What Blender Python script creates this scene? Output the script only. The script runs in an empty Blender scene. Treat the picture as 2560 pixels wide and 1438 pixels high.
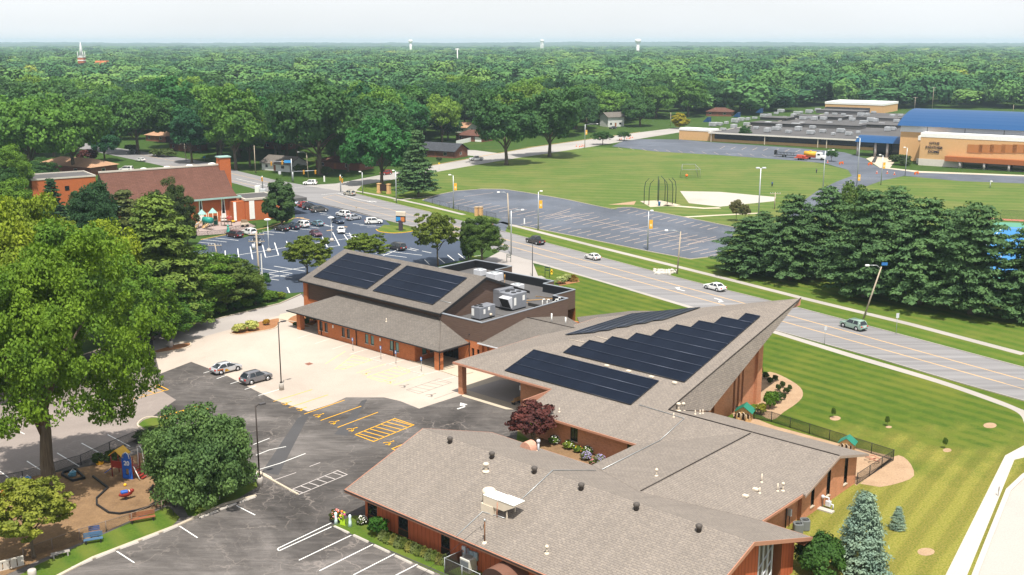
import bpy, bmesh, math, random
import numpy as np
from mathutils import Vector, Matrix, Euler
from mathutils.geometry import tessellate_polygon
random.seed(7)
RS = np.random.RandomState(11)
C = bpy.context.scene.collection
scene = bpy.context.scene
R = math.radians
CAM_H = 46.0
FOC = 2660.0            # focal length in photo pixels (photo is 2560 wide)
HOR = 106.0             # photo row of the true horizon
PITCH = math.atan((719 - HOR) / FOC)
cp, sp = math.cos(PITCH), math.sin(PITCH)
cam_d = bpy.data.cameras.new('camera')
cam_d.sensor_width = 36.0
cam_d.lens = 36.0 * FOC / 2560.0
cam_d.clip_start = 1.0
cam_d.clip_end = 60000.0
cam = bpy.data.objects.new('camera', cam_d)
cam.location = (0, 0, CAM_H)
cam.rotation_euler = (math.pi / 2 - PITCH, 0, 0)
C.objects.link(cam)
scene.camera = cam
SUN_EL, SUN_AZ = 66.0, 172.0      # azimuth clockwise from the view direction (+Y)
world = bpy.data.worlds.new('World')
scene.world = world
world.use_nodes = True
wn = world.node_tree.nodes
wl = world.node_tree.links
bg = wn['Background']
sky = wn.new('ShaderNodeTexSky')
sky.sky_type = 'NISHITA'
sky.sun_disc = False
sky.sun_elevation = R(SUN_EL)
sky.sun_rotation = R(SUN_AZ)
sky.altitude = 200
sky.air_density = 1.0
sky.dust_density = 2.5
sky.ozone_density = 1.0
tc = wn.new('ShaderNodeTexCoord')
mp = wn.new('ShaderNodeMapping')
mp.inputs['Scale'].default_value = (1.0, 1.0, 5.0)
nz = wn.new('ShaderNodeTexNoise')
nz.inputs['Scale'].default_value = 2.2
nz.inputs['Detail'].default_value = 5.0
cr = wn.new('ShaderNodeValToRGB')
cr.color_ramp.elements[0].position = 0.30
cr.color_ramp.elements[0].color = (0.78, 0.78, 0.78, 1)
cr.color_ramp.elements[1].position = 0.70
cr.color_ramp.elements[1].color = (0.96, 0.96, 0.96, 1)
mx = wn.new('ShaderNodeMix')
mx.data_type = 'RGBA'
mx.inputs[7].default_value = (6.65, 6.8, 6.95, 1)
wl.new(tc.outputs['Generated'], mp.inputs['Vector'])
wl.new(mp.outputs['Vector'], nz.inputs['Vector'])
wl.new(nz.outputs['Fac'], cr.inputs['Fac'])
sz = wn.new('ShaderNodeSeparateXYZ'); wl.new(tc.outputs['Generated'], sz.inputs[0])
mr = wn.new('ShaderNodeMapRange'); mr.inputs['From Min'].default_value = 0.08; mr.inputs['From Max'].default_value = 0.75; mr.inputs['To Min'].default_value = 1.0; mr.inputs['To Max'].default_value = 0.8
wl.new(sz.outputs['Z'], mr.inputs['Value'])
mm = wn.new('ShaderNodeMath'); mm.operation = 'MULTIPLY'
wl.new(cr.outputs['Color'], mm.inputs[0]); wl.new(mr.outputs['Result'], mm.inputs[1])
wl.new(mm.outputs[0], mx.inputs[0])
wl.new(sky.outputs['Color'], mx.inputs[6])
wl.new(mx.outputs[2], bg.inputs['Color'])
bg.inputs['Strength'].default_value = 0.11
sun_d = bpy.data.lights.new('sun', 'SUN')
sun_d.energy = 4.8
sun_d.angle = R(0.6)
sun_d.color = (1.0, 0.95, 0.86)
sun = bpy.data.objects.new('sun', sun_d)
_sd = Vector((math.sin(R(SUN_AZ)) * math.cos(R(SUN_EL)), math.cos(R(SUN_AZ)) * math.cos(R(SUN_EL)), math.sin(R(SUN_EL))))
sun.rotation_euler = _sd.to_track_quat('Z', 'Y').to_euler()
sun.location = (0, 0, 200)
C.objects.link(sun)
scene.view_settings.view_transform = 'Standard'
scene.view_settings.look = 'None'
scene.view_settings.exposure = 0.50
scene.view_settings.gamma = 1.0
scene.cycles.max_bounces = 6
scene.cycles.transparent_max_bounces = 8
scene.cycles.volume_bounces = 1
def P(px, py, z=0.0):
 x = (px - 1280) / FOC
 yu = -(py - 719) / FOC
 fw = cp + yu * sp
 up = yu * cp - sp
 t = (CAM_H - z) / -up
 return Vector((x * t, fw * t, z))
def ppm(p):             # photo pixels per metre at a place
 d = p.y * cp + (CAM_H - p.z) * sp
 return FOC / d
def topz(p, py):        # height above ground point p that shows at photo row py
 k = (719 - py) / FOC
 h = p.y * (sp - k * cp) / (cp + k * sp)
 return CAM_H - h
class MB:
 def __init__(s, M=None):
  s.v, s.f, s.M = [], [], M
  s.sm = []
 def add(s, vs, fs, smooth=False):
  n = len(s.v)
  for p in vs:
   p = Vector(p)
   s.v.append(s.M @ p if s.M else p)
  for f in fs:
   s.f.append([n + i for i in f])
   s.sm.append(smooth)
  return s
 def poly(s, pts): return s.add(pts, [list(range(len(pts)))])
 def quad(s, a, b, c, d): return s.add([a, b, c, d], [[0, 1, 2, 3]])
 def box(s, x0, x1, y0, y1, z0, z1):
  v = [(x0, y0, z0), (x1, y0, z0), (x1, y1, z0), (x0, y1, z0), (x0, y0, z1), (x1, y0, z1), (x1, y1, z1), (x0, y1, z1)]
  return s.add(v, [[3, 2, 1, 0], [4, 5, 6, 7], [0, 1, 5, 4], [1, 2, 6, 5], [2, 3, 7, 6], [3, 0, 4, 7]])
 def bbox(s, x0, x1, y0, y1, z0, z1, b=0.05):      # chamfered box
  pts = []
  for z, i in ((z0, 0), (z1 - b, 0), (z1, b)):
   pts.append([(x0 + i + b * (i == 0), y0 + i, z), (x1 - i - b * (i == 0), y0 + i, z), (x1 - i, y0 + i + b * (i == 0), z), (x1 - i, y1 - i - b * (i == 0), z),
      (x1 - i - b * (i == 0), y1 - i, z), (x0 + i + b * (i == 0), y1 - i, z), (x0 + i, y1 - i - b * (i == 0), z), (x0 + i, y0 + i + b * (i == 0), z)])
  return s.loft(pts, caps=True)
 def loft(s, rings, caps=True, smooth=False, closed=True):
  n = len(rings[0])
  vs = [p for r in rings for p in r]
  fs = []
  for i in range(len(rings) - 1):
   for j in range(n if closed else n - 1):
    k = (j + 1) % n
    fs.append([i * n + j, i * n + k, (i + 1) * n + k, (i + 1) * n + j])
  if caps:
   fs.append(list(range(n))[::-1])
   fs.append([(len(rings) - 1) * n + j for j in range(n)])
  return s.add(vs, fs, smooth)
 def ext(s, pts, dz):                              # polygon (3D) extruded down by dz
  n = len(pts)
  lo = [Vector(p) - Vector((0, 0, dz)) for p in pts]
  vs = [Vector(p) for p in pts] + lo
  fs = [list(range(n)), list(range(2 * n - 1, n - 1, -1))] + [[i, n + i, n + (i + 1) % n, (i + 1) % n] for i in range(n)]
  return s.add(vs, fs)
 def prism(s, pts, z0, z1):
  return s.ext([(p[0], p[1], z1) for p in pts], z1 - z0)
 def cyl(s, a, b, r0, r1=None, n=8, caps=True, smooth=True):
  a, b = Vector(a), Vector(b)
  r1 = r0 if r1 is None else r1
  d = (b - a)
  if d.length < 1e-6: return s
  d.normalize()
  q = Vector((0, 0, 1)) if abs(d.z) < 0.9 else Vector((1, 0, 0))
  e = d.cross(q).normalized(); g = d.cross(e)
  rr = []
  for p, r in ((a, r0), (b, r1)):
   rr.append([p + (e * math.cos(2 * math.pi * i / n) + g * math.sin(2 * math.pi * i / n)) * r for i in range(n)])
  return s.loft(rr, caps, smooth)
 def tube(s, pts, r, n=6, taper=None):
  pts = [Vector(p) for p in pts]
  rings = []
  for i, p in enumerate(pts):
   d = (pts[min(i + 1, len(pts) - 1)] - pts[max(i - 1, 0)]).normalized()
   q = Vector((0, 0, 1)) if abs(d.z) < 0.9 else Vector((1, 0, 0))
   e = d.cross(q).normalized(); g = d.cross(e)
   rr = r if taper is None else r + (taper - r) * i / (len(pts) - 1)
   rings.append([p + (e * math.cos(2 * math.pi * k / n) + g * math.sin(2 * math.pi * k / n)) * rr for k in range(n)])
  return s.loft(rings, True, True)
 def lathe(s, c, prof, n=12, smooth=True):
  c = Vector(c)
  rings = [[c + Vector((r * math.cos(2 * math.pi * i / n), r * math.sin(2 * math.pi * i / n), z)) for i in range(n)] for r, z in prof]
  return s.loft(rings, True, smooth)
 def sphere(s, c, rx, ry=None, rz=None, n=10, m=6):
  ry = ry or rx; rz = rz or rx
  return s.add(*_sph(c, rx, ry, rz, n, m), True)
def _sph(c, rx, ry, rz, n, m):
 c = Vector(c)
 vs = [c + Vector((0, 0, -rz))]
 for i in range(1, m):
  a = -math.pi / 2 + math.pi * i / m
  for j in range(n):
   t = 2 * math.pi * j / n
   vs.append(c + Vector((rx * math.cos(a) * math.cos(t), ry * math.cos(a) * math.sin(t), rz * math.sin(a))))
 vs.append(c + Vector((0, 0, rz)))
 fs = [[0, 1 + (j + 1) % n, 1 + j] for j in range(n)]
 for i in range(m - 2):
  for j in range(n):
   k = (j + 1) % n
   fs.append([1 + i * n + j, 1 + i * n + k, 1 + (i + 1) * n + k, 1 + (i + 1) * n + j])
 L = len(vs) - 1
 fs += [[L, 1 + (m - 2) * n + j, 1 + (m - 2) * n + (j + 1) % n] for j in range(n)]
 return vs, fs
def to_mesh(name, mb, mat, uv=True):
 me = bpy.data.meshes.new(name)
 me.from_pydata([tuple(p) for p in mb.v], [], mb.f)
 if any(mb.sm):
  me.polygons.foreach_set('use_smooth', mb.sm)
 if uv and len(mb.f) < 20000:
  ul = me.uv_layers.new(name='UVMap')
  Z = Vector((0, 0, 1))
  dat = [0.0] * (2 * len(me.loops))
  for pl in me.polygons:
   n = pl.normal
   if abs(n.z) > 0.985:
    e, g = Vector((1, 0, 0)), Vector((0, 1, 0))
   else:
    e = Z.cross(n).normalized(); g = n.cross(e)
   for li in pl.loop_indices:
    p = me.vertices[me.loops[li].vertex_index].co
    dat[2 * li] = p.dot(e); dat[2 * li + 1] = p.dot(g)
  ul.data.foreach_set('uv', dat)
 if mat: me.materials.append(mat)
 me.update()
 return me
def obj(name, mb, mat, parent=None, label=None):
 me = mb if isinstance(mb, bpy.types.Mesh) else to_mesh(name, mb, mat)
 o = bpy.data.objects.new(name, me)
 C.objects.link(o)
 if parent is not None: o.parent = parent
 if label: o['label'] = label
 return o
def tag(o, label=None, cat=None, group=None, kind=None):
 if label: o['label'] = label
 if cat: o['category'] = cat
 if group: o['group'] = group
 if kind: o['kind'] = kind
 return o
def thing(name, label, cat, loc=(0, 0, 0), rz=0.0, group=None, scale=None):
 o = bpy.data.objects.new(name, None)
 o.empty_display_size = 0.3
 C.objects.link(o)
 o.location = loc
 o.rotation_euler = (0, 0, rz)
 if scale: o.scale = scale if hasattr(scale, '__len__') else (scale,) * 3
 return tag(o, label, cat, group)
def copy_thing(root, loc, rz=0.0, label=None, group=None, scale=None):
 r = root.copy(); C.objects.link(r)
 r.location = loc; r.rotation_euler = (0, 0, rz)
 if scale: r.scale = scale if hasattr(scale, '__len__') else (scale,) * 3
 if label: r['label'] = label
 if group: r['group'] = group
 for ch in list(root.children):
  c = ch.copy(); C.objects.link(c); c.parent = r
  for g in ch.children:
   d = g.copy(); C.objects.link(d); d.parent = c
 return r
def struct(name, mb, mat):
 return tag(obj(name, mb, mat), kind='structure')
MATS = {}
class NT:
 def __init__(s, name, rough=0.9, spec=0.2):
  s.m = bpy.data.materials.new(name); s.m.use_nodes = True
  s.n = s.m.node_tree.nodes; s.l = s.m.node_tree.links
  s.b = s.n['Principled BSDF']
  s.b.inputs['Roughness'].default_value = rough
  s.b.inputs['Specular IOR Level'].default_value = spec
 def node(s, t, **kw):
  n = s.n.new(t)
  for k, v in kw.items(): setattr(n, k, v)
  return n
 def coord(s, kind='pos', scale=(1, 1, 1), rot=(0, 0, 0)):
  if kind == 'pos':
   o = s.node('ShaderNodeNewGeometry').outputs['Position']
  else:
   o = s.node('ShaderNodeTexCoord').outputs['UV' if kind == 'uv' else 'Object']
  m = s.node('ShaderNodeMapping')
  m.inputs['Scale'].default_value = scale
  m.inputs['Rotation'].default_value = rot
  s.l.new(o, m.inputs['Vector'])
  return m.outputs['Vector']
 def noise(s, vec, scale, detail=4, rough=0.55, dist=0.0):
  n = s.node('ShaderNodeTexNoise')
  n.inputs['Scale'].default_value = scale
  n.inputs['Detail'].default_value = detail
  n.inputs['Roughness'].default_value = rough
  n.inputs['Distortion'].default_value = dist
  s.l.new(vec, n.inputs['Vector'])
  return n.outputs['Fac']
 def ramp(s, fac, stops):
  r = s.node('ShaderNodeValToRGB')
  e = r.color_ramp.elements
  while len(e) < len(stops): e.new(0.5)
  for i, (p, c) in enumerate(stops):
   e[i].position = p
   e[i].color = (c, c, c, 1) if not hasattr(c, '__len__') else (*c, 1)
  s.l.new(fac, r.inputs['Fac'])
  return r.outputs['Color']
 def mix(s, fac, a, b, mode='MIX'):
  m = s.node('ShaderNodeMix', data_type='RGBA', blend_type=mode)
  for v, i in ((fac, 0), (a, 6), (b, 7)):
   if hasattr(v, 'is_linked') or isinstance(v, bpy.types.NodeSocket): s.l.new(v, m.inputs[i])
   elif hasattr(v, '__len__'): m.inputs[i].default_value = (*v, 1)
   else: m.inputs[i].default_value = v
  return m.outputs[2]
 def math(s, op, a, b=0.0):
  m = s.node('ShaderNodeMath', operation=op)
  for v, i in ((a, 0), (b, 1)):
   if isinstance(v, bpy.types.NodeSocket): s.l.new(v, m.inputs[i])
   else: m.inputs[i].default_value = v
  return m.outputs[0]
 def col(s, o): s.l.new(o, s.b.inputs['Base Color']); return s
 def bump(s, h, strength=0.3, dist=0.05):
  b = s.node('ShaderNodeBump')
  b.inputs['Strength'].default_value = strength
  b.inputs['Distance'].default_value = dist
  s.l.new(h, b.inputs['Height'])
  s.l.new(b.outputs['Normal'], s.b.inputs['Normal'])
  return s
def flat(name, c, rough=0.6, spec=0.3, metal=0.0, var=0.12, scale=1.5):
 if name in MATS: return MATS[name]
 t = NT(name, rough, spec)
 t.b.inputs['Metallic'].default_value = metal
 v = t.coord('obj')
 f = t.noise(v, scale, 3)
 t.col(t.mix(f, tuple(max(0, x * (1 - var)) for x in c), tuple(min(1, x * (1 + var)) for x in c)))
 MATS[name] = t.m
 return t.m
def emis(*a): pass
def brick_mat(name, c1, c2, mortar, var=0.35):
 t = NT(name, 0.9, 0.15)
 v = t.coord('uv')
 b = t.node('ShaderNodeTexBrick')
 b.inputs['Color1'].default_value = (*c1, 1); b.inputs['Color2'].default_value = (*c2, 1); b.inputs['Mortar'].default_value = (*mortar, 1)
 b.inputs['Scale'].default_value = 1.0
 b.inputs['Brick Width'].default_value = 0.24; b.inputs['Row Height'].default_value = 0.085
 b.inputs['Mortar Size'].default_value = 0.009
 t.l.new(v, b.inputs['Vector'])
 big = t.noise(v, 0.9, 4); fine = t.noise(t.coord('uv', (2.5, 9, 1)), 1.0, 3, 0.7)
 c = t.mix(0.55, b.outputs['Color'], t.ramp(fine, [(0.3, tuple(x * 0.55 for x in c1)), (0.5, c1), (0.72, tuple(min(1, x * 1.5) for x in c2))]))
 c = t.mix(var, c, t.ramp(big, [(0.3, 0.55), (0.7, 1.0)]), 'MULTIPLY')
 t.col(c)
 return t.m
def shingle_mat(name, c1, c2, dark, w=0.5, h=0.24):
 t = NT(name, 0.95, 0.12)
 v = t.coord('uv')
 b = t.node('ShaderNodeTexBrick')
 b.inputs['Color1'].default_value = (*c1, 1); b.inputs['Color2'].default_value = (*c2, 1); b.inputs['Mortar'].default_value = (*dark, 1)
 b.inputs['Scale'].default_value = 1.0; b.inputs['Bias'].default_value = -0.1
 b.inputs['Brick Width'].default_value = w; b.inputs['Row Height'].default_value = h
 b.inputs['Mortar Size'].default_value = 0.028; b.inputs['Mortar Smooth'].default_value = 0.6
 t.l.new(v, b.inputs['Vector'])
 sp_ = t.noise(v, 4.2, 3, 0.75)
 big = t.noise(v, 0.16, 5, 0.6)
 c = t.mix(t.ramp(sp_, [(0.5, 0.0), (0.78, 0.6)]), b.outputs['Color'], tuple(min(1, x * k) for x, k in zip(c2, (1.7, 1.65, 1.5))))
 c = t.mix(0.35, c, t.ramp(big, [(0.3, 0.8), (0.7, 1.05)]), 'MULTIPLY')
 sk = t.noise(t.coord('uv', (1.1, 0.09, 1)), 1.0, 4, 0.6)
 c = t.mix(0.6, c, t.ramp(sk, [(0.3, 0.84), (0.7, 1.08)]), 'MULTIPLY')
 t.col(c).bump(b.outputs['Fac'], 0.35, 0.03)
 return t.m
M = MATS
M['brick'] = brick_mat('brick_orange', (0.52, 0.17, 0.06), (0.40, 0.12, 0.048), (0.36, 0.24, 0.16))
M['brick_old'] = brick_mat('brick_brown', (0.60, 0.26, 0.135), (0.38, 0.15, 0.08), (0.38, 0.27, 0.20))
M['brick_red'] = brick_mat('brick_red', (0.46, 0.12, 0.036), (0.38, 0.095, 0.03), (0.34, 0.2, 0.13), 0.2)
M['brick_tan'] = brick_mat('brick_tan', (0.62, 0.37, 0.17), (0.56, 0.33, 0.15), (0.6, 0.42, 0.26), 0.12)
M['brick_house'] = brick_mat('brick_house', (0.22, 0.08, 0.05), (0.16, 0.06, 0.04), (0.28, 0.2, 0.16), 0.3)
M['shingle'] = shingle_mat('shingle_grey', (0.205, 0.178, 0.157), (0.245, 0.211, 0.183), (0.132, 0.114, 0.10))
M['shingle_new'] = shingle_mat('shingle_dark', (0.135, 0.120, 0.108), (0.165, 0.146, 0.130), (0.095, 0.084, 0.076), 0.6, 0.28)
M['shingle_brown'] = shingle_mat('shingle_brown', (0.115, 0.056, 0.042), (0.135, 0.066, 0.05), (0.05, 0.024, 0.018), 1.2, 0.5)
M['shingle_tan'] = shingle_mat('shingle_tan', (0.38, 0.22, 0.14), (0.44, 0.27, 0.17), (0.28, 0.16, 0.1))
M['shingle_slate'] = shingle_mat('shingle_slate', (0.05, 0.055, 0.065), (0.08, 0.085, 0.1), (0.03, 0.03, 0.035))
def siding_mat(name, c, step, depth=0.6, horiz=False):
 t = NT(name, 0.75, 0.2)
 v = t.coord('uv')
 sx = t.node('ShaderNodeSeparateXYZ'); t.l.new(v, sx.inputs[0])
 f = t.math('FRACT', t.math('DIVIDE', sx.outputs[1 if horiz else 0], step))
 g = t.ramp(f, [(0.0, 0.45), (0.12, 0.45), (0.2, 1.0), (1.0, 1.0)])
 g.node.color_ramp.interpolation = 'LINEAR'
 n = t.noise(t.coord('uv', (6, 0.7, 1) if not horiz else (0.7, 6, 1)), 1.0, 4)
 c2 = t.mix(n, tuple(x * 0.7 for x in c), tuple(min(1, x * 1.25) for x in c))
 t.col(t.mix(depth, c2, g, 'MULTIPLY')).bump(g, 0.4, 0.04)
 return t.m
M['siding_red'] = siding_mat('siding_red', (0.46, 0.115, 0.05), 0.55)
M['siding_brown'] = siding_mat('siding_brown', (0.125, 0.082, 0.064), 0.3, 0.25, True)
M['siding_white'] = siding_mat('siding_white', (0.6, 0.6, 0.58), 0.25, 0.3, True)
def asphalt_mat(name, c, lo, hi, crack=0.0, stain=0.5, crack_col=(0.5, 0.45, 0.4), sc=0.05):
 t = NT(name, 0.92, 0.15)
 v = t.coord('pos')
 big = t.noise(v, sc, 6, 0.62, 0.6); fine = t.noise(v, 6.0, 3, 0.7)
 col = t.ramp(big, [(0.32, tuple(x * lo for x in c)), (0.5, c), (0.68, tuple(min(1, x * hi) for x in c))])
 col = t.mix(0.25, col, t.ramp(fine, [(0.3, 0.6), (0.7, 1.2)]), 'MULTIPLY')
 if crack > .3:
  st = t.noise(t.coord('pos', (0.22, 1.1, 1), (0, 0, R(38))), 0.9, 6, 0.7, 1.2)
  col = t.mix(0.55, col, t.ramp(st, [(0.35, 0.55), (0.5, 0.95), (0.68, 1.5)]), 'MULTIPLY')
 if crack:
  warp = t.noise(v, 0.35, 4)
  wv = t.node('ShaderNodeVectorMath', operation='ADD')
  sc_ = t.node('ShaderNodeVectorMath', operation='SCALE')
  nc = t.node('ShaderNodeTexNoise'); nc.inputs['Scale'].default_value = 0.5; nc.inputs['Detail'].default_value = 5
  t.l.new(v, nc.inputs['Vector'])
  t.l.new(nc.outputs['Color'], sc_.inputs[0]); sc_.inputs['Scale'].default_value = 3.2
  t.l.new(v, wv.inputs[0]); t.l.new(sc_.outputs[0], wv.inputs[1])
  vo = t.node('ShaderNodeTexVoronoi', feature='DISTANCE_TO_EDGE'); vo.inputs['Scale'].default_value = 0.2
  t.l.new(wv.outputs[0], vo.inputs['Vector'])
  vo2 = t.node('ShaderNodeTexVoronoi', feature='DISTANCE_TO_EDGE'); vo2.inputs['Scale'].default_value = 0.55
  t.l.new(wv.outputs[0], vo2.inputs['Vector'])
  ln = t.ramp(vo.outputs['Distance'], [(0.0, 1.0), (0.022, 0.0)])
  ln2 = t.ramp(vo2.outputs['Distance'], [(0.0, 0.55), (0.03, 0.0)])
  ln = t.math('MAXIMUM', ln, ln2)
  brk = t.ramp(t.noise(v, 0.11, 4, 0.65), [(0.42, 0.0), (0.62, 1.0)])
  f = t.math('MULTIPLY', t.math('MULTIPLY', ln, brk), crack)
  col = t.mix(f, col, crack_col)
 t.col(col).bump(fine, 0.15, 0.01)
 return t.m
M['asphalt_old'] = asphalt_mat('asphalt_old', (0.092, 0.083, 0.078), 0.5, 1.85, 0.34, crack_col=(0.42, 0.36, 0.32), sc=0.07)
M['asphalt_new'] = asphalt_mat('asphalt_sealed', (0.056, 0.072, 0.104), 0.85, 1.12)
M['asphalt_lot'] = asphalt_mat('asphalt_grey', (0.098, 0.110, 0.135), 0.8, 1.3, 0.15)
M['asphalt_drive'] = asphalt_mat('asphalt_drive', (0.155, 0.145, 0.15), 0.85, 1.15, 0.1)
M['asphalt_patch'] = asphalt_mat('asphalt_patch', (0.07, 0.068, 0.07), 0.85, 1.2)
M['asphalt_tan'] = asphalt_mat('asphalt_plain', (0.23, 0.195, 0.175), 0.8, 1.25, 0.15)  # tan grey asphalt, paler than the old car park surface
M['concrete_pad'] = asphalt_mat('concrete_pad', (0.425, 0.362, 0.308), 0.85, 1.12, 0.1, crack_col=(0.3, 0.25, 0.2))
M['concrete'] = asphalt_mat('concrete_walk', (0.48, 0.41, 0.32), 0.88, 1.1)
M['road_side'] = asphalt_mat('concrete_road', (0.41, 0.36, 0.33), 0.92, 1.06, 0.12, crack_col=(0.3, 0.27, 0.25))
M['concrete_grey'] = asphalt_mat('concrete_grey', (0.36, 0.33, 0.30), 0.85, 1.12)
M['concrete_shop'] = asphalt_mat('concrete_drive', (0.34, 0.31, 0.29), 0.88, 1.12)
M['concrete_white'] = asphalt_mat('concrete_white', (0.47, 0.43, 0.385), 0.93, 1.05)
def road_mat():
 t = NT('road_surface', 0.9, 0.2)
 v = t.coord('pos', (1, 1, 1), (0, 0, R(52.5)))
 st = t.noise(t.coord('uv', (0.02, 0.7, 1)), 1.0, 4, 0.6)
 big = t.noise(t.coord('pos'), 0.03, 5)
 c = t.ramp(st, [(0.3, (0.165, 0.16, 0.163)), (0.5, (0.215, 0.208, 0.21)), (0.7, (0.255, 0.247, 0.248))])
 t.col(t.mix(0.35, c, t.ramp(big, [(0.3, 0.7), (0.7, 1.1)]), 'MULTIPLY'))
 return t.m
M['road'] = road_mat()
M['road_light'] = asphalt_mat('road_light', (0.33, 0.31, 0.29), 0.88, 1.1)
def grass_mat(name, a, b, dry, stripe=0.0, ang=0.0, width=1.6, drys=(0.58, 0.75), amt=0.8, dy=None):
 t = NT(name, 0.95, 0.1)
 v = t.coord('pos')
 big = t.noise(v, 0.045, 5, 0.6); mid = t.noise(v, 0.5, 5, 0.65); fine = t.noise(v, 5.0, 3, 0.7)
 c = t.mix(t.ramp(mid, [(0.3, 0.0), (0.7, 1.0)]), a, b)
 c = t.mix(t.ramp(big, [(drys[0], 0.0), (drys[1], amt)]), c, dry)
 c = t.mix(0.45, c, t.ramp(fine, [(0.3, 0.45), (0.7, 1.25)]), 'MULTIPLY')
 if dy:
  sy = t.node('ShaderNodeSeparateXYZ'); t.l.new(v, sy.inputs[0])
  k = t.math('ADD', t.math('MULTIPLY', t.math('SUBTRACT', dy[0], sy.outputs[1]), 1.0 / dy[1]), t.math('MULTIPLY', t.math('SUBTRACT', t.noise(v, 0.12, 6, 0.7), 0.5), 3.4))
  kd = k
  c = t.mix(t.math('MULTIPLY', t.ramp(k, [(0.0, 0.0), (1.0, 1.0)]), 0.7), c, t.mix(t.ramp(fine, [(0.35, 0.0), (0.65, 1.0)]), (0.145, 0.165, 0.016), (0.36, 0.28, 0.08)))
  r2_ = t.node('ShaderNodeSeparateXYZ'); t.l.new(t.coord('pos', (1, 1, 1), (0, 0, R(-54))), r2_.inputs[0])
  s2_ = t.ramp(t.math('ADD', t.math('MULTIPLY', t.math('SINE', t.math('ADD', t.math('MULTIPLY', r2_.outputs[1], 2.5), t.math('MULTIPLY', t.noise(v, 0.08, 2), 3.0))), 0.5), 0.5), [(0.3, 0.74), (0.75, 1.0)])
  c = t.mix(t.math('MULTIPLY', t.ramp(k, [(0.1, 0.0), (0.6, 1.0)]), 0.75), c, t.mix(1.0, c, s2_, 'MULTIPLY'))
 if stripe:
  r = t.coord('pos', (1, 1, 1), (0, 0, ang))
  sx = t.node('ShaderNodeSeparateXYZ'); t.l.new(r, sx.inputs[0])
  wob = t.math('MULTIPLY', t.noise(v, 0.06, 3), 3.0)
  s_ = t.math('SINE', t.math('ADD', t.math('MULTIPLY', sx.outputs[1], math.pi / width), wob))
  k = t.ramp(t.math('ADD', t.math('MULTIPLY', s_, 0.5), 0.5), [(0.2, 0.0), (0.8, 1.0)])
  k = t.math('MULTIPLY', k, t.ramp(t.noise(v, 0.09, 3), [(0.3, 0.2), (0.6, 1.0)]))
  if dy: k = t.math('MULTIPLY', k, t.math('SUBTRACT', 1.0, t.ramp(kd, [(0.0, 0.0), (0.5, 1.0)])))
  c = t.mix(t.math('MULTIPLY', k, stripe), c, t.mix(0.5, dry, b))
 t.col(c)
 return t.m
M['grass'] = grass_mat('grass', (0.030, 0.065, 0.012), (0.055, 0.100, 0.018), (0.11, 0.12, 0.03))
M['lawn'] = grass_mat('lawn', (0.042, 0.088, 0.010), (0.082, 0.125, 0.014), (0.18, 0.165, 0.03), 0.65, R(52), 1.3, (0.52, 0.8), 0.7, (124.0, 18.0))
M['lawn_dry'] = grass_mat('lawn_dry', (0.10, 0.125, 0.018), (0.17, 0.16, 0.03), (0.30, 0.20, 0.07), 0.45, R(-64), 1.6, (0.42, 0.75), 0.75)
M['field'] = grass_mat('field', (0.066, 0.120, 0.022), (0.100, 0.150, 0.032), (0.18, 0.17, 0.055), 0.6, R(12), 3.2, (0.45, 0.75), 0.75)
M['verge'] = grass_mat('verge', (0.055, 0.11, 0.014), (0.095, 0.145, 0.02), (0.18, 0.16, 0.04), 0.6, R(56), 1.5)
M['mulch'] = grass_mat('mulch', (0.17, 0.105, 0.058), (0.27, 0.17, 0.092), (0.38, 0.26, 0.14))
M['mulch_red'] = grass_mat('mulch_red', (0.26, 0.12, 0.055), (0.36, 0.18, 0.09), (0.42, 0.25, 0.14))
M['sand'] = grass_mat('sand', (0.40, 0.37, 0.33), (0.46, 0.43, 0.38), (0.36, 0.32, 0.27))
M['soil'] = grass_mat('soil', (0.34, 0.225, 0.14), (0.42, 0.29, 0.185), (0.3, 0.24, 0.1))
def leaf_mat(name, base=None, trans=0.22, var=0.45, rough=0.75):
 t = NT(name, rough, 0.25)
 oi = t.node('ShaderNodeObjectInfo')
 src = oi.outputs['Color']
 v = t.coord('obj')
 f = t.noise(v, 0.35, 3, 0.6)
 g = t.noise(v, 2.5, 2, 0.6)
 dark = t.mix(1.0, src, (.85, .9, .8), 'MULTIPLY')
 lite = t.mix(1.0, src, (1.85, 1.6, 1.15), 'MULTIPLY')
 c = t.mix(t.ramp(f, [(0.3, 0.0), (0.7, 1.0)]), dark, lite)
 c = t.mix(0.5, c, t.ramp(g, [(0.25, 0.6), (0.75, 1.3)]), 'MULTIPLY')
 t.col(c)
 tr = t.node('ShaderNodeBsdfTranslucent')
 t.l.new(t.mix(1.0, c, (1.05, 1.25, 0.6), 'MULTIPLY'), tr.inputs['Color'])
 ms = t.node('ShaderNodeMixShader'); ms.inputs[0].default_value = trans
 t.l.new(t.b.outputs[0], ms.inputs[1]); t.l.new(tr.outputs[0], ms.inputs[2])
 t.l.new(ms.outputs[0], t.n['Material Output'].inputs['Surface'])
 return t.m
M['leaf'] = leaf_mat('leaves')
M['needle'] = leaf_mat('needles', trans=0.08, var=0.3)
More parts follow.
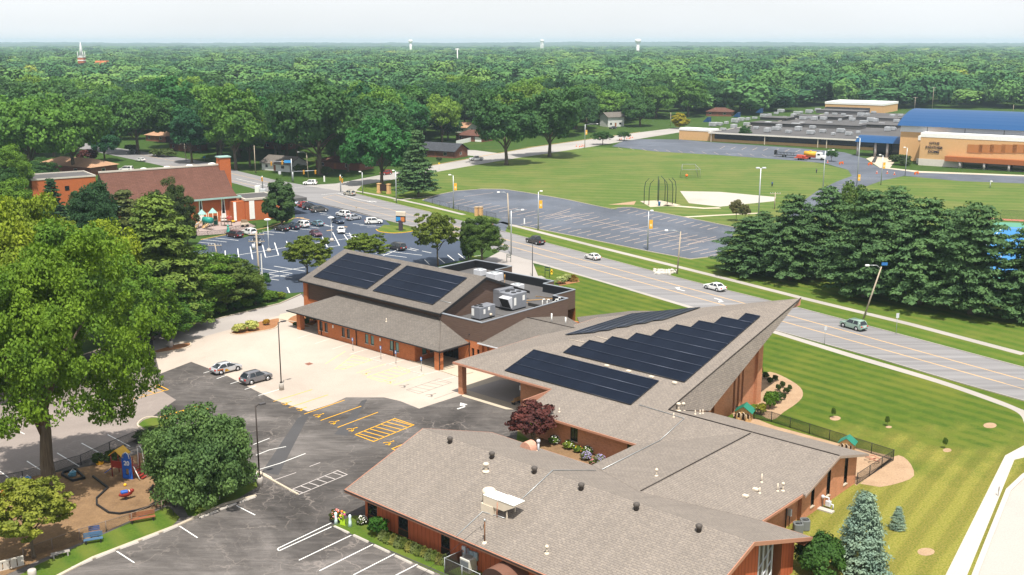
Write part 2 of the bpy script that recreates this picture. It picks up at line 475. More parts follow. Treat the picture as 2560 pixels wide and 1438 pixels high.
def far_leaf():
 t = NT('forest_leaves', 0.9, 0.1)
 a = t.node('ShaderNodeAttribute', attribute_type='INSTANCER', attribute_name='tint')
 oi = t.node('ShaderNodeObjectInfo')
 pn = t.noise(t.coord('pos'), 0.0035, 4, 0.6)  # dark and bright patches in the colour imitate cloud shadow and mixed species
 c = t.ramp(t.math('ADD', t.math('MULTIPLY', oi.outputs['Random'], 0.55), t.math('SUBTRACT', t.math('MULTIPLY', pn, 1.5), 0.52)), [(0.0, (0.024, 0.078, 0.040)), (0.35, (0.050, 0.130, 0.048)), (0.65, (0.095, 0.195, 0.054)), (0.9, (0.16, 0.26, 0.058)), (1.0, (0.25, 0.30, 0.05))])
 g = t.noise(t.coord('obj'), 0.6, 2)
 t.col(t.mix(0.5, c, t.ramp(g, [(0.3, 0.6), (0.7, 1.3)]), 'MULTIPLY'))
 return t.m
M['far_leaf'] = far_leaf()
def bark_mat():
 t = NT('bark', 0.95, 0.1)
 n = t.noise(t.coord('obj', (5, 5, 0.6)), 1.0, 5, 0.65)
 t.col(t.ramp(n, [(0.3, (0.075, 0.058, 0.042)), (0.7, (0.165, 0.13, 0.095))])).bump(n, 0.7, 0.08)
 return t.m
M['bark'] = bark_mat()
def solar_mat():
 t = NT('solar_glass', 0.35, 0.05)
 v = t.coord('uv')
 br = t.node('ShaderNodeTexBrick'); br.offset = 0.0
 br.inputs['Color1'].default_value = (0.005, 0.008, 0.017, 1); br.inputs['Color2'].default_value = (0.007, 0.011, 0.022, 1); br.inputs['Mortar'].default_value = (0.010, 0.014, 0.024, 1)
 br.inputs['Scale'].default_value = 1; br.inputs['Brick Width'].default_value = 1.05; br.inputs['Row Height'].default_value = 10.0; br.inputs['Mortar Size'].default_value = 0.015
 t.l.new(v, br.inputs['Vector'])
 t.col(br.outputs['Color'])
 return t.m
M['solar'] = solar_mat()
M['solar_rail'] = flat('solar_rail', (0.045, 0.055, 0.085), 0.4, 0.5, 0.4)
M['solar_frame'] = flat('solar_frame', (0.012, 0.013, 0.018), 0.4, 0.5)
def glass_mat(name, c, rough=0.08):
 t = NT(name, rough, 0.6)
 n = t.noise(t.coord('obj'), 0.8, 2)
 t.col(t.mix(n, tuple(x * 0.7 for x in c), tuple(x * 1.3 for x in c)))
 return t.m
M['glass'] = glass_mat('glass_dark', (0.012, 0.014, 0.016))
M['glass_teal'] = glass_mat('glass_teal', (0.10, 0.22, 0.20), 0.15)
M['carglass'] = glass_mat('car_glass', (0.02, 0.026, 0.032), 0.05)
def paint(name, c, rough=0.28, metal=0.0):
 if name in M: return M[name]
 t = NT(name, rough, 0.5)
 t.b.inputs['Metallic'].default_value = metal
 t.b.inputs['Coat Weight'].default_value = 0.6
 t.b.inputs['Coat Roughness'].default_value = 0.08
 n = t.noise(t.coord('obj'), 1.5, 3)
 t.col(t.mix(n, tuple(x * 0.92 for x in c), tuple(min(1, x * 1.06) for x in c)))
 M[name] = t.m
 return t.m
white = flat('white_paint', (0.78, 0.77, 0.74), 0.5)
cream = flat('cream_metal', (0.62, 0.53, 0.42), 0.5)
black = flat('black_metal', (0.018, 0.018, 0.02), 0.5)
darkbrown = flat('dark_brown_metal', (0.035, 0.026, 0.022), 0.5)
grey = flat('grey_metal', (0.25, 0.26, 0.29), 0.45, 0.4, 0.3)
galv = flat('galvanised_steel', (0.42, 0.44, 0.45), 0.4, 0.5, 0.5)
ltgrey = flat('light_grey_metal', (0.52, 0.53, 0.56), 0.45, 0.4)
rubber = flat('rubber', (0.02, 0.02, 0.02), 0.85, 0.1)
membrane = flat('roof_membrane', (0.05, 0.048, 0.046), 0.9, 0.1, 0, 0.3, 0.3)
membrane_grey = flat('roof_gravel', (0.10, 0.096, 0.096), 0.9, 0.1, 0, 0.45, 0.06)
copper = flat('fascia_copper', (0.42, 0.2, 0.13), 0.5)
wood = flat('weathered_wood', (0.42, 0.35, 0.27), 0.9, 0.1, 0, 0.3, 3)
woodred = flat('red_wood', (0.26, 0.10, 0.05), 0.8, 0.1)
woodtan = flat('tan_wood', (0.55, 0.36, 0.17), 0.8, 0.1)
yellow = flat('yellow_paint', (0.75, 0.42, 0.02), 0.6)
linewhite = flat('line_white', (0.72, 0.71, 0.68), 0.8, 0.1, 0, 0.2, 0.6)
linedim = flat('line_worn', (0.46, 0.42, 0.40), 0.8, 0.1, 0, 0.3, 0.6)
linetan = flat('line_tan', (0.42, 0.33, 0.27), 0.8, 0.1, 0, 0.3, 0.6)
lineyel = flat('line_yellow', (0.70, 0.36, 0.02), 0.8, 0.1, 0, 0.15, 0.6)
lineyeldim = flat('line_yellow_worn', (0.72, 0.50, 0.22), 0.8, 0.1, 0, 0.2, 0.6)
lineor = flat('line_orange', (0.56, 0.36, 0.17), 0.8, 0.1, 0, 0.2, 0.3)
lineblk = flat('line_black', (0.20, 0.18, 0.165), 0.8, 0.1)
# ================================================================== GROUND
def sheet(name, pts, z, mat, kind='structure'):
 pts = [Vector((p[0], p[1], z)) for p in pts]
 tris = tessellate_polygon([pts])
 mb = MB()
 fs = []
 for t in tris:
  a, b, c = (pts[i] for i in t)
  fs.append(list(t) if (b - a).cross(c - a).z > 0 else list(t)[::-1])
 mb.add(pts, fs)
 return tag(obj(name, mb, mat), kind=kind)
def area(name, px, z, mat): return sheet(name, [P(*p) for p in px], z, mat)
def strip(mb, a, b, w, z):
 a, b = Vector(a), Vector(b)
 a.z = b.z = z
 d = (b - a).normalized(); n = Vector((-d.y, d.x, 0)) * (w / 2)
 mb.quad(a - n, b - n, b + n, a + n)
def pstrip(mb, pts, w, z):            # mitred ribbon
 pts = [Vector((p[0], p[1], z)) for p in pts]
 L, Rr = [], []
 for i, p in enumerate(pts):
  d0 = (p - pts[i - 1]).normalized() if i else (pts[1] - p).normalized()
  d1 = (pts[i + 1] - p).normalized() if i < len(pts) - 1 else d0
  d = (d0 + d1).normalized(); n = Vector((-d.y, d.x, 0))
  k = w / 2 / max(0.5, n.dot(Vector((-d0.y, d0.x, 0))))
  L.append(p + n * k); Rr.append(p - n * k)
 m = len(pts)
 mb.add(L + Rr, [[i, m + i, m + i + 1, i + 1] for i in range(m - 1)])
def smooth_px(px, n=6):               # Catmull-Rom through photo points
 q = [px[0]] + list(px) + [px[-1]]
 out = []
 for i in range(1, len(q) - 2):
  p0, p1, p2, p3 = (Vector(x) for x in q[i - 1:i + 3])
  for k in range(n):
   t = k / n
   out.append(tuple(0.5 * ((2 * p1) + (p2 - p0) * t + (2 * p0 - 5 * p1 + 4 * p2 - p3) * t * t + (3 * p1 - p0 - 3 * p2 + p3) * t ** 3)))
 out.append(tuple(q[-1]))
 return out
def kerb(name, px, mat, w=0.18, h=0.13, world_pts=None):
 pts = world_pts or [P(*p) for p in px]
 mb = MB()
 L, Rr = [], []
 for i, p in enumerate(pts):
  d0 = (p - pts[i - 1]).normalized() if i else (pts[1] - p).normalized()
  d1 = (pts[i + 1] - p).normalized() if i < len(pts) - 1 else d0
  d = (d0 + d1).normalized(); n = Vector((-d.y, d.x, 0)) * w / 2
  L.append(p + n); Rr.append(p - n)
 for i in range(len(pts) - 1):
  a, b, c, d = L[i], L[i + 1], Rr[i + 1], Rr[i]
  up = Vector((0, 0, h))
  mb.add([a, b, c, d, a + up, b + up, c + up, d + up], [[4, 7, 6, 5], [0, 4, 5, 1], [3, 2, 6, 7], [0, 3, 7, 4], [1, 5, 6, 2]])
 return struct(name, mb, mat)
mb = MB(); mb.quad((-16000, -60, 0), (16000, -60, 0), (16000, 17000, 0), (-16000, 17000, 0))
ground = struct('ground', mb, M['grass'])
Z1, Z2, Z3, Z4, Z5, Z6 = 0.012, 0.016, 0.020, 0.024, 0.028, 0.034
area('church_lawn', [(1180, 640), (1440, 680), (1740, 770), (1942, 828), (2203, 900), (2560, 1003), (2900, 1100), (2900, 1600), (900, 1600), (900, 1200)], 0.004, M['lawn'])
area('road_verge', [(880, 490), (1060, 540), (1251, 582), (1700, 700), (2227, 835), (2560, 925), (3000, 1045), (3000, 800), (2560, 560), (1790, 560), (1240, 470), (1000, 440), (860, 470)], 0.004, M['verge'])
area('sports_field', [(1010, 480), (1003, 447), (1100, 424), (1330, 378), (1478, 367), (1570, 372), (2030, 405), (2190, 440), (2560, 448), (2900, 452), (2900, 640), (2300, 600), (1850, 580), (1790, 641), (1560, 530), (1200, 470)], 0.008, M['field'])
far_k = [(3100, 1066), (2560, 920), (2227, 831), (2002, 772), (1817, 726.5), (1700, 696.7), (1520, 649), (1251, 577.4), (1075, 531), (960, 503), (884, 483)]
near_k = [(3100, 1165), (2560, 1003), (2405, 959.7), (2203, 899.5), (1942, 827.7), (1738, 768.9), (1440, 683), (1248, 628), (1048, 571), (900, 535), (749, 497), (641, 474)]
road_px = far_k + [(800, 470), (755, 462), (685, 449.5), (600, 429), (524, 407), (400, 386), (299, 371), (200, 356)] + [(200, 372), (299, 392), (393, 412), (520, 443), (591, 460)] + near_k[::-1]
area('main_road', road_px, Z3, M['road'])
area('cross_road', [(884, 483), (905, 463), (1001, 446), (1250, 402), (1478, 367), (1600, 347), (1700, 331), (1705, 318), (1600, 331), (1330, 368.9), (1072, 415.9), (960, 436), (840, 459), (755, 464), (700, 468), (800, 478)], Z2, M['road_light'])
area('side_street', [(1113, 372), (1130, 385), (1205, 392), (1260, 385), (1190, 376)], Z1, M['road_light'])
area('left_street', [(200, 356), (299, 371), (330, 384), (260, 384), (150, 362)], Z2, M['road_light'])
area('pavement', smooth_px([(1258, 643), (1330, 657), (1420, 681), (1540, 716), (1718, 769), (1935, 834), (2124, 893), (2340, 957), (2476, 1004), (2543, 1032), (2562, 1062), (2575, 1110)]) + [(2640, 1110), (2600, 1030)] + smooth_px([(2600, 1040), (2560, 1026), (2490, 998), (2350, 950), (2134, 886), (1945, 829), (1728, 765), (1550, 712), (1428, 677), (1330, 651), (1258, 638)]), Z2, M['concrete_grey'])
pv = MB(); pstrip(pv, [P(*p) for p in [(2560, 886), (2280, 812), (2000, 744), (1850, 706), (1700, 668.5), (1480, 614), (1295, 567), (1251, 555)]], 1.7, Z3)
pstrip(pv, [P(*p) for p in [(1160, 537), (1062, 513), (960, 491), (860, 472)]], 1.5, Z3)
pstrip(pv, [P(*p) for p in [(985, 501), (1090, 490)]], 1.2, Z2)
struct('far_pavement', pv, M['concrete_grey'])
area('corner_pavement', [(2513, 1139), (2575, 1106), (2640, 1106), (2640, 1125), (2536, 1150), (2418, 1438), (2380, 1530), (2320, 1530), (2364, 1438)], Z3, M['concrete_white'])
area('side_road', [(2640, 1140), (2560, 1192), (2521, 1230), (2472, 1352), (2437, 1442), (2400, 1540), (2900, 1540), (2900, 1140)], Z2, M['road_side'])
kerb('side_road_kerb', [(2640, 1140), (2560, 1190), (2521, 1227), (2472, 1350), (2437, 1440), (2400, 1540)], M['concrete_white'], 0.5, 0.14)
kerb('main_road_kerb', far_k[:8], M['concrete_grey'])
kerb('near_road_kerb', near_k[:6], M['concrete_grey'])
kerb('near_road_kerb', near_k[8:], M['concrete_grey'])
kerb('far_road_kerb', far_k[8:], M['concrete_grey'])
kerb('cross_road_kerb', [(1072, 415.2), (1330, 368.2), (1600, 330.4)], lineor, 0.25)
area('school_car_park', smooth_px([(1055, 501), (1095, 487), (1142, 478), (1203, 473), (1260, 473.7), (1310, 481), (1411, 498), (1528, 523), (1545, 520), (1577, 518.6), (1700, 541), (1842, 570)], 3) + [(1815, 620), (1789, 641.5), (1726, 648.5), (1631, 631), (1450, 594), (1308, 566), (1272, 560), (1262, 581), (1160, 556), (1175, 548), (1240, 556), (1253, 548), (1130, 521)], Z3, M['asphalt_lot'])
kerb('school_car_park_kerb', [(1055, 501), (1095, 487), (1142, 478), (1203, 473), (1260, 473.7), (1310, 481), (1411, 498), (1528, 523), (1545, 520), (1577, 518.6), (1700, 541), (1842, 570)], M['concrete'])
kerb('school_car_park_kerb', [(1789, 641.5), (1726, 648.5), (1631, 631), (1450, 594), (1308, 566)], M['concrete'])
area('school_drive', [(1560, 352), (1600, 348), (1700, 349), (1777, 355.5), (2000, 371), (2110, 381), (2165, 397), (2175, 408), (2200, 420), (2300, 428), (2560, 441), (2900, 456), (2900, 474), (2560, 459), (2400, 453), (2260, 440), (2205, 452), (2140, 475), (2080, 505), (2010, 560), (1960, 600), (1920, 585), (1990, 515), (2040, 480), (2090, 455), (2130, 440), (2120, 425), (2060, 408), (1990, 402), (1800, 388), (1640, 379), (1530, 366)], Z3, M['asphalt_lot'])
area('school_walk', [(2165, 397), (2180, 392), (2225, 385), (2240, 400), (2225, 420), (2300, 428), (2560, 438), (2900, 452), (2900, 456), (2560, 441), (2300, 432), (2200, 420)], Z4, M['concrete'])
area('discus_sector', [(1700, 478), (1800, 480), (1940, 493), (1937, 503), (1800, 517), (1722, 508)], Z2, M['sand'])
area('throwing_pad', [(1600, 503), (1650, 501), (1702, 513), (1626, 518)], Z3, M['concrete'])
pv = MB(); pstrip(pv, [P(*p) for p in [(1660, 513), (1760, 521), (1800, 520)]], 2.2, Z3); pstrip(pv, [P(*p) for p in [(1710, 543), (1800, 538), (1920, 532)]], 1.6, Z2)
struct('field_path', pv, M['concrete'])
area('bare_soil', [(1520, 512), (1590, 503), (1585, 512)], Z1, M['soil'])
area('sealed_car_park', [(490, 612), (502, 601), (568, 588), (610, 594), (672, 577), (725, 557), (738, 545), (735, 520), (747, 500), (790, 506), (880, 527), (960, 548), (975, 562), (945, 578), (985, 584), (1030, 580), (1047, 573), (1100, 586), (1186, 616), (1160, 650), (1095, 664), (1095, 700), (756, 731), (712, 734), (560, 700), (480, 640)], Z3, M['asphalt_new'])
kerb('car_park_kerb', [(502, 600), (568, 587), (572, 584), (610, 581), (672, 569), (735, 546), (760, 545)], lineor)
kerb('car_park_kerb', smooth_px([(940, 574), (950, 580), (985, 583.5), (1025, 580), (1045, 573)], 4), yellow)
area('sign_island', [(942, 574), (960, 562), (1000, 566), (1040, 572), (1025, 579), (985, 583), (950, 579)], Z5, M['verge'])
area('church_car_park', [(756, 734), (860, 745), (1150, 900), (1300, 1030), (1290, 1110), (1050, 1250), (897, 1297), (850, 1300), (1120, 1445), (1300, 1560), (-500, 1560), (-500, 960), (0, 930), (200, 890), (380, 834), (531, 800), (700, 759)], Z1, M['asphalt_old'])
area('drive', [(754, 737), (770, 760), (742, 782), (700, 790), (560, 830), (385, 880), (380, 834), (531, 801), (700, 760)], Z2, M['concrete_shop'])
area('shaded_drive', [(-400, 990), (0, 955), (200, 915), (395, 935), (392, 970), (440, 1000), (352, 1062), (392, 1082), (350, 1095), (190, 1160), (0, 1225), (-300, 1330)], Z2, M['asphalt_tan'])
area('concrete_pad', [(385, 876), (560, 828), (700, 789), (742, 800), (860, 826), (1040, 897), (1155, 943), (1160, 986), (1048, 1022), (1000, 1003), (960, 994), (865, 994), (830, 1010), (770, 1029), (684, 1000), (560, 936), (478, 905), (400, 935)], Z3, M['concrete_pad'])
area('asphalt_strip', [(770, 1034), (776, 1031), (696, 1188), (680, 1186), (655, 1180), (745, 1045)], Z4, M['asphalt_patch'])
area('asphalt_strip', [(905, 1002), (918, 999), (868, 1090), (836, 1086)], Z4, M['asphalt_patch'])
area('hall_walk', [(700, 786), (742, 777), (1180, 880), (1215, 930), (1300, 960), (1320, 1025), (1265, 1024), (1155, 991), (1153, 944), (1035, 905), (860, 836), (742, 806), (697, 797)], Z5, M['concrete'])
area('canopy_drive', [(1165, 975), (1250, 950), (1330, 955), (1320, 1012), (1290, 1012)], Z6, M['concrete_shop'])
kerb('hall_walk_kerb', [(697, 798), (742, 807), (860, 837), (1035, 906), (1153, 945)], M['concrete'], 0.2, 0.14)
kerb('drive_kerb', [(752, 736), (700, 759), (531, 800.5), (380, 834), (200, 890)], M['concrete'])
area('island_bed', smooth_px([(577, 833), (600, 836), (640, 829), (684, 821), (700, 800), (690, 797), (600, 815)], 3), Z6, M['mulch_red'])
kerb('island_kerb', smooth_px([(700, 797), (690, 820), (640, 831), (600, 838), (577, 834), (580, 826)], 4), M['concrete'])
area('island_bed', smooth_px([(386, 878), (440, 862), (472, 858), (474, 864), (440, 874), (392, 882)], 3), Z6, M['mulch_red'])
kerb('island_kerb', smooth_px([(386, 882), (395, 884), (440, 877), (474, 867), (470, 856), (420, 860)], 4), M['concrete'])
area('grass_island', smooth_px([(346, 1062), (365, 1048), (400, 1046), (440, 1065), (460, 1085), (430, 1092), (385, 1086)], 3), Z6, M['verge'])
kerb('island_kerb', smooth_px([(460, 1072), (420, 1052), (390, 1044), (362, 1046), (344, 1062), (358, 1076), (392, 1090)], 4), M['concrete'])
area('playground_chips', smooth_px([(60, 1195), (150, 1180), (250, 1160), (330, 1140), (400, 1125), (480, 1160), (480, 1250), (415, 1262), (330, 1300), (230, 1345), (100, 1400), (-60, 1460), (-200, 1420), (-120, 1260)], 3), Z5, M['mulch'])
area('verge_strip', [(-60, 1500), (100, 1410), (230, 1350), (330, 1305), (420, 1266), (450, 1295), (428, 1318), (230, 1392), (140, 1440), (60, 1500)], Z6, M['verge'])
area('verge_strip', [(455, 1262), (560, 1225), (640, 1205), (648, 1215), (590, 1250), (500, 1292), (470, 1290)], Z6, M['verge'])
kerb('car_park_edge', [(90, 1470), (232, 1396), (450, 1312), (560, 1262), (640, 1240)], M['concrete'], 0.35, 0.12)
kerb('car_park_edge', [(636, 1176), (660, 1190), (745, 1237)], M['concrete'], 0.25, 0.12)
area('office_lawn', [(830, 1316), (880, 1290), (900, 1290), (1300, 1480), (1230, 1500), (1110, 1440)], Z6, M['verge'])
kerb('office_lawn_kerb', [(828, 1316), (1110, 1436), (1230, 1500)], M['asphalt_patch'], 0.15, 0.06)
area('courtyard_bed', [(1290, 1075), (1380, 1075), (1590, 1140), (1490, 1190), (1380, 1140)], Z6, M['mulch'])
area('mulch_bed', smooth_px([(1893, 940), (1925, 930), (1965, 945), (2000, 968), (2007, 990), (1990, 1010), (1960, 1030), (1930, 1050), (1890, 1030)], 3), Z2, M['soil'])
area('play_surface', [(1830, 1030), (1885, 1045), (1935, 1065), (2100, 1110), (2225, 1140), (2230, 1150), (2140, 1215), (2100, 1160), (1840, 1060)], Z2, M['soil'])
area('bare_soil', smooth_px([(2150, 1210), (2230, 1143), (2268, 1150), (2285, 1190), (2240, 1210), (2200, 1218)], 3), Z2, M['soil'])
for (x, y, w, h) in ((2088, 1046, 14, 6), (2368, 1126, 11, 5), (2475, 1064, 17, 7), (2315, 1380, 22, 10), (2222, 1068, 8, 3)):
 area('mulch_ring', [(x + w * math.cos(a) , y + h * math.sin(a)) for a in [i * 0.5236 for i in range(12)]], Z3, M['soil'])
area('hall_bed', smooth_px([(718, 802), (735, 790), (770, 785), (800, 792), (780, 815), (745, 818)], 3), Z6, M['mulch_red'])
area('entry_drive', [(1250, 629), (1330, 652), (1345, 690), (1440, 690), (1400, 700), (1290, 690), (1180, 665)], Z4, M['concrete_shop'])
area('entry_lawn', smooth_px([(1350, 688), (1375, 680), (1410, 683), (1440, 700), (1420, 712), (1380, 705)], 3), Z5, M['lawn'])
area('stone_bed', [(1385, 700), (1440, 693), (1450, 705), (1400, 715)], Z6, M['mulch_red'])
area('tennis_apron', [(2480, 555), (2900, 570), (2900, 760), (2300, 720), (2300, 640)], Z2, flat('court_green', (0.10, 0.26, 0.18), 0.8, 0.1))
area('tennis_court', [(2520, 568), (2900, 580), (2900, 700), (2400, 690), (2400, 620)], Z3, flat('court_blue', (0.05, 0.19, 0.42), 0.8, 0.1))
mb = MB()
for a, b in (((2505, 570), (2440, 640)), ((2505, 570), (2700, 576)), ((2560, 572), (2500, 645))): strip(mb, P(*a), P(*b), 0.12, Z4)
struct('court_lines', mb, linewhite)
area('red_track', [(2470, 545), (2560, 550), (2900, 562), (2900, 567), (2560, 554), (2470, 549)], Z3, flat('track_red', (0.40, 0.15, 0.10), 0.8, 0.1))
def lines(name, segs, w, z, mat):
 mb = MB()
 for s in segs:
  pstrip(mb, [P(*p) for p in s], w, z)
 return struct(name, mb, mat)
cB = lambda x, y: (420 + x / 2.977, 480 + y / 2.977)
cC = lambda x, y: (500 + x / 2.996, 860 + y / 2.996)
cD = lambda x, y: (640 + x / 3.283, 1000 + y / 3.283)
cE = lambda x, y: (x / 2.673, 900 + y / 2.673)
cF = lambda x, y: (1060 + x / 2.977, 480 + y / 2.977)
cG = lambda x, y: (840 + x / 2.977, 80 + y / 2.977)
ly1 = [(3000, 1072), (2560, 950), (1979, 790.7), (1856, 757), (1241, 592.5), (1130, 564), (1040, 541), (960, 520), (880, 500)]
ly2 = [(3000, 1098), (2513, 959.7), (1962, 805.8), (1804, 762), (1261, 612.7), (1110, 574), (1010, 549), (930, 528), (860, 510), (808, 494)]
lines('road_marking', [ly1, ly2, [(808, 494), (838, 487), (880, 500)]], 0.16, Z4, lineor)
lines('road_marking', [[(x, y + 0.9) for x, y in ly1[1:6]], [(x, y - 0.9) for x, y in ly2[1:6]]], 0.10, Z4, lineor)
lines('road_marking', [[(700, 463), (591, 437), (524, 418), (393, 395), (320, 381)], [(640, 466), (560, 447), (420, 413)]], 0.2, Z4, lineor)
lines('road_marking', [[(804, 487), (845, 483)], [(845, 483), (890, 497), (932, 506)], [(591, 447), (640, 458), (690, 470)], [(735, 470), (850, 462)]], 0.2, Z4, linewhite)
def arrow(mb, px, heading_px, turn, L=3.2, z=Z5):
 p = P(*px); d = (P(*heading_px) - p); d.z = 0; d.normalize(); n = Vector((-d.y, d.x, 0)) * turn
 pts = [p - d * L / 2, p + d * L * 0.1, p + d * L * 0.3 + n * 0.5]
 pstrip(mb, pts, 0.28, z)
 q = pts[-1]; e = (d * 0.35 + n).normalized(); g = Vector((-e.y, e.x, 0))
 t = [q + g * 0.55, q - g * 0.55, q + e * 1.1]
 for v in t: v.z = z
 if (t[1] - t[0]).cross(t[2] - t[0]).z < 0: t = t[::-1]
 mb.poly(t)
mb = MB()
arrow(mb, (1697, 724), (1650, 712), -1); arrow(mb, (1800, 750), (1860, 768), -1); arrow(mb, (934, 504), (900, 497), 1)
struct('turn_arrows', mb, linewhite)
W = []
for a, b in (((330, 450), (330, 540)), ((425, 437), (432, 532)), ((518, 422), (531, 518)), ((612, 408), (630, 502)), ((703, 395), (727, 488)), ((793, 378), (823, 472)), ((881, 366), (900, 415)),
    ((1140, 318), (1187, 412)), ((1225, 300), (1276, 400)), ((1310, 318), (1350, 375)), ((335, 500), (900, 410)), ((727, 488), (823, 472)), ((1120, 378), (1420, 335)), ((1187, 412), (1276, 400)), ((900, 410), (1120, 378)),
    ((1320, 308), (1410, 325)), ((1330, 322), (1380, 336)), ((1350, 306), (1365, 340)), ((1385, 315), (1395, 335)),
    ((230, 375), (345, 385)), ((262, 355), (437, 373)), ((355, 343), (525, 362)), ((205, 398), (248, 403)), ((700, 292), (870, 307)), ((705, 310), (788, 320)), ((880, 285), (965, 295)), ((970, 275), (1065, 283)), ((1060, 262), (1125, 270)), ((1130, 232), (1225, 262)), ((1140, 250), (1235, 258)),
    ((1375, 235), (1460, 245)), ((1425, 248), (1550, 252)), ((1480, 262), (1640, 258)), ((1095, 148), (1180, 160)), ((1135, 170), (1215, 175)),
    ((790, 553), (1020, 590)), ((690, 570), (925, 608)), ((585, 588), (925, 640)), ((485, 605), (825, 658)), ((520, 645), (1020, 560)), ((600, 662), (900, 615)), ((887, 710), (905, 752)),
    ((1535, 430), (1890, 472)), ((1545, 458), (1777, 488)), ((1600, 475), (1740, 420)), ((1780, 425), (1850, 440)), ((1800, 418), (1865, 432)), ((1890, 440), (1960, 455)),
    ((2080, 470), (2130, 510)), ((2160, 460), (2210, 500)), ((2010, 490), (2060, 530)), ((1910, 505), (1945, 540)), ((2280, 480), (2340, 470))):
 W.append([cB(*a), cB(*b)])
lines('parking_lines', W, 0.2, Z4, linewhite)
lines('parking_lines', [[cB(410, 573), cB(470, 570)], [cB(960, 190), cB(1050, 208)], [cB(1180, 290), cB(1225, 283)], [cB(1305, 258), cB(1335, 262)], [cB(1850, 325), cB(1890, 310)], [cB(1560, 385), cB(1610, 380)]], 0.5, Z4, lineor)
T = []
for i in range(21):                      # row along the road
 a = Vector((1300 + i * 23.6, 562 + i * 3.9)); b = a + Vector((30 + i * 0.9, -7 - i * 0.15))
 T.append([tuple(a + (b - a) * 0.05), tuple(b)])
for i in range(16):                      # double row in the middle
 c = Vector((1395 + i * 24, 536 + i * 4.6))
 T.append([tuple(c + Vector((-32 - i * .5, 7.5))), tuple(c + Vector((30 + i * .5, -7.5)))])
for i in range(12):
 c = Vector((1575 + i * 20, 523.5 + i * 4.0)); T.append([tuple(c), tuple(c + Vector((-26, 6.5)))])
for i in range(12):
 c = Vector((1140 + i * 22, 503 + i * 3.7)); T.append([tuple(c + Vector((-24, 5))), tuple(c + Vector((22, -4.6)))])
T += [[(1160, 492), (1233, 482)], [(1380, 537), (1427, 522)], [(1400, 545), (1485, 532)], [(1720, 611), (1790, 592)], [(1255, 545), (1300, 545)], [(1395, 536), (1760, 606)]]
for i in range(11):
 T.append([(1800 + i * 27, 372 + i * 1.2), (1812 + i * 27, 366 + i * 1.2)])
for i in range(9):
 T.append([(2030 + i * 13, 489 - i * 5.6), (2050 + i * 13, 490 - i * 5.6)])
lines('parking_lines', T, 0.24, Z4, linetan)
T = [[(1545 + i * 30, 369 + i * 1.5), (1556 + i * 30, 374 + i * 1.5)] for i in range(14)]
lines('parking_lines', T, 0.18, Z4, linetan)
Y = [[cC(550, 432), cC(840, 343)], [cC(665, 478), cC(960, 382)]]
lines('accessible_bay_lines', Y, 0.14, Z5, lineyel)
Y = [[cC(780, 527), cC(1083, 422)], [cC(903, 575), cC(1208, 467)], [cC(1030, 627), cC(1333, 513)],
  [cC(1162, 680), cC(1458, 560), cC(1602, 608), cC(1300, 733), cC(1162, 680)], [cC(1520, 753), cC(1438, 786), cC(1462, 797)]]
for k in range(7):
 t = (k + 0.5) / 7
 a = Vector(cC(1162, 680)).lerp(Vector(cC(1458, 560)), t); b = Vector(cC(1300, 733)).lerp(Vector(cC(1602, 608)), min(1, t + 0.12))
 c2 = Vector(cC(1300, 733)).lerp(Vector(cC(1602, 608)), max(0.0, t - 0.02))
 Y.append([tuple(a), tuple(c2 + (b - c2) * 0.6)])
lines('accessible_bay_lines', Y, 0.15, Z5, lineyel)
area('play_surface', [(484, 590), (497, 560), (560, 546), (612, 553), (640, 566), (600, 578), (560, 585)], Z5, flat('play_rubber', (.33, .26, .24), .9, .1, 0, .15, .4))
def wheelchair(mb, px, s=1.0, ang=0.0, z=Z6):
 o = P(*px)
 def w(x, y):
  c, s_ = math.cos(ang), math.sin(ang)
  return Vector((o.x + (x * c - y * s_) * s, o.y + (x * s_ + y * c) * s, z))
 pstrip(mb, [w(0.42 * math.cos(t), 0.42 * math.sin(t)) for t in [R(-60 + 24 * i) for i in range(0, 12)]], 0.13, z)
 pstrip(mb, [w(0.05, 1.0), w(0.05, 0.35), w(0.5, 0.3), w(0.72, -0.25)], 0.14, z)
 pstrip(mb, [w(0.05, 1.08), w(0.05, 1.3)], 0.26, z)
mb = MB()
for p in ((628, 448), (740, 492), (870, 540), (985, 592), (1120, 645), (1395, 747)): wheelchair(mb, cC(*p), .9, R(-42))
struct('wheelchair_symbols', mb, lineyel)
mb = MB()
for p in ((1225, 225), (1405, 290)): wheelchair(mb, cC(*p), 1.0, R(-42))
struct('wheelchair_symbols', mb, lineyeldim)
mb = MB()
for p in ((1510, 320), (1712, 388)): wheelchair(mb, cC(*p), 1.0, R(-42))
struct('wheelchair_symbols', mb, lineblk)
Wd = []
for i in range(9):      # faded lines on the concrete in front of the hall
 a = Vector((745 + i * 43, 846 + i * 13.5)); Wd.append([tuple(a), tuple(a + Vector((70 + i * 3, -24 + i * .2)))])
lines('worn_bay_lines', Wd, 0.12, Z5, flat('line_faint', (0.66, 0.60, 0.53), 0.8, 0.1))
Wd = [[cC(940, 150), cC(1090, 55)], [cC(1010, 192), cC(1150, 85), cC(1290, 120), cC(1060, 195)], [cC(1170, 220), cC(1390, 150)], [cC(1250, 250), cC(1480, 170), cC(1590, 205), cC(1360, 285), cC(1250, 250)], [cC(1450, 310), cC(1690, 230)]]
for k in range(5):
 a = Vector(cC(1250, 250)).lerp(Vector(cC(1480, 170)), (k + .3) / 5); b = Vector(cC(1360, 285)).lerp(Vector(cC(1590, 205)), (k + .7) / 5); Wd.append([tuple(a), tuple(b)])
 a = Vector(cC(1010, 192)).lerp(Vector(cC(1150, 85)), (k + .3) / 5); b = Vector(cC(1060, 195)).lerp(Vector(cC(1290, 120)), (k + .7) / 5); Wd.append([tuple(a), tuple(b)])
lines('accessible_bay_lines', Wd, 0.14, Z5, lineyeldim)
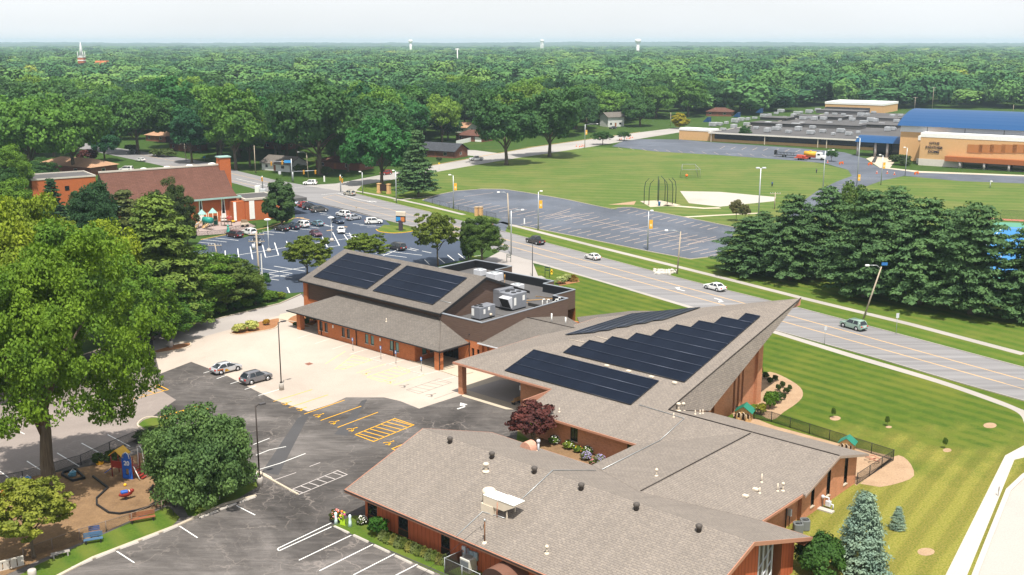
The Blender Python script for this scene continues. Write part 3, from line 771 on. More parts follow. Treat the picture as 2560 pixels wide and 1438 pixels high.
Wd = [[cC(1545, 345), cC(1790, 262), cC(1885, 290), cC(1640, 375), cC(1545, 345)], [cC(1750, 415), cC(1950, 345)]]
for k in range(5):
 a = Vector(cC(1545, 345)).lerp(Vector(cC(1790, 262)), (k + .3) / 5); b = Vector(cC(1640, 375)).lerp(Vector(cC(1885, 290)), (k + .7) / 5); Wd.append([tuple(a), tuple(b)])
lines('accessible_bay_lines', Wd, 0.10, Z5, lineblk)
Wn = [[cC(25, 220), cC(70, 207)], [cC(125, 262), cC(200, 235)], [cC(228, 300), cC(290, 280)], [cC(335, 342), cC(420, 315)], [cC(437, 388), cC(600, 340)],
  [cD(190, 1240), cD(648, 1030)], [cD(185, 1218), cD(620, 1010)], [cD(190, 1240), cD(178, 1230), cD(185, 1218)], [cD(352, 1318), cD(808, 1100)], [cD(520, 1405), cD(975, 1180)], [cD(800, 1438), cD(1143, 1263)], [cD(1140, 1445), cD(1325, 1350)],
  [cE(720, 500), cE(870, 580)], [cE(545, 557), cE(698, 640)], [cE(382, 623), cE(530, 712)], [cE(180, 677), cE(315, 765)], [cE(0, 745), cE(118, 832)], [cE(20, 425), cE(165, 497)],
  [cE(780, 1280), cE(898, 1357)], [cE(1200, 1112), cE(1320, 1190)], [cE(1580, 975), cE(1705, 1038)],
  [cC(440, 1000), cC(415, 950), cC(600, 895), cC(790, 822)], [cC(420, 835), cC(520, 795), cC(645, 770)], [cC(400, 755), cC(520, 708)]]
lines('parking_lines', Wn, 0.13, Z5, linewhite)
Wn = [[cC(545, 1025), cC(720, 965)], [cC(820, 920), cC(900, 890)], [cC(668, 1100), cC(1030, 950), cC(1102, 980), cC(735, 1132), cC(668, 1100)], [cC(390, 920), cC(735, 1132)]]
for k in range(6):
 a = Vector(cC(668, 1100)).lerp(Vector(cC(1030, 950)), (k + .4) / 6); b = Vector(cC(735, 1132)).lerp(Vector(cC(1102, 980)), (k + .6) / 6); Wn.append([tuple(a), tuple(b)])
lines('parking_lines', Wn, 0.12, Z5, linedim)
Yl = [[cE(850, 275), cE(1125, 200), cE(1060, 168), cE(960, 190)], [cE(1060, 385), cE(1340, 303), cE(1400, 335), cE(1130, 410), cE(1060, 385)]]
for k in range(6):
 a = Vector(cE(1060, 385)).lerp(Vector(cE(1340, 303)), (k + .4) / 6); b = Vector(cE(1130, 410)).lerp(Vector(cE(1400, 335)), (k + .6) / 6); Yl.append([tuple(a), tuple(b)])
for k in range(4):
 a = Vector(cE(880, 262)).lerp(Vector(cE(1060, 170)), (k + .4) / 4); b = Vector(cE(900, 262)).lerp(Vector(cE(1125, 200)), (k + .5) / 4); Yl.append([tuple(a), tuple(b)])
lines('hatched_bay_lines', Yl, 0.13, Z5, lineyel)
mb = MB(); arrow(mb, cC(1970, 475), cC(2010, 462), 1, 2.0); struct('turn_arrows', mb, linewhite)
mb = MB()
a = P(*cC(815, 150)); mb.quad(*[Vector((p.x, p.y, Z6)) for p in (P(*cC(782, 150)), P(*cC(812, 162)), P(*cC(850, 150)), P(*cC(820, 140)))]); struct('drain_cover', mb, flat('rusty_iron', (0.22, 0.09, 0.06), 0.8))
# ================================================================== BUILDINGS
UAZ = R(-42.0)
def frame(loc, rz): return Matrix.Translation(loc) @ Matrix.Rotation(rz, 4, 'Z')
def hole_wall(mb, a, b, z0, z1, holes, depth=0.12):
 """wall a->b (plan points), outside on the right; rectangular openings [(s0,s1,h0,h1)]"""
 a, b = Vector((a[0], a[1], 0)), Vector((b[0], b[1], 0))
 L = (b - a).length; d = (b - a) / L
 n = Vector((-d.y, d.x, 0))
 xs = sorted({0.0, L} | {h[0] for h in holes} | {h[1] for h in holes})
 zs = sorted({z0, z1} | {h[2] for h in holes} | {h[3] for h in holes})
 at = lambda s, z, k=0.0: a + d * s + n * k + Vector((0, 0, z))
 for i in range(len(xs) - 1):
  for j in range(len(zs) - 1):
   cx, cz = (xs[i] + xs[i + 1]) / 2, (zs[j] + zs[j + 1]) / 2
   if any(h[0] < cx < h[1] and h[2] < cz < h[3] for h in holes): continue
   mb.quad(at(xs[i], zs[j]), at(xs[i + 1], zs[j]), at(xs[i + 1], zs[j + 1]), at(xs[i], zs[j + 1]))
 for s0, s1, h0, h1 in holes:
  mb.quad(at(s0, h0), at(s1, h0), at(s1, h0, depth), at(s0, h0, depth))
  mb.quad(at(s1, h0), at(s1, h1), at(s1, h1, depth), at(s1, h0, depth))
  mb.quad(at(s1, h1), at(s0, h1), at(s0, h1, depth), at(s1, h1, depth))
  mb.quad(at(s0, h1), at(s0, h0), at(s0, h0, depth), at(s0, h1, depth))
def wframe(a, b):
 """matrix whose x runs along a->b, y points outward (right of a->b) and origin is a"""
 d = (Vector((b[0], b[1], 0)) - Vector((a[0], a[1], 0))).normalized()
 return Matrix(((d.x, d.y, 0, a[0]), (d.y, -d.x, 0, a[1]), (0, 0, 1, 0), (0, 0, 0, 1)))
def window(parent, a, b, s0, s1, z0, z1, glass, fmat, sill=None, bars=0, depth=0.1, hbars=0):
 Mx = wframe(a, b)
 f = MB(Mx); t = 0.07
 f.box(s0, s0 + t, -depth, -depth + 0.08, z0, z1); f.box(s1 - t, s1, -depth, -depth + 0.08, z0, z1)
 f.box(s0 + t, s1 - t, -depth, -depth + 0.08, z0, z0 + t); f.box(s0 + t, s1 - t, -depth, -depth + 0.08, z1 - t, z1)
 for k in range(bars):
  x = s0 + (s1 - s0) * (k + 1) / (bars + 1); f.box(x - .03, x + .03, -depth, -depth + 0.07, z0 + t, z1 - t)
 for k in range(hbars):
  z = z0 + (z1 - z0) * (k + 1) / (hbars + 1); f.box(s0 + t, s1 - t, -depth, -depth + 0.065, z - .03, z + .03)
 w = obj('window', f, fmat, parent)
 g = MB(Mx); g.box(s0 + .01, s1 - .01, -depth - 0.05, -depth + 0.03, z0 + .01, z1 - .01); obj('pane', g, glass, w)
 if sill:
  q = MB(Mx); q.box(s0 - 0.08, s1 + 0.08, -0.08, 0.07, z0 - 0.09, z0 - 0.003); obj('sill', q, sill, w)
 return w
def gutter(parent, pts, mat, w=0.14, h=0.16, name='gutter'):
 mb = MB()
 for a, b in zip(pts[:-1], pts[1:]):
  a, b = Vector(a), Vector(b); d = (b - a).normalized(); n = Vector((d.y, -d.x, 0)).normalized()
  lo = Vector((0, 0, -h))
  A = [a - d * .0, a + n * w, a + n * w + lo, a + lo]; B = [b, b + n * w, b + n * w + lo, b + lo]
  mb.loft([A, B])
 return obj(name, mb, mat, parent)
HO = Vector((-10.36, 146.87, 0))
hall = thing('church_hall', 'brick church hall with long grey gable roof carrying two solar arrays', 'building', HO, UAZ)
br = MB()
wins = [(-27.75, -26.95), (-26.4, -25.65), (-22.1, -21.4), (-20.85, -20.15), (-16.5, -15.75), (-15.2, -14.45), (-10.8, -10.05), (-9.55, -8.8)]
hole_wall(br, (-28.2, 0), (-5.32, 0), 0, 3.0, [(w0 + 28.2, w1 + 28.2, 0.85, 2.35) for w0, w1 in wins])
hole_wall(br, (-5.32, 0), (-5.32, 5.2), 0, 3.0, [(1.5, 2.4, 0.85, 2.35), (3.1, 4.0, 0.85, 2.35)])
hole_wall(br, (-5.32, 5.2), (3.4, 5.2), 0, 3.5, [(0.1, 3.9, 0, 2.7), (6.6, 7.15, 0.6, 2.4), (7.65, 8.2, 0.6, 2.4)], 0.3)
hole_wall(br, (-28.2, 5.7), (-28.2, 0), 0, 3.0, [])
hole_wall(br, (-38.6, 5.7), (-28.2, 5.7), 0, 3.4, [(4, 5, .8, 2.4), (6, 7, .8, 2.4)])
hole_wall(br, (-38.6, 25), (-38.6, 5.7), 0, 3.4, [])
hole_wall(br, (3.4, 5.2), (3.1, 25.2), 0, 3.5, [])
hole_wall(br, (0.25, 30.8), (-29.0, 37.6), 0, 3.4, [])
br.box(-38.9, -37.9, 5.45, 6.5, 0, 6.4)
hw = obj('wall', br, M['brick'], hall)
pm = MB(); pm.box(-.6, .32, -.55, .35, 0, 3.0); obj('pier', pm, M['brick'], hall)
pm = MB(); pm.box(-33.35, -32.45, -.3, .6, 0, 3.0); obj('pier', pm, M['brick'], hall)
for w0, w1 in wins:
 window(hall, (-28.2, 0), (-5.32, 0), w0 + 28.2, w1 + 28.2, .85, 2.35, M['glass_teal'] if w0 > -20 else M['glass'], black, M['concrete_white'])
for s0 in (1.5, 3.1): window(hall, (-5.32, 0), (-5.32, 5.2), s0, s0 + .9, .85, 2.35, M['glass_teal'], black, M['concrete_white'])
for s0 in (6.6, 7.65): window(hall, (-5.32, 5.2), (3.4, 5.2), s0, s0 + .55, .6, 2.4, M['glass'], black, None, depth=.25)
dr = MB(wframe((-5.32, 5.2), (3.4, 5.2))); dr.box(.12, 3.88, -.28, -.2, 0, 2.68); d_ = obj('door', dr, M['glass'], hall)
dr = MB(wframe((-5.32, 5.2), (3.4, 5.2)))
for x in (.12, 1.3, 2.0, 2.7, 3.8): dr.box(x, x + .07, -.2, -.14, 0, 2.68)
dr.box(.12, 3.88, -.2, -.14, 2.1, 2.18); obj('door_frame', dr, black, d_)
lr = MB()
e0, e1_, t0, t1 = (-34.9, -.85, 3.05), (.75, -.85, 3.05), (-28.9, 5.71, 5.64), (-5.71, 5.71, 5.64)
b0, b1 = (-34.9, 5.71, 3.05), (.75, 5.71, 3.05)
lr.quad(e0, e1_, t1, t0); lr.poly([e1_, b1, t1]); lr.poly([b0, e0, t0]); lr.quad(b0, b1, e1_, e0); lr.poly([b1, b0, t0, t1])
obj('lower_roof', lr, M['shingle_new'], hall)
gutter(hall, [e0, e1_], black); gutter(hall, [(.9, -.99, 3.05), (.9, 5.7, 3.05)], black); gutter(hall, [(-35.05, 5.7, 3.05), (-35.05, -.99, 3.05)], black)
hc = MB(); hc.tube([(.8, -.9, 3.1), (-5.71, 5.71, 5.68)], .09, 5); obj('hip_cap', hc, M['shingle_new'], hall)
vl = MB(); vl.loft([[(0.75, 5.66, 3.08), (0.95, 5.5, 3.08), (.95, 5.5, 3.5), (.75, 5.66, 3.5)], [(-5.7, 5.64, 5.66), (-5.5, 5.45, 5.66), (-5.5, 5.45, 6.05), (-5.7, 5.64, 6.05)]]); obj('roof_trim', vl, black, hall)
up = MB()
up.quad((-38.4, 5.75, 3.4), (-5.5, 5.75, 3.4), (-5.5, 5.75, 6.6), (-38.4, 5.75, 6.6))
up.poly([(-5.45, 5.75, 4.9), (-5.45, 24.2, 4.9), (-5.45, 24.2, 6.7), (-5.45, 15, 10.3), (-5.45, 5.75, 6.7)])
up.poly([(-38.4, 24.2, 3.4), (-38.4, 5.75, 3.4), (-38.4, 5.75, 6.7), (-38.4, 15, 10.3), (-38.4, 24.2, 6.7)])
up.quad((-5.5, 24.2, 3.4), (-38.4, 24.2, 3.4), (-38.4, 24.2, 6.6), (-5.5, 24.2, 6.6))
obj('upper_wall', up, M['siding_brown'], hall)
ur = MB()
ur.ext([(-39.27, 4.91, 6.57), (-4.94, 4.91, 6.57), (-4.94, 15, 10.52), (-39.27, 15, 10.52)], .18)
ur.ext([(-39.27, 15, 10.52), (-4.94, 15, 10.52), (-4.94, 25.07, 6.57), (-39.27, 25.07, 6.57)], .18)
obj('roof', ur, M['shingle_new'], hall)
gutter(hall, [(-39.3, 4.91, 6.55), (-4.9, 4.91, 6.55)], black, .16, .2)
rk = MB()
for a, b in (((-4.93, 4.75, 6.5), (-4.93, 15, 10.5)), ((-4.93, 15, 10.5), (-4.93, 25.2, 6.5))):
 a, b = Vector(a), Vector(b); dz = Vector((0, 0, -.42)); dx = Vector((.09, 0, 0))
 rk.loft([[a, a + dx, a + dx + dz, a + dz], [b, b + dx, b + dx + dz, b + dz]])
obj('rake_board', rk, black, hall)
gs = MB(); gs.box(-37.6, -5.5, 4.95, 5.72, 6.3, 6.36); obj('soffit', gs, black, hall)
FR = [(3.42, 5.2), (3.1, 25.28), (.15, 25.28), (.15, 30.8), (-6.6, 30.8), (-6.6, 33.45), (-20.1, 33.5), (-20.1, 37.8), (-29.0, 37.6), (-29.0, 25.1), (-5.4, 25.1), (-5.4, 5.2)]
dk = MB(); pts = [Vector((x, y, 5.15)) for x, y in FR]
for t in tessellate_polygon([pts]):
 a, b, c = (pts[i] for i in t); dk.poly([a, b, c] if (b - a).cross(c - a).z > 0 else [a, c, b])
dk.box(-5.3, 2.9, 14.2, 25, 5.16, 5.2)
obj('flat_roof', dk, membrane_grey, hall)
pw = MB(); pi_ = MB(); pc = MB()
for (a, b) in zip(FR[:10], FR[1:10]):
 a, b = Vector((*a, 0)), Vector((*b, 0)); d = (b - a).normalized(); n = Vector((d.y, -d.x, 0))
 zl = 3.45
 A = [a - d * 0.0, b]
 pw.loft([[a + Vector((0, 0, zl)), a + n * .02 + Vector((0, 0, zl)), a + n * .02 + Vector((0, 0, 6.5)), a + Vector((0, 0, 6.5))], [b + Vector((0, 0, zl)), b + n * .02 + Vector((0, 0, zl)), b + n * .02 + Vector((0, 0, 6.5)), b + Vector((0, 0, 6.5))]])
 pi_.loft([[a - n * .25 + Vector((0, 0, 5.1)), a + Vector((0, 0, 5.1)), a + Vector((0, 0, 6.5)), a - n * .25 + Vector((0, 0, 6.5))], [b - n * .25 + Vector((0, 0, 5.1)), b + Vector((0, 0, 5.1)), b + Vector((0, 0, 6.5)), b - n * .25 + Vector((0, 0, 6.5))]])
 a2, b2 = a - d * .04, b + d * .04
 pc.loft([[a2 - n * .2 + Vector((0, 0, 6.505)), a2 + n * .06 + Vector((0, 0, 6.505)), a2 + n * .06 + Vector((0, 0, 6.62)), a2 - n * .2 + Vector((0, 0, 6.6))], [b2 - n * .2 + Vector((0, 0, 6.505)), b2 + n * .06 + Vector((0, 0, 6.505)), b2 + n * .06 + Vector((0, 0, 6.62)), b2 - n * .2 + Vector((0, 0, 6.6))]])
pw.box(-5.4, 3.42, 5.17, 5.2, 3.5, 6.5); pi_.box(-5.4, 3.2, 5.2, 5.45, 5.1, 6.5); pc.box(-5.45, 3.48, 5.12, 5.5, 6.505, 6.61)
obj('parapet', pw, M['siding_brown'], hall); obj('parapet_lining', pi_, flat('lining_black', (.014, .015, .018), .7, .2), hall); obj('parapet_cap', pc, flat('cap_grey', (.24, .26, .29), .45, .4), hall)
pw = MB(); pw.box(-6.6, -6.35, 30.6, 30.8, 5.1, 6.5); obj('roof_divider', pw, membrane, hall); pw = MB(); pw.box(-2, 3, 21.5, 21.7, 5.15, 5.7); obj('roof_divider', pw, membrane, hall)
for x in (-27.25, -18.5, -9.9):
 dp = MB(); dp.tube([(x, -.85, 2.9), (x, -.12, 2.55), (x, -.08, 0.1)], .07, 6); obj('downpipe', dp, black, hall)
dp = MB(); dp.tube([(.42, -.5, 2.95), (.42, -.5, .1)], .07, 6); obj('downpipe', dp, black, hall)
dp = MB(); dp.tube([(.9, 5.3, 3.4), (.9, 5.1, 3.2), (.9, 5.1, .1)], .07, 6); obj('downpipe', dp, black, hall)
for x in (-24.2, -12.9):
 lm = MB(); lm.bbox(x - .14, x + .14, -.14, 0, 1.85, 2.35, .04); obj('wall_lamp', lm, white, hall)
wv = MB(); wv.sphere((.9, 5.12, 4.4), .1, .1, .1); obj('wall_vent', wv, black, hall)
sw = MB(); sw.box(3.1, 7.2, 26.2, 26.5, 0, 2.6); sw.box(3.1, 7.2, 26.15, 26.55, 2.6, 2.7); obj('screen_wall', sw, M['brick'], hall)
LK = thing('entrance_link', 'low shingled link between the gabled hall and the pointed sanctuary', 'building', HO, UAZ)
lk = MB()
lk.ext([(3.0, 4.75, 3.6), (17.0, 4.75, 3.6), (17.0, 15.2, 5.4), (3.0, 15.2, 5.4)], .15)
lk.ext([(3.0, 15.2, 5.4), (13.5, 15.2, 5.4), (10.2, 20.0, 4.4), (3.0, 24.8, 3.75)], .15)
obj('roof', lk, M['shingle_new'], LK)
lk = MB()
lk.ext([(4.8, 25.5, 3.75), (10.0, 19.8, 4.45), (20, 30, 4.5), (14.5, 36.5, 4.3), (9.5, 33.8, 4.0)], .15)
lk.ext([(10.0, 19.8, 4.45), (13.5, 15.2, 5.3), (26, 24, 5.2), (20, 30, 4.55)], .15)
obj('rear_roof', lk, M['shingle_new'], LK)
lw = MB(); hole_wall(lw, (3.4, 5.6), (9.5, 5.6), 0, 3.5, [(1.2, 1.7, .5, 2.3)]); obj('wall', lw, M['brick'], LK)
lw = MB(); hole_wall(lw, (15, 35), (5.5, 26), 0, 3.6, []); obj('rear_wall', lw, M['brick'], LK)
gutter(LK, [(3.0, 4.75, 3.6), (9.5, 4.75, 3.6)], ltgrey, .14, .15)
rc = MB(); rc.tube([(3.05, 15.2, 5.43), (13.5, 15.2, 5.43)], .08, 5); obj('ridge_cap', rc, darkbrown, LK)
dp = MB(); dp.tube([(4.0, 4.7, 3.45), (4.4, 5.4, 3.1), (4.4, 5.45, .1)], .07, 6); obj('downpipe', dp, black, LK)
SO = Vector((28.48, 97.11, 0)) + Vector((math.cos(R(42)), -math.sin(R(42)), 0)) * .8 - Vector((math.sin(R(42)), math.cos(R(42)), 0)) * .96
sanc = thing('church_sanctuary', 'sanctuary whose grey shingled roof rises to a sharp point over tall brick walls', 'building', SO, UAZ)
mN = .2668
Cc, T_ = (-53.3, 5.2, 4.70), (-20.0, 36.7, 13.1)
sr = MB()
sr.ext([Cc, (-36.4, 5.2, 4.70), (-20.7, 5.2, 4.70), (-20.7, 7.1, 5.205), T_], .3)
sr.ext([Cc, T_, (-51.3, 36.7, 5.2), (-53.3, 36.7, 4.70)], .3)
obj('roof', sr, M['shingle'], sanc)
fc = MB()
A_, B_ = (-20.7, 7.1, 5.2), (-19.55, 14.3, 3.45)
fc.poly([T_, A_, B_]); fc.poly([(-20.5, 36.2, 12.7), (-20.1, 14.4, 3.4), (-21.2, 7.3, 4.9)]); fc.poly([T_, B_, (-20.1, 14.4, 3.4), (-20.5, 36.2, 12.7)])
A2, B2 = (-51.3, 36.7, 5.2), (-44, 37.9, 3.45)
fc.poly([T_, B2, A2]); fc.poly([T_, (-20.5, 36.2, 12.7), (-44, 36.4, 3.4), B2])
obj('mansard_roof', fc, M['shingle'], sanc)
ec = MB(); ec.tube([Vector(T_) + Vector((.02, 0, .03)), Vector(A_) + Vector((.02, 0, .03))], .07, 5); obj('edge_trim', ec, darkbrown, sanc)
tipb = MB(); tipb.loft([[(-20.05, 36.6, 13.0), (-21.3, 35.6, 12.4), (-21.3, 35.6, 11.6), (-20.05, 36.55, 12.2)], [(-19.9, 36.5, 13.0), (-20.9, 35.2, 12.4), (-20.9, 35.2, 11.6), (-19.9, 36.45, 12.2)]]); obj('prow_board', tipb, copper, sanc)
tipb = MB(); tipb.loft([[(-50.9, 36.75, 5.05), (-44.2, 37.85, 3.4), (-44.2, 37.85, 3.15), (-50.9, 36.75, 4.7)], [(-50.9, 36.9, 5.05), (-44.2, 38.0, 3.4), (-44.2, 38.0, 3.15), (-50.9, 36.9, 4.7)]]); obj('end_board', tipb, copper, sanc)
eb = MB(); eb.box(-53.35, -36.35, 5.06, 5.19, 4.4, 4.66); obj('eave_board', eb, copper, sanc); eb = MB(); eb.box(-53.45, -53.31, 5.06, 36.7, 4.4, 4.66); obj('eave_board', eb, copper, sanc)
for q in ((-53.4, 6.05), (-53.4, 27)):
 pm = MB(); pm.box(q[0], q[0] + .78, q[1], q[1] + .78, 0, 4.4); obj('pier', pm, M['brick_old'], sanc)
bm_ = MB(); bm_.box(-53.1, -43.1, 6.2, 6.5, 4.1, 4.4); obj('canopy_beam', bm_, woodred, sanc)
sw = MB()
hole_wall(sw, (-43.1, 7.0), (-30, 7.0), 0, 4.4, [])
hole_wall(sw, (-43.1, 30), (-43.1, 7.0), 0, 4.4, [(4, 8, 0, 2.6), (13, 16, 0, 2.6)], .25)
def zt(v): return 3.4 + (v - 14.3) / 22.4 * 9.6
segs = [(14.6, 17.2), (17.9, 18.5), (19.2, 23.6), (24.1, 24.6), (25.1, 25.6), (26.1, 29.7)]
for v0, v1 in segs:
 x = -21.9
 sw.add([(x, v0, 0), (x, v1, 0), (x, v1, zt(v1)), (x, v0, zt(v0)), (x - .6, v0, 0), (x - .6, v1, 0), (x - .6, v1, zt(v1)), (x - .6, v0, zt(v0))],
   [[0, 1, 2, 3], [4, 7, 6, 5], [0, 3, 7, 4], [1, 5, 6, 2], [3, 2, 6, 7]])
sw.box(-22.6, -21.5, 28.9, 30.1, 0, 9.9)
hole_wall(sw, (-21.9, 30.0), (-43.1, 30.0), 0, 4.6, [])
sw.quad((-21.9, 30.0, 4.6), (-43.1, 30.0, 4.6), (-43.1, 30.0, 5.6), (-21.9, 30.0, 10.0))
obj('wall', sw, M['brick_old'], sanc)
for (v0, v1) in ((17.2, 17.9), (18.5, 19.2), (23.6, 24.1), (24.6, 25.1), (25.6, 26.1)):
 g = MB(); g.quad((-22.35, v0, .3), (-22.35, v1, .3), (-22.35, v1, zt(v1) - .2), (-22.35, v0, zt(v0) - .2)); obj('slot_window', g, glass_mat('slot_glass', (.03, .018, .013)), sanc)
dm = MB(wframe((-43.1, 30), (-43.1, 7.0))); dm.box(4.03, 7.97, -.24, -.18, 0, 2.58); obj('door', dm, M['glass'], sanc); dm = MB(wframe((-43.1, 30), (-43.1, 7.0))); dm.box(13.03, 15.97, -.24, -.18, 0, 2.58); obj('door', dm, M['glass'], sanc)
lm = MB(); lm.bbox(-43.4, -43.1, 7.1, 7.3, 2.5, 3.1, .04); obj('wall_lamp', lm, white, sanc)
EFW = P(865.4, 1226.9, 3.31); EFW = Vector((-16.26, 97.23, 0))
rel = EFW - SO
cu, su = math.cos(R(42)), math.sin(R(42))
ew = (rel.x * cu - rel.y * su, rel.x * su + rel.y * cu)      # office wing eave corner in the wing's own axes
vf = ew[1] + 20.92
wing = thing('classroom_wing', 'brown brick classroom wing with grey T shaped roof behind the siding wing', 'building', SO, UAZ)
wr = MB()
wr.ext([(-36.36, -.0, 3.31), (0, 0, 3.31), (0, 7.1, 5.2), (-20.68, 7.1, 5.2), (-20.68, 5.19, 4.69), (-36.36, 5.19, 4.69)], .16)
wr.ext([(-20.68, 7.12, 5.2), (0, 7.12, 5.2), (0, 14.21, 3.31), (-19.6, 14.21, 3.31)], .16)
obj('roof', wr, M['shingle'], wing)
cr_ = MB()
xl, xr, xm = -19.95, -.3, -9.9
cr_.ext([(xl, vf + .02, 3.33), (xm, vf - 5.8, 5.215), (xm, 7.1, 5.215), (xl, .0, 3.33)], .16)
cr_.ext([(xm, vf - 5.8, 5.215), (xr, vf + .02, 3.33), (xr, .0, 3.33), (xm, 7.1, 5.215)], .16)
obj('connector_roof', cr_, M['shingle'], wing)
rc = MB(); rc.tube([(xm, vf - 5.6, 5.25), (xm, 6.6, 5.25)], .07, 5); rc.tube([(-20.6, 7.11, 5.24), (-.05, 7.11, 5.24)], .07, 5); obj('ridge_cap', rc, darkbrown, wing)
for b_ in ((-36.4, -20.0, -.1, -.002, 3.05, 3.3), (-36.46, -36.365, -.1, 5.1, 3.05, 4.6), (xr + .002, xr + .1, vf, -.1, 3.05, 3.3)): eb = MB(); eb.box(*b_); obj('eave_board', eb, copper, wing)
rk = MB()
for a, b in (((.003, -.1, 3.26), (.003, 7.1, 5.18)), ((.003, 7.1, 5.18), (.003, 14.3, 3.26))):
 a, b = Vector(a), Vector(b); dz = Vector((0, 0, -.25)); dx = Vector((.06, 0, 0))
 rk.loft([[a, a + dx, a + dx + dz, a + dz], [b, b + dx, b + dx + dz, b + dz]])
obj('rake_board', rk, flat('rake_tan', (.30, .23, .19)), wing)
ww = MB()
hole_wall(ww, (-36.3 + 1, .96), (-19.95 + .8, .96), 0, 3.3, [(5.3, 6.4, .9, 2.9), (13.4, 14.6, .9, 2.9)])
hole_wall(ww, (xl + .8, .96), (xl + .8, vf + 1), 0, 3.3, [])
gz = lambda v: 3.2 + min(v, 14.2 - v) * mN
def gseg(v0, v1, z0=0.0):
 top = [(-.8, v1, gz(v1)), (-.8, v0, gz(v0))]
 if v0 < 7.1 < v1: top.insert(1, (-.8, 7.1, gz(7.1)))
 ww.poly([(-.8, v0, z0), (-.8, v1, z0)] + top)
for v0, v1 in ((.96, 2.9), (3.6, 6.3), (7.1, 10.3), (11.1, 13.25)): gseg(v0, v1)
for v0, v1 in ((2.9, 3.6), (6.3, 7.1), (10.3, 11.1)): ww.quad((-.8, v0, 0), (-.8, v1, 0), (-.8, v1, .75), (-.8, v0, .75))
hole_wall(ww, (-.8, 13.25), (-19, 13.25), 0, 3.3, [])
hole_wall(ww, (xr - .9, -8.0), (xr - .9, .96), 0, 3.3, [])
ww.quad((xr - .9, .96, 0), (-.8, .96, 0), (-.8, .96, 3.3), (xr - .9, .96, 3.3))
obj('wall', ww, M['brick_old'], wing)
for v0, v1 in ((2.9, 3.6), (6.3, 7.1), (10.3, 11.1)):
 f = MB(); f.box(-1.05, -.98, v0, v1, 1.3, 2.7); f.box(-1.0, -.93, v0, v0 + .06, 1.3, 2.7); f.box(-1.0, -.93, v1 - .06, v1, 1.3, 2.7)
 w = obj('window', f, M['glass'], wing)
 f = MB(); f.box(-1.06, -.96, v0, v1, .75, 1.3); obj('panel', f, darkbrown, w); f = MB(); f.box(-1.06, -.96, v0, v1, 2.7, gz(v0) if v0 < 7 else gz(v1)); obj('panel', f, darkbrown, w)
 f = MB(); f.box(-1.0, -.72, v0 - .1, v1 + .1, .66, .748); obj('sill', f, M['concrete'], w)
for s0, s1 in ((5.3, 6.4), (13.4, 14.6)): window(wing, (-35.3, .96), (-19.15, .96), s0, s1, .9, 2.9, M['glass'], darkbrown, M['concrete'], 1)
dp = MB(); dp.tube([(-.35, -1.6, 3.1), (-1.1, -1.6, 2.8), (-1.1, -1.6, .1)], .06, 6); obj('downpipe', dp, black, wing)
off = thing('office_wing', 'long front wing of red vertical siding under a broad grey shingled roof', 'building', EFW, UAZ)
OL, OW, OR_ = 38.75, 20.92, 6.71
ro = MB()
ro.ext([(0, 0, 3.31), (OL, 0, 3.31), (OL, OW / 2, OR_), (0, OW / 2, OR_)], .2)
ro.ext([(0, OW / 2, OR_), (OL, OW / 2, OR_), (OL, OW, 3.31), (0, OW, 3.31)], .2)
obj('roof', ro, M['shingle'], off)
eb = MB(); eb.box(-.05, OL + .05, -.16, -.003, 2.98, 3.28); eb.box(-.05, OL + .05, OW + .003, OW + .1, 2.98, 3.28); obj('eave_board', eb, copper, off)
gutter(off, [(-.05, -.17, 3.3), (OL, -.17, 3.3)], darkbrown, .12, .1)
rk = MB()
for x, y0, z0, y1, z1 in ((OL + .003, -.17, 3.3, OW / 2, OR_), (OL + .003, OW / 2, OR_, OW + .1, 3.3), (-.075, -.17, 3.3, OW / 2, OR_), (-.075, OW / 2, OR_, OW + .1, 3.3)):
 a, b = Vector((x, y0, z0)), Vector((x, y1, z1)); dz = Vector((0, 0, -.36)); dx = Vector((.07, 0, 0))
 rk.loft([[a, a + dx, a + dx + dz, a + dz], [b, b + dx, b + dx + dz, b + dz]])
obj('rake_board', rk, copper, off)
so = MB(); so.box(.05, OL - .05, 0, 1.3, 2.95, 3.0); so.box(.05, OL - .05, OW - 1.3, OW, 2.95, 3.0); obj('soffit', so, woodred, off)
v1w = 1.25
P0 = lambda px, py: (P(px, py) - EFW)
def uvo(px, py):
 q = P0(px, py); return (q.x * cu - q.y * su, q.x * su + q.y * cu)
u0 = 1.3
wz = MB()
ww_ = [(uvo(928, 1301)[0] - u0 - .1, uvo(950, 1311)[0] - u0), (uvo(1004, 1334)[0] - u0, uvo(1026, 1346)[0] - u0), (uvo(1107, 1383)[0] - u0, uvo(1131, 1392)[0] - u0), (25, 26.2), (31, 32.2)]
hole_wall(wz, (u0, v1w), (OL - 1.0, v1w), 0, 3.0, [(a, b, 0.75, 2.72) for a, b in ww_])
hole_wall(wz, (u0, OW - 1.2), (u0, v1w), 0, 3.0, [])
wz.poly([(u0, OW - 1.2, 3), (u0, v1w, 3), (u0, v1w, 3.4), (u0, OW / 2, OR_ - .2), (u0, OW - 1.2, 3.4)])
gzo = lambda v: 3.1 + min(v, OW - v) * .325
xg = OL - 1.0
def gs2(v0, v1, z0=0.0):
 top = [(xg, v1, gzo(v1)), (xg, v0, gzo(v0))]
 if v0 < OW / 2 < v1: top.insert(1, (xg, OW / 2, gzo(OW / 2)))
 wz.poly([(xg, v0, z0), (xg, v1, z0)] + top)
gs2(v1w, 13.2); gs2(17.4, OW - 1.2)
wz.poly([(xg, 13.2, gzo(13.2) - .5), (xg, 17.4, gzo(17.4) - .5), (xg, 17.4, gzo(17.4)), (xg, 13.2, gzo(13.2))])
hole_wall(wz, (xg, OW - 1.2), (u0, OW - 1.2), 0, 3.0, [])
obj('wall', wz, M['siding_red'], off)
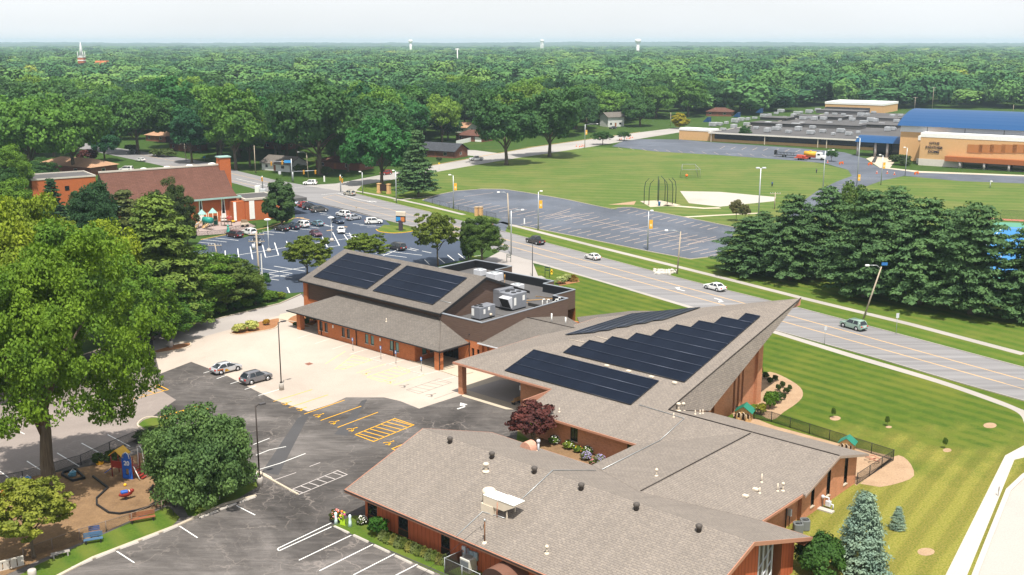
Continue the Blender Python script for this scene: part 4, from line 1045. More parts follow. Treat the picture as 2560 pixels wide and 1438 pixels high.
for a, b in ww_:
 w = window(off, (u0, v1w), (OL - 1.0, v1w), a, b, .75, 2.72, M['glass'], darkbrown, None)
 bl = MB(wframe((u0, v1w), (OL - 1.0, v1w))); bl.box(a + .08, b - .08, -.06, -.05, 2.35, 2.65); obj('blind', bl, M['glass_teal'], w)
 pn = MB(wframe((u0, v1w), (OL - 1.0, v1w))); pn.box(a, b, -.05, .03, 0.1, .74); obj('panel', pn, darkbrown, w)
lt = MB()
for k in range(4):
 v = 13.25 + k * .78; lt.box(xg - .08, xg + .04, v, v + .1, .2, gzo(v) - .5)
for k in range(3):
 for z in (.5, 1.7, 3.0, 4.2):
  zz = z + .45 * k
  if zz < gzo(15.5) - .7: lt.add([(xg - .05, 13.3 + k * .78, zz - .3), (xg + .03, 13.3 + k * .78, zz - .3), (xg + .03, 14.03 + k * .78, zz + .15), (xg - .05, 14.03 + k * .78, zz + .15), (xg - .05, 13.3 + k * .78, zz - .2), (xg + .03, 13.3 + k * .78, zz - .2), (xg + .03, 14.03 + k * .78, zz + .25), (xg - .05, 14.03 + k * .78, zz + .25)], [[0, 1, 2, 3], [7, 6, 5, 4], [0, 4, 5, 1], [3, 2, 6, 7]])
lw = obj('lattice_window', lt, ltgrey, off)
g = MB(); g.quad((xg - .15, 13.2, .2), (xg - .15, 15.7, .2), (xg - .15, 15.7, gzo(15.7) - .5), (xg - .15, 13.2, gzo(13.2) - .5)); obj('pane', g, flat('lattice_glass', (.16, .13, .10), .4, .5, 0, .6, 2), lw)
g = MB(); g.box(xg - 2.0, xg - 1.9, 15.7, 17.4, 0, 3.6); obj('door', g, darkbrown, off)
g = MB(); g.quad((xg - 2, 15.72, 0), (xg, 15.72, 0), (xg, 15.72, 4.4), (xg - 2, 15.72, 4.4)); g.quad((xg, 17.38, 0), (xg - 2, 17.38, 0), (xg - 2, 17.38, 4.2), (xg, 17.38, 4.2)); obj('porch_side', g, woodred, off)
LO = P(615, 553)
LAZ = R(90 - 146.5)
lch = thing('neighbour_church', 'brick church with steep brown shingled roof and square brick chimney', 'building', LO, R(-56.5))
def luv(px, py, z=0.0):
 q = P(px, py, z) - LO; c, s_ = math.cos(R(56.5)), math.sin(R(56.5)); return (q.x * c - q.y * s_, q.x * s_ + q.y * c)
def ray(px, py):
 g = P(px, py, 0 if py > HOR + 1 else 0); o = Vector((0, 0, CAM_H)); return o, (g - o).normalized()
def on_plane(px, py, org, rz, axis, val):
 """point seen at a photo position on the local plane x=val or y=val of a building frame, in local coordinates"""
 Mi = frame(org, rz).inverted(); o, d = ray(px, py)
 o2 = Mi @ o; d2 = Mi.to_3x3() @ d
 t = (val - o2[axis]) / d2[axis]
 return o2 + d2 * t
LRZ = R(-55)
def lloc(px, py): return frame(LO, LRZ).inverted() @ P(px, py)
lch.rotation_euler.z = LRZ
hb = topz(LO, 497.5)
y1b = lloc(665, 548).y
bk = MB(); bk.box(-10, 0, 0, y1b + 4, 0, hb - .5); obj('wall', bk, M['brick_red'], lch); bk = MB(); bk.box(-6, -.4, -3.2, -.002, 0, hb - .6)
obj('wall', bk, M['brick_red'], lch)
bk = MB(); bk.box(-10.1, .15, -.1, y1b + 4.1, hb - .5, hb); obj('parapet_cap', bk, flat('stone_cap', (.5, .46, .4), .8), lch); bk = MB(); bk.box(-9.4, -.5, .5, y1b + 3.5, hb + .001, hb + .02); obj('flat_roof', bk, membrane_grey, lch)
for y0, y1 in ((-3.4, -3.1), (.9, 1.9)):
 pn = MB(); pn.box(.01, .1, y0 + .2, y1 + .6, .4, hb - .6); pq = obj('panel', pn, white, lch)
wallp = lloc(567.6, 552.6)
xw = wallp.x
er = on_plane(594, 490, LO, LRZ, 0, xw + 1.0)       # eave right end
el = on_plane(300, 520, LO, LRZ, 0, xw + 1.0)
rr = on_plane(556, 412, LO, LRZ, 0, xw - 9.0)
rl = on_plane(246, 433, LO, LRZ, 0, xw - 9.0)
ze_, zr_ = er.z, rr.z
yl, yr = rl.y, rr.y
ye = er.y
rings = []
def curve(y, yend):
 pts = []
 for k in range(9):
  t = k / 8
  x = xw + 1.0 - 10.0 * t ** 0.72
  z = ze_ + (zr_ - ze_) * t ** 1.05
  pts.append((x, y + (yend - y) * t, z))
 return pts
c0 = curve(yl + .5, yl); c1 = curve(ye, yr)
rf = MB(); rf.loft([c0, c1], caps=False, closed=False)
back = [(2 * (xw - 9) - p[0], p[1], p[2]) for p in c1]; back0 = [(2 * (xw - 9) - p[0], p[1], p[2]) for p in c0]
rf.loft([back, back0], caps=False, closed=False)
obj('roof', rf, M['shingle_brown'], lch)
rc = MB(); rc.box(xw - 9.25, xw - 8.75, yl, yr, zr_ - .05, zr_ + .35); obj('ridge_cap', rc, flat('stone_cap', (.5, .46, .4)), lch)
ge = MB(); ge.poly([c1[0], (back[0][0], back[0][1], back[0][2])] + back[1:] + c1[:0:-1]); ge.poly([c0[0]] + c0[1:] + back0[:0:-1] + [back0[0]])
obj('gable', ge, darkbrown, lch)
wl_ = MB()
hole_wall(wl_, (xw, yl), (xw, ye), 0, ze_, [(ye - yl - 4.2 - 6 * k, ye - yl - 3.2 - 6 * k, 1.8, ze_ - .4) for k in range(4)])
obj('nave_wall', wl_, M['brick_red'], lch)
for k in range(4):
 y = ye - 3.7 - 6 * k
 pn = MB(); pn.add([(xw + .05, y - .75, .2), (xw + .05, y + .75, .2), (xw + .05, y + .3, ze_ - .3), (xw + .05, y - .3, ze_ - .3)], [[0, 1, 2, 3]])
 w = obj('tall_window', pn, white, lch)
 pn = MB(); pn.add([(xw + .08, y - .42, 2.2), (xw + .08, y + .42, 2.2), (xw + .08, y + .12, ze_ - .6), (xw + .08, y - .12, ze_ - .6)], [[0, 1, 2, 3]]); obj('pane', pn, M['glass'], w)
ev = MB(); ev.box(xw + .05, xw + 1.3, yl, ye + 1, ze_ - .45, ze_ - .05); obj('eave_board', ev, flat('verdigris', (.28, .42, .38), .7), lch)
ch = MB(); cz = on_plane(562, 393, LO, LRZ, 0, xw - 9).z; ch.box(xw - 10.3, xw - 7.7, yr - 1.2, yr + 1.8, ze_, cz); obj('chimney', ch, M['brick_red'], lch)
ch = MB(); ch.box(xw - 10.5, xw - 7.5, yr - 1.4, yr + 2.0, cz, cz + .3); obj('chimney_cap', ch, flat('verdigris', (.28, .42, .38)), lch)
for px, py in ((359, 421), (417, 417), (474, 412.5), (530, 408)):
 q = on_plane(px, py + 3, LO, LRZ, 0, xw - 10.5); dm = MB(); dm.sphere((q.x, q.y, q.z - .4), 1.3, 1.3, .9); obj('roof_dome', dm, white, lch)
lr_ = MB(); lr_.box(-12, -1, 4, 18, hb - 2, hb - 1.2); obj('flat_roof', lr_, membrane_grey, lch)
LB = P(86, 520)
lb = thing('brick_block', 'flat roofed orange brick block left of the steep brown roof', 'building', LB, LRZ)
q2 = on_plane(243, 495, LB, LRZ, 0, 0)
hbk = topz(LB, 452)
bk = MB(); bk.box(-14, 0, 0, q2.y, 0, hbk); obj('wall', bk, M['brick_red'], lb)
bk = MB()
for b in ((-14.1, .15, -.15, .2), (-14.1, .15, q2.y - .2, q2.y + .15), (-.2, .16, .2, q2.y - .2), (-14.1, -13.7, .2, q2.y - .2)): bk.box(*b, hbk, hbk + .4)
obj('parapet_cap', bk, flat('stone_cap', (.5, .46, .4)), lb)
bk = MB(); bk.box(-13.7, -.2, .2, q2.y - .2, hbk, hbk + .1); obj('flat_roof', bk, membrane_grey, lb)
bk = MB(); bk.box(-.02, .08, q2.y * .55, q2.y * .72, 0, 3); obj('door', bk, flat('door_rust', (.25, .09, .05)), lb)
for i, y in enumerate((.2, .5)):
 bk = MB(); bk.box(-.02, .07, q2.y * y, q2.y * y + 1.2, hbk * .55, hbk * .72); obj('window', bk, M['glass'], lb)
def house(name, label, px, py, L, W, H_, rise, rz, roof, wall, hip=True, group='houses among the trees', ch=False, gar=False):
 o = P(px, py)
 h = thing(name, label, 'house', o, rz, group)
 w = MB()
 wx = [(L * .12, L * .12 + 1.4, 1.0, 2.3), (L * .42, L * .42 + 1.1, .1, 2.2), (L * .68, L * .68 + 1.8, 1.0, 2.3)]
 hole_wall(w, (0, 0), (L, 0), 0, H_, wx); hole_wall(w, (L, 0), (L, W), 0, H_, [(W * .4, W * .4 + 1.6, 1, 2.2)]); hole_wall(w, (L, W), (0, W), 0, H_, []); hole_wall(w, (0, W), (0, 0), 0, H_, [])
 if not hip:
  w.poly([(0, W, H_), (0, 0, H_), (0, W / 2, H_ + rise)]); w.poly([(L, 0, H_), (L, W, H_), (L, W / 2, H_ + rise)])
 obj('wall', w, wall, h)
 for i, (a, b, c, d) in enumerate(wx):
  if i == 1:
   f = MB(); f.box(a, b, .02, .1, c, d); obj('door', f, woodred, h)
  else: window(h, (0, 0), (L, 0), a, b, c, d, M['glass'], white)
 window(h, (L, 0), (L, W), W * .4, W * .4 + 1.6, 1, 2.2, M['glass'], white)
 o_ = .7; r = MB()
 i = W / 2 if hip else -.0
 a, b, c, d = (-o_, -o_, H_ - .2), (L + o_, -o_, H_ - .2), (L + o_, W + o_, H_ - .2), (-o_, W + o_, H_ - .2)
 if hip:
  e, f = (W / 2 * .9, W / 2, H_ + rise), (L - W / 2 * .9, W / 2, H_ + rise)
  r.quad(a, b, f, e); r.poly([b, c, f]); r.quad(c, d, e, f); r.poly([d, a, e]); r.quad(d, c, b, a)
 else:
  e, f = (-o_, W / 2, H_ + rise + .1), (L + o_, W / 2, H_ + rise + .1)
  r.ext([a, b, f, e], .18); r.ext([e, f, c, d], .18)
 rf = obj('roof', r, roof, h)
 if ch:
  c_ = MB(); c_.box(L * .6, L * .6 + .9, W * .4, W * .4 + .7, H_, H_ + rise + 1); obj('chimney', c_, M['brick_house'], rf)
 if gar:
  f = MB(); f.box(L * .72, L * .95, -.06, 0.02, .05, 2.2); obj('garage_door', f, white, h)
 return h
house('bungalow', 'low brick bungalow with broad tan hipped roof behind the brick church', 96, 430, 27, 12, 3.2, 2.2, R(-27), M['shingle_tan'], M['brick_house'], True, 'low houses across the roads')
house('house', 'dark roofed brick house with white porch behind the conifer at the crossroads', 1050, 391, 17, 10, 3.0, 2.6, R(-30), M['shingle_slate'], M['brick_house'], False, 'low houses across the roads')
house('house', 'brown hipped house with a white garage door behind the white fence', 1140, 352, 15, 10, 3.0, 2.2, R(-30), M['shingle_brown'], M['brick_house'], True, 'low houses across the roads', gar=True)
house('house', 'two storey white gabled house beside the road bend near the school', 1520, 318, 11, 8, 5.6, 2.2, R(30), M['shingle_new'], M['siding_white'], False, 'low houses across the roads')
house('house', 'brick house with small shuttered window left of the road pole', 425, 375, 14, 9, 3.0, 2.0, R(-35), M['shingle_new'], M['brick_house'], True, 'low houses across the roads')
house('house', 'pinkish roofed brick house half hidden under tall trees near the black car', 365, 352, 15, 10, 3.0, 2.2, R(-35), M['shingle_tan'], M['brick_house'], True, 'low houses across the roads')
house('house', 'grey roofed house glimpsed between trees behind the traffic signal', 660, 372, 12, 9, 3.4, 2.4, R(-30), M['shingle_new'], M['brick_house'], False, 'low houses across the roads', ch=True)
house('house', 'long low brick house under the trees by the traffic signal', 790, 420, 20, 9, 2.8, 1.6, R(-28), M['shingle_brown'], M['brick_house'], True, 'low houses across the roads')
house('house', 'brown roofed brick house at the school end of the tree line', 1765, 290, 16, 11, 3.0, 2.2, R(-20), M['shingle_brown'], M['brick_house'], True, 'low houses across the roads')
house('house', 'pale house seen beneath the trees behind the white fence', 1118, 330, 13, 9, 3, 2.2, R(-35), M['shingle_tan'], M['siding_white'], False, 'low houses across the roads')
house('shed', 'small white shed standing between trees behind the houses', 1058, 315, 4, 3, 2.6, 1.2, R(-30), M['shingle_new'], M['siding_white'], False, 'sheds')
house('house', 'white gabled house glimpsed left of the traffic signal pole', 655, 425, 14, 9, 3.0, 2.2, R(-32), M['shingle_new'], M['siding_white'], False, 'low houses across the roads')
for i, (px, py) in enumerate(((96, 230), (120, 200), (330, 185), (455, 172), (1035, 250), (1080, 265), (1175, 240), (1440, 262), (590, 140), (700, 125))):
 if py < 170: continue
 house('house', 'pale house roof glimpsed through the distant tree canopy', px, py + 6, 14, 10, 5, 3, R(-30 + 17 * i), [M['shingle_tan'], M['shingle_new']][i % 2], M['siding_white'], i % 2 == 0, 'houses glimpsed through the canopy')
KRZ = R(-35)
KO = P(1777, 353.8)
sch = thing('school', 'long low tan brick school with a wide flat roof covered in roof units', 'building', KO, KRZ)
def kloc(px, py, z=0.0): return frame(KO, KRZ).inverted() @ P(px, py, z)
hs = 4.3
xR = kloc(2190, 378).x + 60
ybk = kloc(1968, 274, hs).y
sm = MB()
sm.box(0, xR, .9, 1.2, 0, 1.2); sm.box(0, xR, 1.2, ybk - 40, 0, hs - .5)
obj('wall', sm, M['brick_tan'], sch)
sm = MB(); sm.box(1.5, 78, .8, .95, 1.3, hs - .6)
obj('window_band', sm, M['glass'], sch)
sm = MB(); sm.box(-.6, xR, -1.2, -.6, hs - .45, hs + .15); sm.box(-1, -.6, -1.2, ybk, hs - .45, hs + .15); obj('fascia', sm, flat('school_fascia', (.62, .58, .52), .7), sch)
sm = MB(); sm.box(-.6, xR, -.6, ybk, hs - .45, hs); obj('roof', sm, membrane_grey, sch)
for x in (0.3, 27, 52, 56, 78):
 sm = MB(); sm.box(x, x + .3, -.9, -.6, 0, hs - .46); obj('pier', sm, cream, sch)
lw_ = kloc(1690, 350)
sm = MB(); sm.box(lw_.x, -.2, 1.0, 9, 0, hs + .2); obj('end_block', sm, M['brick_tan'], sch)
sm = MB(); sm.box(lw_.x - .1, 0, .85, 9.1, hs + .2, hs + 1.2); obj('end_cap', sm, white, sch)
for k, (px0, py0, px1, py1, dd, hh) in enumerate(((1875, 314, 2010, 318, 14, 1.6), (2000, 318, 2140, 326, 12, 1.8), (1985, 296, 2110, 300, 14, 1.5), (2140, 300, 2245, 304, 16, 1.5), (1900, 300, 1970, 302, 14, 1.4), (2040, 283, 2160, 286, 16, 1.8), (2150, 318, 2240, 322, 12, 1.5))):
 a, b = kloc(px0, py0, hs), kloc(px1, py1, hs)
 sm = MB(); sm.box(a.x, b.x, a.y, a.y + dd, hs + .005, hs + hh); obj('roof_block', sm, [membrane, membrane_grey][k % 2], sch)
 sm = MB(); sm.box(a.x - .2, b.x + .2, a.y - .2, a.y + dd + .2, hs + hh, hs + hh + .15); obj('roof_edge', sm, membrane_grey, sch)
a, b = kloc(2062, 274, hs), kloc(2228, 276, hs)
sm = MB(); sm.box(a.x, b.x, a.y, a.y + 30, hs - 1, hs + 3.6); obj('rear_block', sm, M['brick_tan'], sch)
sm = MB(); sm.box(a.x - .2, b.x + .2, a.y - .2, a.y + 30.2, hs + 3.6, hs + 5); obj('rear_cap', sm, white, sch)
a, b = kloc(2070, 277, hs), kloc(2180, 280, hs)
sm = MB(); sm.box(a.x, b.x, a.y - 6, a.y - .5, hs, hs + 2.6); obj('roof_block', sm, membrane, sch)
units = [(320, 725), (400, 708), (495, 690), (565, 715), (650, 738), (715, 725), (805, 745), (880, 728), (970, 755), (1060, 742), (1140, 760), (1195, 742), (1255, 762), (1325, 750), (245, 695), (285, 690), (345, 678), (410, 668), (455, 655), (505, 650), (555, 640), (620, 628), (665, 622), (715, 605), (750, 592),
   (735, 705), (790, 697), (860, 702), (905, 690), (985, 712), (1060, 700), (1110, 690), (1165, 700), (775, 637), (845, 628), (915, 645), (965, 640), (1000, 650), (1065, 648), (1115, 640), (1190, 655), (1255, 640), (1280, 655), (1345, 690), (1365, 680), (870, 605), (900, 600), (960, 598), (1025, 582), (1090, 610), (1150, 610), (1185, 585), (1270, 590), (1215, 615), (1345, 620), (1390, 618), (1440, 600),
   (1420, 660), (1455, 662), (1500, 690), (1560, 655), (1580, 632), (1610, 665), (1640, 620), (1545, 730), (1570, 725), (610, 690), (655, 690), (940, 700)]
cH = lambda x, y: (1700 + x / 2.977, 80 + y / 2.977)
ru = None
for i, (x, y) in enumerate(units):
 p = P(*cH(x, y + 8), hs); p.z = hs + .01
 if ru is None:
  ru = thing('rooftop_unit', 'pale grey rooftop unit on the flat school roof', 'rooftop unit', p, KRZ, 'rooftop units on the school')
  m_ = MB(); m_.bbox(-1.7, 1.7, -1.1, 1.1, .25, 2.1, .06); obj('housing', m_, flat('unit_grey', (.36, .37, .385), .5, .3, 0, .2, .6), ru)
  m_ = MB(); m_.box(-1.4, 1.4, -.8, .8, 0, .25); obj('base', m_, membrane, ru)
  m_ = MB(); m_.box(1.7, 2.2, -.7, .7, .8, 1.7); obj('intake', m_, galv, ru); m_ = MB(); m_.box(-1.0, .6, -1.14, -1.1, .5, 1.7); obj('louvre', m_, galv, ru)
  u_ = ru
 else: u_ = copy_thing(ru, p, KRZ + (math.pi / 2 if i % 3 == 1 else 0))
 s = .64 + (i * 37 % 10) * .055
 u_.scale = (s * (1.25 if i % 5 == 0 else 1), s, s * .9)
def monitor(px, py):
 p = P(px, py, hs); p.z = hs
 t = thing('roof_monitor', 'slanted dark blue roof monitor on the left edge of the school', 'roof monitor', p, KRZ, 'blue roof monitors')
 m_ = MB(); m_.loft([[(-3, -2.5, 0), (3, -2.5, 0), (3, 2.5, 0), (-3, 2.5, 0)], [(1.5, -2.5, 4.2), (3, -2.5, 4.2), (3, 2.5, 4.2), (1.5, 2.5, 4.2)]]); t.scale = (.6, .6, .6); obj('shell', m_, flat('monitor_blue', (.015, .06, .16), .4), t)
 m_ = MB(); m_.box(1.3, 3.2, -2.7, 2.7, 4.2, 4.35); obj('cap', m_, flat('monitor_blue', (.015, .06, .16)), t)
for p in ((1767, 305), (1841, 293), (1898, 282)): monitor(*p)
GO = P(2296, 413)
gym = thing('gymnasium', 'tan brick gymnasium with blue barrel roof and white upper wall', 'building', GO, KRZ)
def gloc(px, py, z=0.0): return frame(GO, KRZ).inverted() @ P(px, py, z)
mh = 11.6
X1 = 75.0
xl_ = on_plane(2247, 392, GO, KRZ, 1, 14).x
zu_ = on_plane(2252, 329, GO, KRZ, 1, 13.9).z
gm = MB(); gm.box(xl_, X1, 14, 58, 0, zu_); gm.box(xl_ + 9, X1, 6, 14, 0, 9.0); obj('wall', gm, M['brick_tan'], gym)
zt_ = on_plane(2252, 314, GO, KRZ, 1, 13).z
gm = MB(); gm.box(xl_ - .1, X1, 13.9, 58.1, zu_, zt_); obj('upper_wall', gm, flat('gym_white', (.62, .63, .66), .6), gym)
zp = on_plane(2306, 332, GO, KRZ, 1, 0).z
gm = MB(); gm.box(0, X1, 0, 6, 0, zp - 1.6); obj('front_wall', gm, M['brick_tan'], gym)
gm = MB(); gm.box(-.1, X1, -.1, 6.1, zp - 1.6, zp); gm.box(xl_ + 8.9, 0, 5.8, 14, 9.0, 10.6); obj('front_cap', gm, white, gym)
gm = MB(); gm.box(-.12, X1, -.12, 6, 0, 2.6); gm.box(xl_ + 8.9, -.13, 5.88, 8, 0, 2.0); obj('plinth', gm, flat('plinth_stone', (.58, .54, .48), .8), gym)
for k in range(6):
 gm = MB(); x = 20 + k * 7.6;
 q = on_plane(2437 + k * 28.5, 372, GO, KRZ, 1, -.05); gm.box(q.x - 2.6, q.x + 2.6, -.16, -.1, q.z - 1.5, q.z + 1.5); obj('wall_panel', gm, flat('panel_orange', (.40, .165, .055), .8), gym)
qa = on_plane(2362, 392, GO, KRZ, 1, -3.0)
gm = MB(); gm.box(qa.x, X1, -3.2, -.13, qa.z - 1.6, qa.z + .2); obj('entrance_canopy', gm, flat('canopy_rust', (.33, .105, .035), .6), gym)
gm = MB(); gm.box(qa.x + 6, X1, -.5, -.14, .2, qa.z - 1.7); obj('glass_front', gm, M['glass'], gym)
for k in range(7):
 gm = MB(); x = qa.x + 5.5 + k * 8.5; gm.cyl((x, -2.6, 0), (x, -2.6, qa.z - 1.6), .45, n=10); obj('column', gm, flat('column_grey', (.38, .35, .34), .7), gym)
prof = []
zk = on_plane(2285, 272, GO, KRZ, 1, 34).z
for k in range(15):
 t = k / 14; prof.append((12.5 + 47 * t, zt_ + (zk - zt_) * math.sin(math.pi * t) ** .8))
gm = MB(); gm.loft([[(xl_ - 1.2, y, z) for y, z in prof], [(X1, y, z) for y, z in prof]], caps=True)
obj('barrel_roof', gm, flat('roof_blue', (.008, .058, .165), .45, .3, 0, .06, .05), gym)
for x in (10, 24, 38, 52):
 gm = MB(); gm.box(xl_ + x, xl_ + x + .18, 13.82, 13.92, zu_ + .1, zt_ - .2); obj('wall_joint', gm, black, gym)
gm = MB(); gm.box(xl_ + 18, X1, 1, 13.5, zp - 1.0, zp - .8); obj('flat_roof', gm, membrane_grey, gym)
def text_mesh(s, size, depth=0.05):
 cu_ = bpy.data.curves.new('lettering', 'FONT'); cu_.body = s; cu_.size = size; cu_.extrude = depth; cu_.align_x = 'CENTER'; cu_.offset = size * .018
 tmp = bpy.data.objects.new('lettering', cu_); C.objects.link(tmp)
 me = bpy.data.meshes.new_from_object(tmp.evaluated_get(bpy.context.evaluated_depsgraph_get()))
 bpy.data.objects.remove(tmp); bpy.data.curves.remove(cu_)
 return me
qt = on_plane(2336, 359, GO, KRZ, 1, -.2)
for k, s in enumerate(('OTHS', 'PANTHER', 'DOME')):
 me = text_mesh(s, 1.25); me.materials.clear(); me.materials.append(flat('letter_navy', (.012, .015, .04)))
 o = bpy.data.objects.new('sign_letters', me); C.objects.link(o); o.parent = gym
 o.location = (qt.x, -.2, qt.z - k * 1.6 - .3); o.rotation_euler = (R(90), 0, 0); o.scale = (1.15, 1, 1)
NO = P(2188, 393)
nc = thing('entrance_canopy', 'blue arched entrance canopy on grey columns between school and gymnasium', 'canopy', NO, KRZ)
def nloc(px, py, ax, v): return on_plane(px, py, NO, KRZ, ax, v)
za = nloc(2180, 350, 1, 0).z
xa, xb = nloc(2140, 342, 1, 0).x, nloc(2250, 345, 1, 0).x
ap = [(0 - 1 + 14 * k / 10, za - 1.0 + 2.4 * math.sin(math.pi * k / 10)) for k in range(11)]
gm = MB(); gm.loft([[(xa, y, z) for y, z in ap], [(xb, y, z) for y, z in ap]]); obj('arched_roof', gm, flat('roof_blue', (.012, .075, .30)), nc)
for px in (2143, 2187, 2217):
 x = nloc(px, 385, 1, 0).x; gm = MB(); gm.cyl((x, .3, 0), (x, .3, za - .9), .5, n=10); obj('column', gm, flat('column_grey', (.38, .35, .34)), nc)
gm = MB(); gm.box(xa + 4, xb, 12, 12.4, 0, za - 1); obj('glass_front', gm, M['glass'], nc)
def far_pos(px, dist):
 d = Vector(((px - 1280) / FOC, cp, 0)); return Vector((d.x / d.y * dist * 1.0 * (1 / 1), dist, 0)) if False else Vector(((px - 1280) / FOC * (dist * cp + CAM_H * sp), dist, 0))
sp_o = far_pos(208, 1500)
steeple = thing('church_steeple', 'white church spire on a red brick tower above the far trees', 'steeple', sp_o)
h0, h1, h2, h3 = topz(sp_o, 152), topz(sp_o, 142), topz(sp_o, 132), topz(sp_o, 93)
s = MB(); s.box(-4, 4, -4, 4, 0, h1 - 1); obj('tower', s, M['brick_red'], steeple)
s = MB()
for a in (-1, 1):
 for b in (-1, 1): s.cyl((a * 3.6, b * 3.6, h1 - 1), (a * 3.6, b * 3.6, h2 + 2), .9, .1, 6)
s.box(-4.3, 4.3, -4.3, 4.3, h0, h0 + 1.2); s.box(-4.3, 4.3, -4.3, 4.3, h1 - 1, h1); obj('belfry', s, white, steeple)
s = MB(); s.cyl((0, 0, h1), (0, 0, h3 - 6), 3.6, .25, 8); s.cyl((0, 0, h3 - 6), (0, 0, h3), .2, .05, 6); obj('spire', s, flat('spire_grey', (.62, .63, .63)), steeple)
o = far_pos(253, 1480)
t = thing('church_roof', 'red brick church gable peeking out beside the spire', 'building', o)
s = MB(); hh = topz(o, 152); s.box(-6, 12, -8, 8, 0, hh - 6); s.loft([[(-6, -8, hh - 6), (-6, 8, hh - 6), (-6, 0, hh)], [(12, -8, hh - 6), (12, 8, hh - 6), (12, 0, hh)]]); obj('wall', s, M['brick_red'], t)
for px, dist, top, wdt, kind, lab in ((1027, 3900, 99.5, 11, 0, 'white water tower standing furthest left on the horizon'), (1355, 4600, 99, 10, 1, 'white water tower on slender legs in the middle of the horizon'), (1594, 3300, 97.5, 15, 2, 'white fluted water tower on a thick stem, rightmost on the horizon')):
 o = far_pos(px, dist); t = thing('water_tower', lab, 'water tower', o, 0, 'water towers on the horizon')
 ht = topz(o, top); r_ = wdt / 2 / ppm(Vector((o.x, o.y, ht)))
 s = MB(); s.lathe((0, 0, 0), [(r_ * .5, ht - r_ * 1.5), (r_ * .95, ht - r_ * 1.0), (r_, ht - r_ * .5), (r_ * .9, ht - .1 * r_), (.1, ht)], 16); obj('tank', s, white, t)
 s = MB()
 if kind == 1:
  for a in range(6): s.cyl((r_ * .8 * math.cos(a), r_ * .8 * math.sin(a), 0), (r_ * .7 * math.cos(a), r_ * .7 * math.sin(a), ht - r_), 1.0, n=6)
  s.cyl((0, 0, 0), (0, 0, ht - r_), 1.6, n=6)
 else: s.cyl((0, 0, 0), (0, 0, ht - r_ * 1.3), r_ * .5, n=14)
 obj('stem', s, white, t)
o = far_pos(1144, 1700); t = thing('cell_mast', 'slim mast with white antennas rising out of the distant trees', 'mast', o)
ht = topz(o, 121); s = MB(); s.cyl((0, 0, 0), (0, 0, ht), .9, .6, 8); obj('pole', s, white, t)
s = MB()
for k in range(8): s.box(-3.2 + k * .8, -2.7 + k * .8, -.6, .6, ht - 2.5, ht);
obj('antenna', s, white, t)
for px, top, dist in ((953, 99, 4000), (504, 97, 4200), (27, 135, 2200), (415, 140, 1700), (2090, 150, 1400), (2345, 150, 1500)):
 o = far_pos(px, dist); t = obj('mast', MB().cyl((0, 0, 0), (0, 0, topz(o, top)), .5, .3, 6), galv); t.location = o; tag(t, 'thin grey mast above the distant trees', 'mast', 'thin far masts')
# ================================================================== ROOF EQUIPMENT
def on_roof(px, py, org, rz, p0, n):
 Mi = frame(org, rz).inverted(); o, d = ray(px, py)
 o2 = Mi @ o; d2 = Mi.to_3x3() @ d
 p0 = Vector(p0); n = Vector(n)
 return o2 + d2 * ((p0 - o2).dot(n) / d2.dot(n))
hallN = (Vector((0, 4.91, 6.57)), Vector((0, -3.95, 10.09)).normalized())
hallL = (Vector((0, -.85, 3.05)), Vector((0, -.395, 1)).normalized())
sancN = (Vector((0, 0, 3.31)), Vector((0, -mN, 1)).normalized())
sancF = (Vector((-53.3, 0, 4.7)), Vector((-.2523, 0, 1)).normalized())
offN = (Vector((0, 0, 3.31)), Vector((0, -3.4, 10.46)).normalized())
offF = (Vector((0, OW, 3.31)), Vector((0, 3.4, 10.46)).normalized())
conR = (Vector((xm, 0, 5.215)), Vector((1.9, 0, 9.6)).normalized())
conL = (Vector((xm, 0, 5.215)), Vector((-1.9, 0, 10.05)).normalized())
wingF = (Vector((0, 7.1, 5.2)), Vector((0, mN, 1)).normalized())
cB2 = lambda x, y: (1060 + x / 2.977, 480 + y / 2.977)
r2 = lambda x, y: (1600 + x / 3.995, 720 + y / 3.995)
r3 = lambda x, y: (1090 + x / 5.135, 620 + y / 5.135)
r4 = lambda x, y: (1260 + x / 4.923, 740 + y / 4.923)
r5 = lambda x, y: (720 + x / 5.565, 690 + y / 5.565)
r6 = lambda x, y: (1780 + x / 4.1325, 1090 + y / 4.1325)
def row_panel(parent, x0, x1, y0, y1, zf, lift=.14, along='x'):
 """one row of modules lying on the roof surface z = zf(x, y)"""
 g = .03
 c = [(x0 + g, y0 + g), (x1 - g, y0 + g), (x1 - g, y1 - g), (x0 + g, y1 - g)]
 top = [Vector((x, y, zf(x, y) + lift)) for x, y in c]
 m = MB(); m.ext(top, .05); o = obj('panel_row', m, M['solar'], parent)
 f = MB(); r = .045
 for a, b in zip(top, top[1:] + top[:1]):
  f.tube([a + Vector((0, 0, .0)), b + Vector((0, 0, .0))], r, 4)
 obj('frame', f, M['solar_frame'], o)
 m = MB(); a, b = (top[3], top[2]) if along == 'x' else (top[0], top[3])
 m.tube([a + Vector((0, 0, .03)), b + Vector((0, 0, .03))], .055, 4); obj('rail', m, M['solar_rail'], o)
def hz(x, y): return 6.57 + (y - 4.91) * .3915
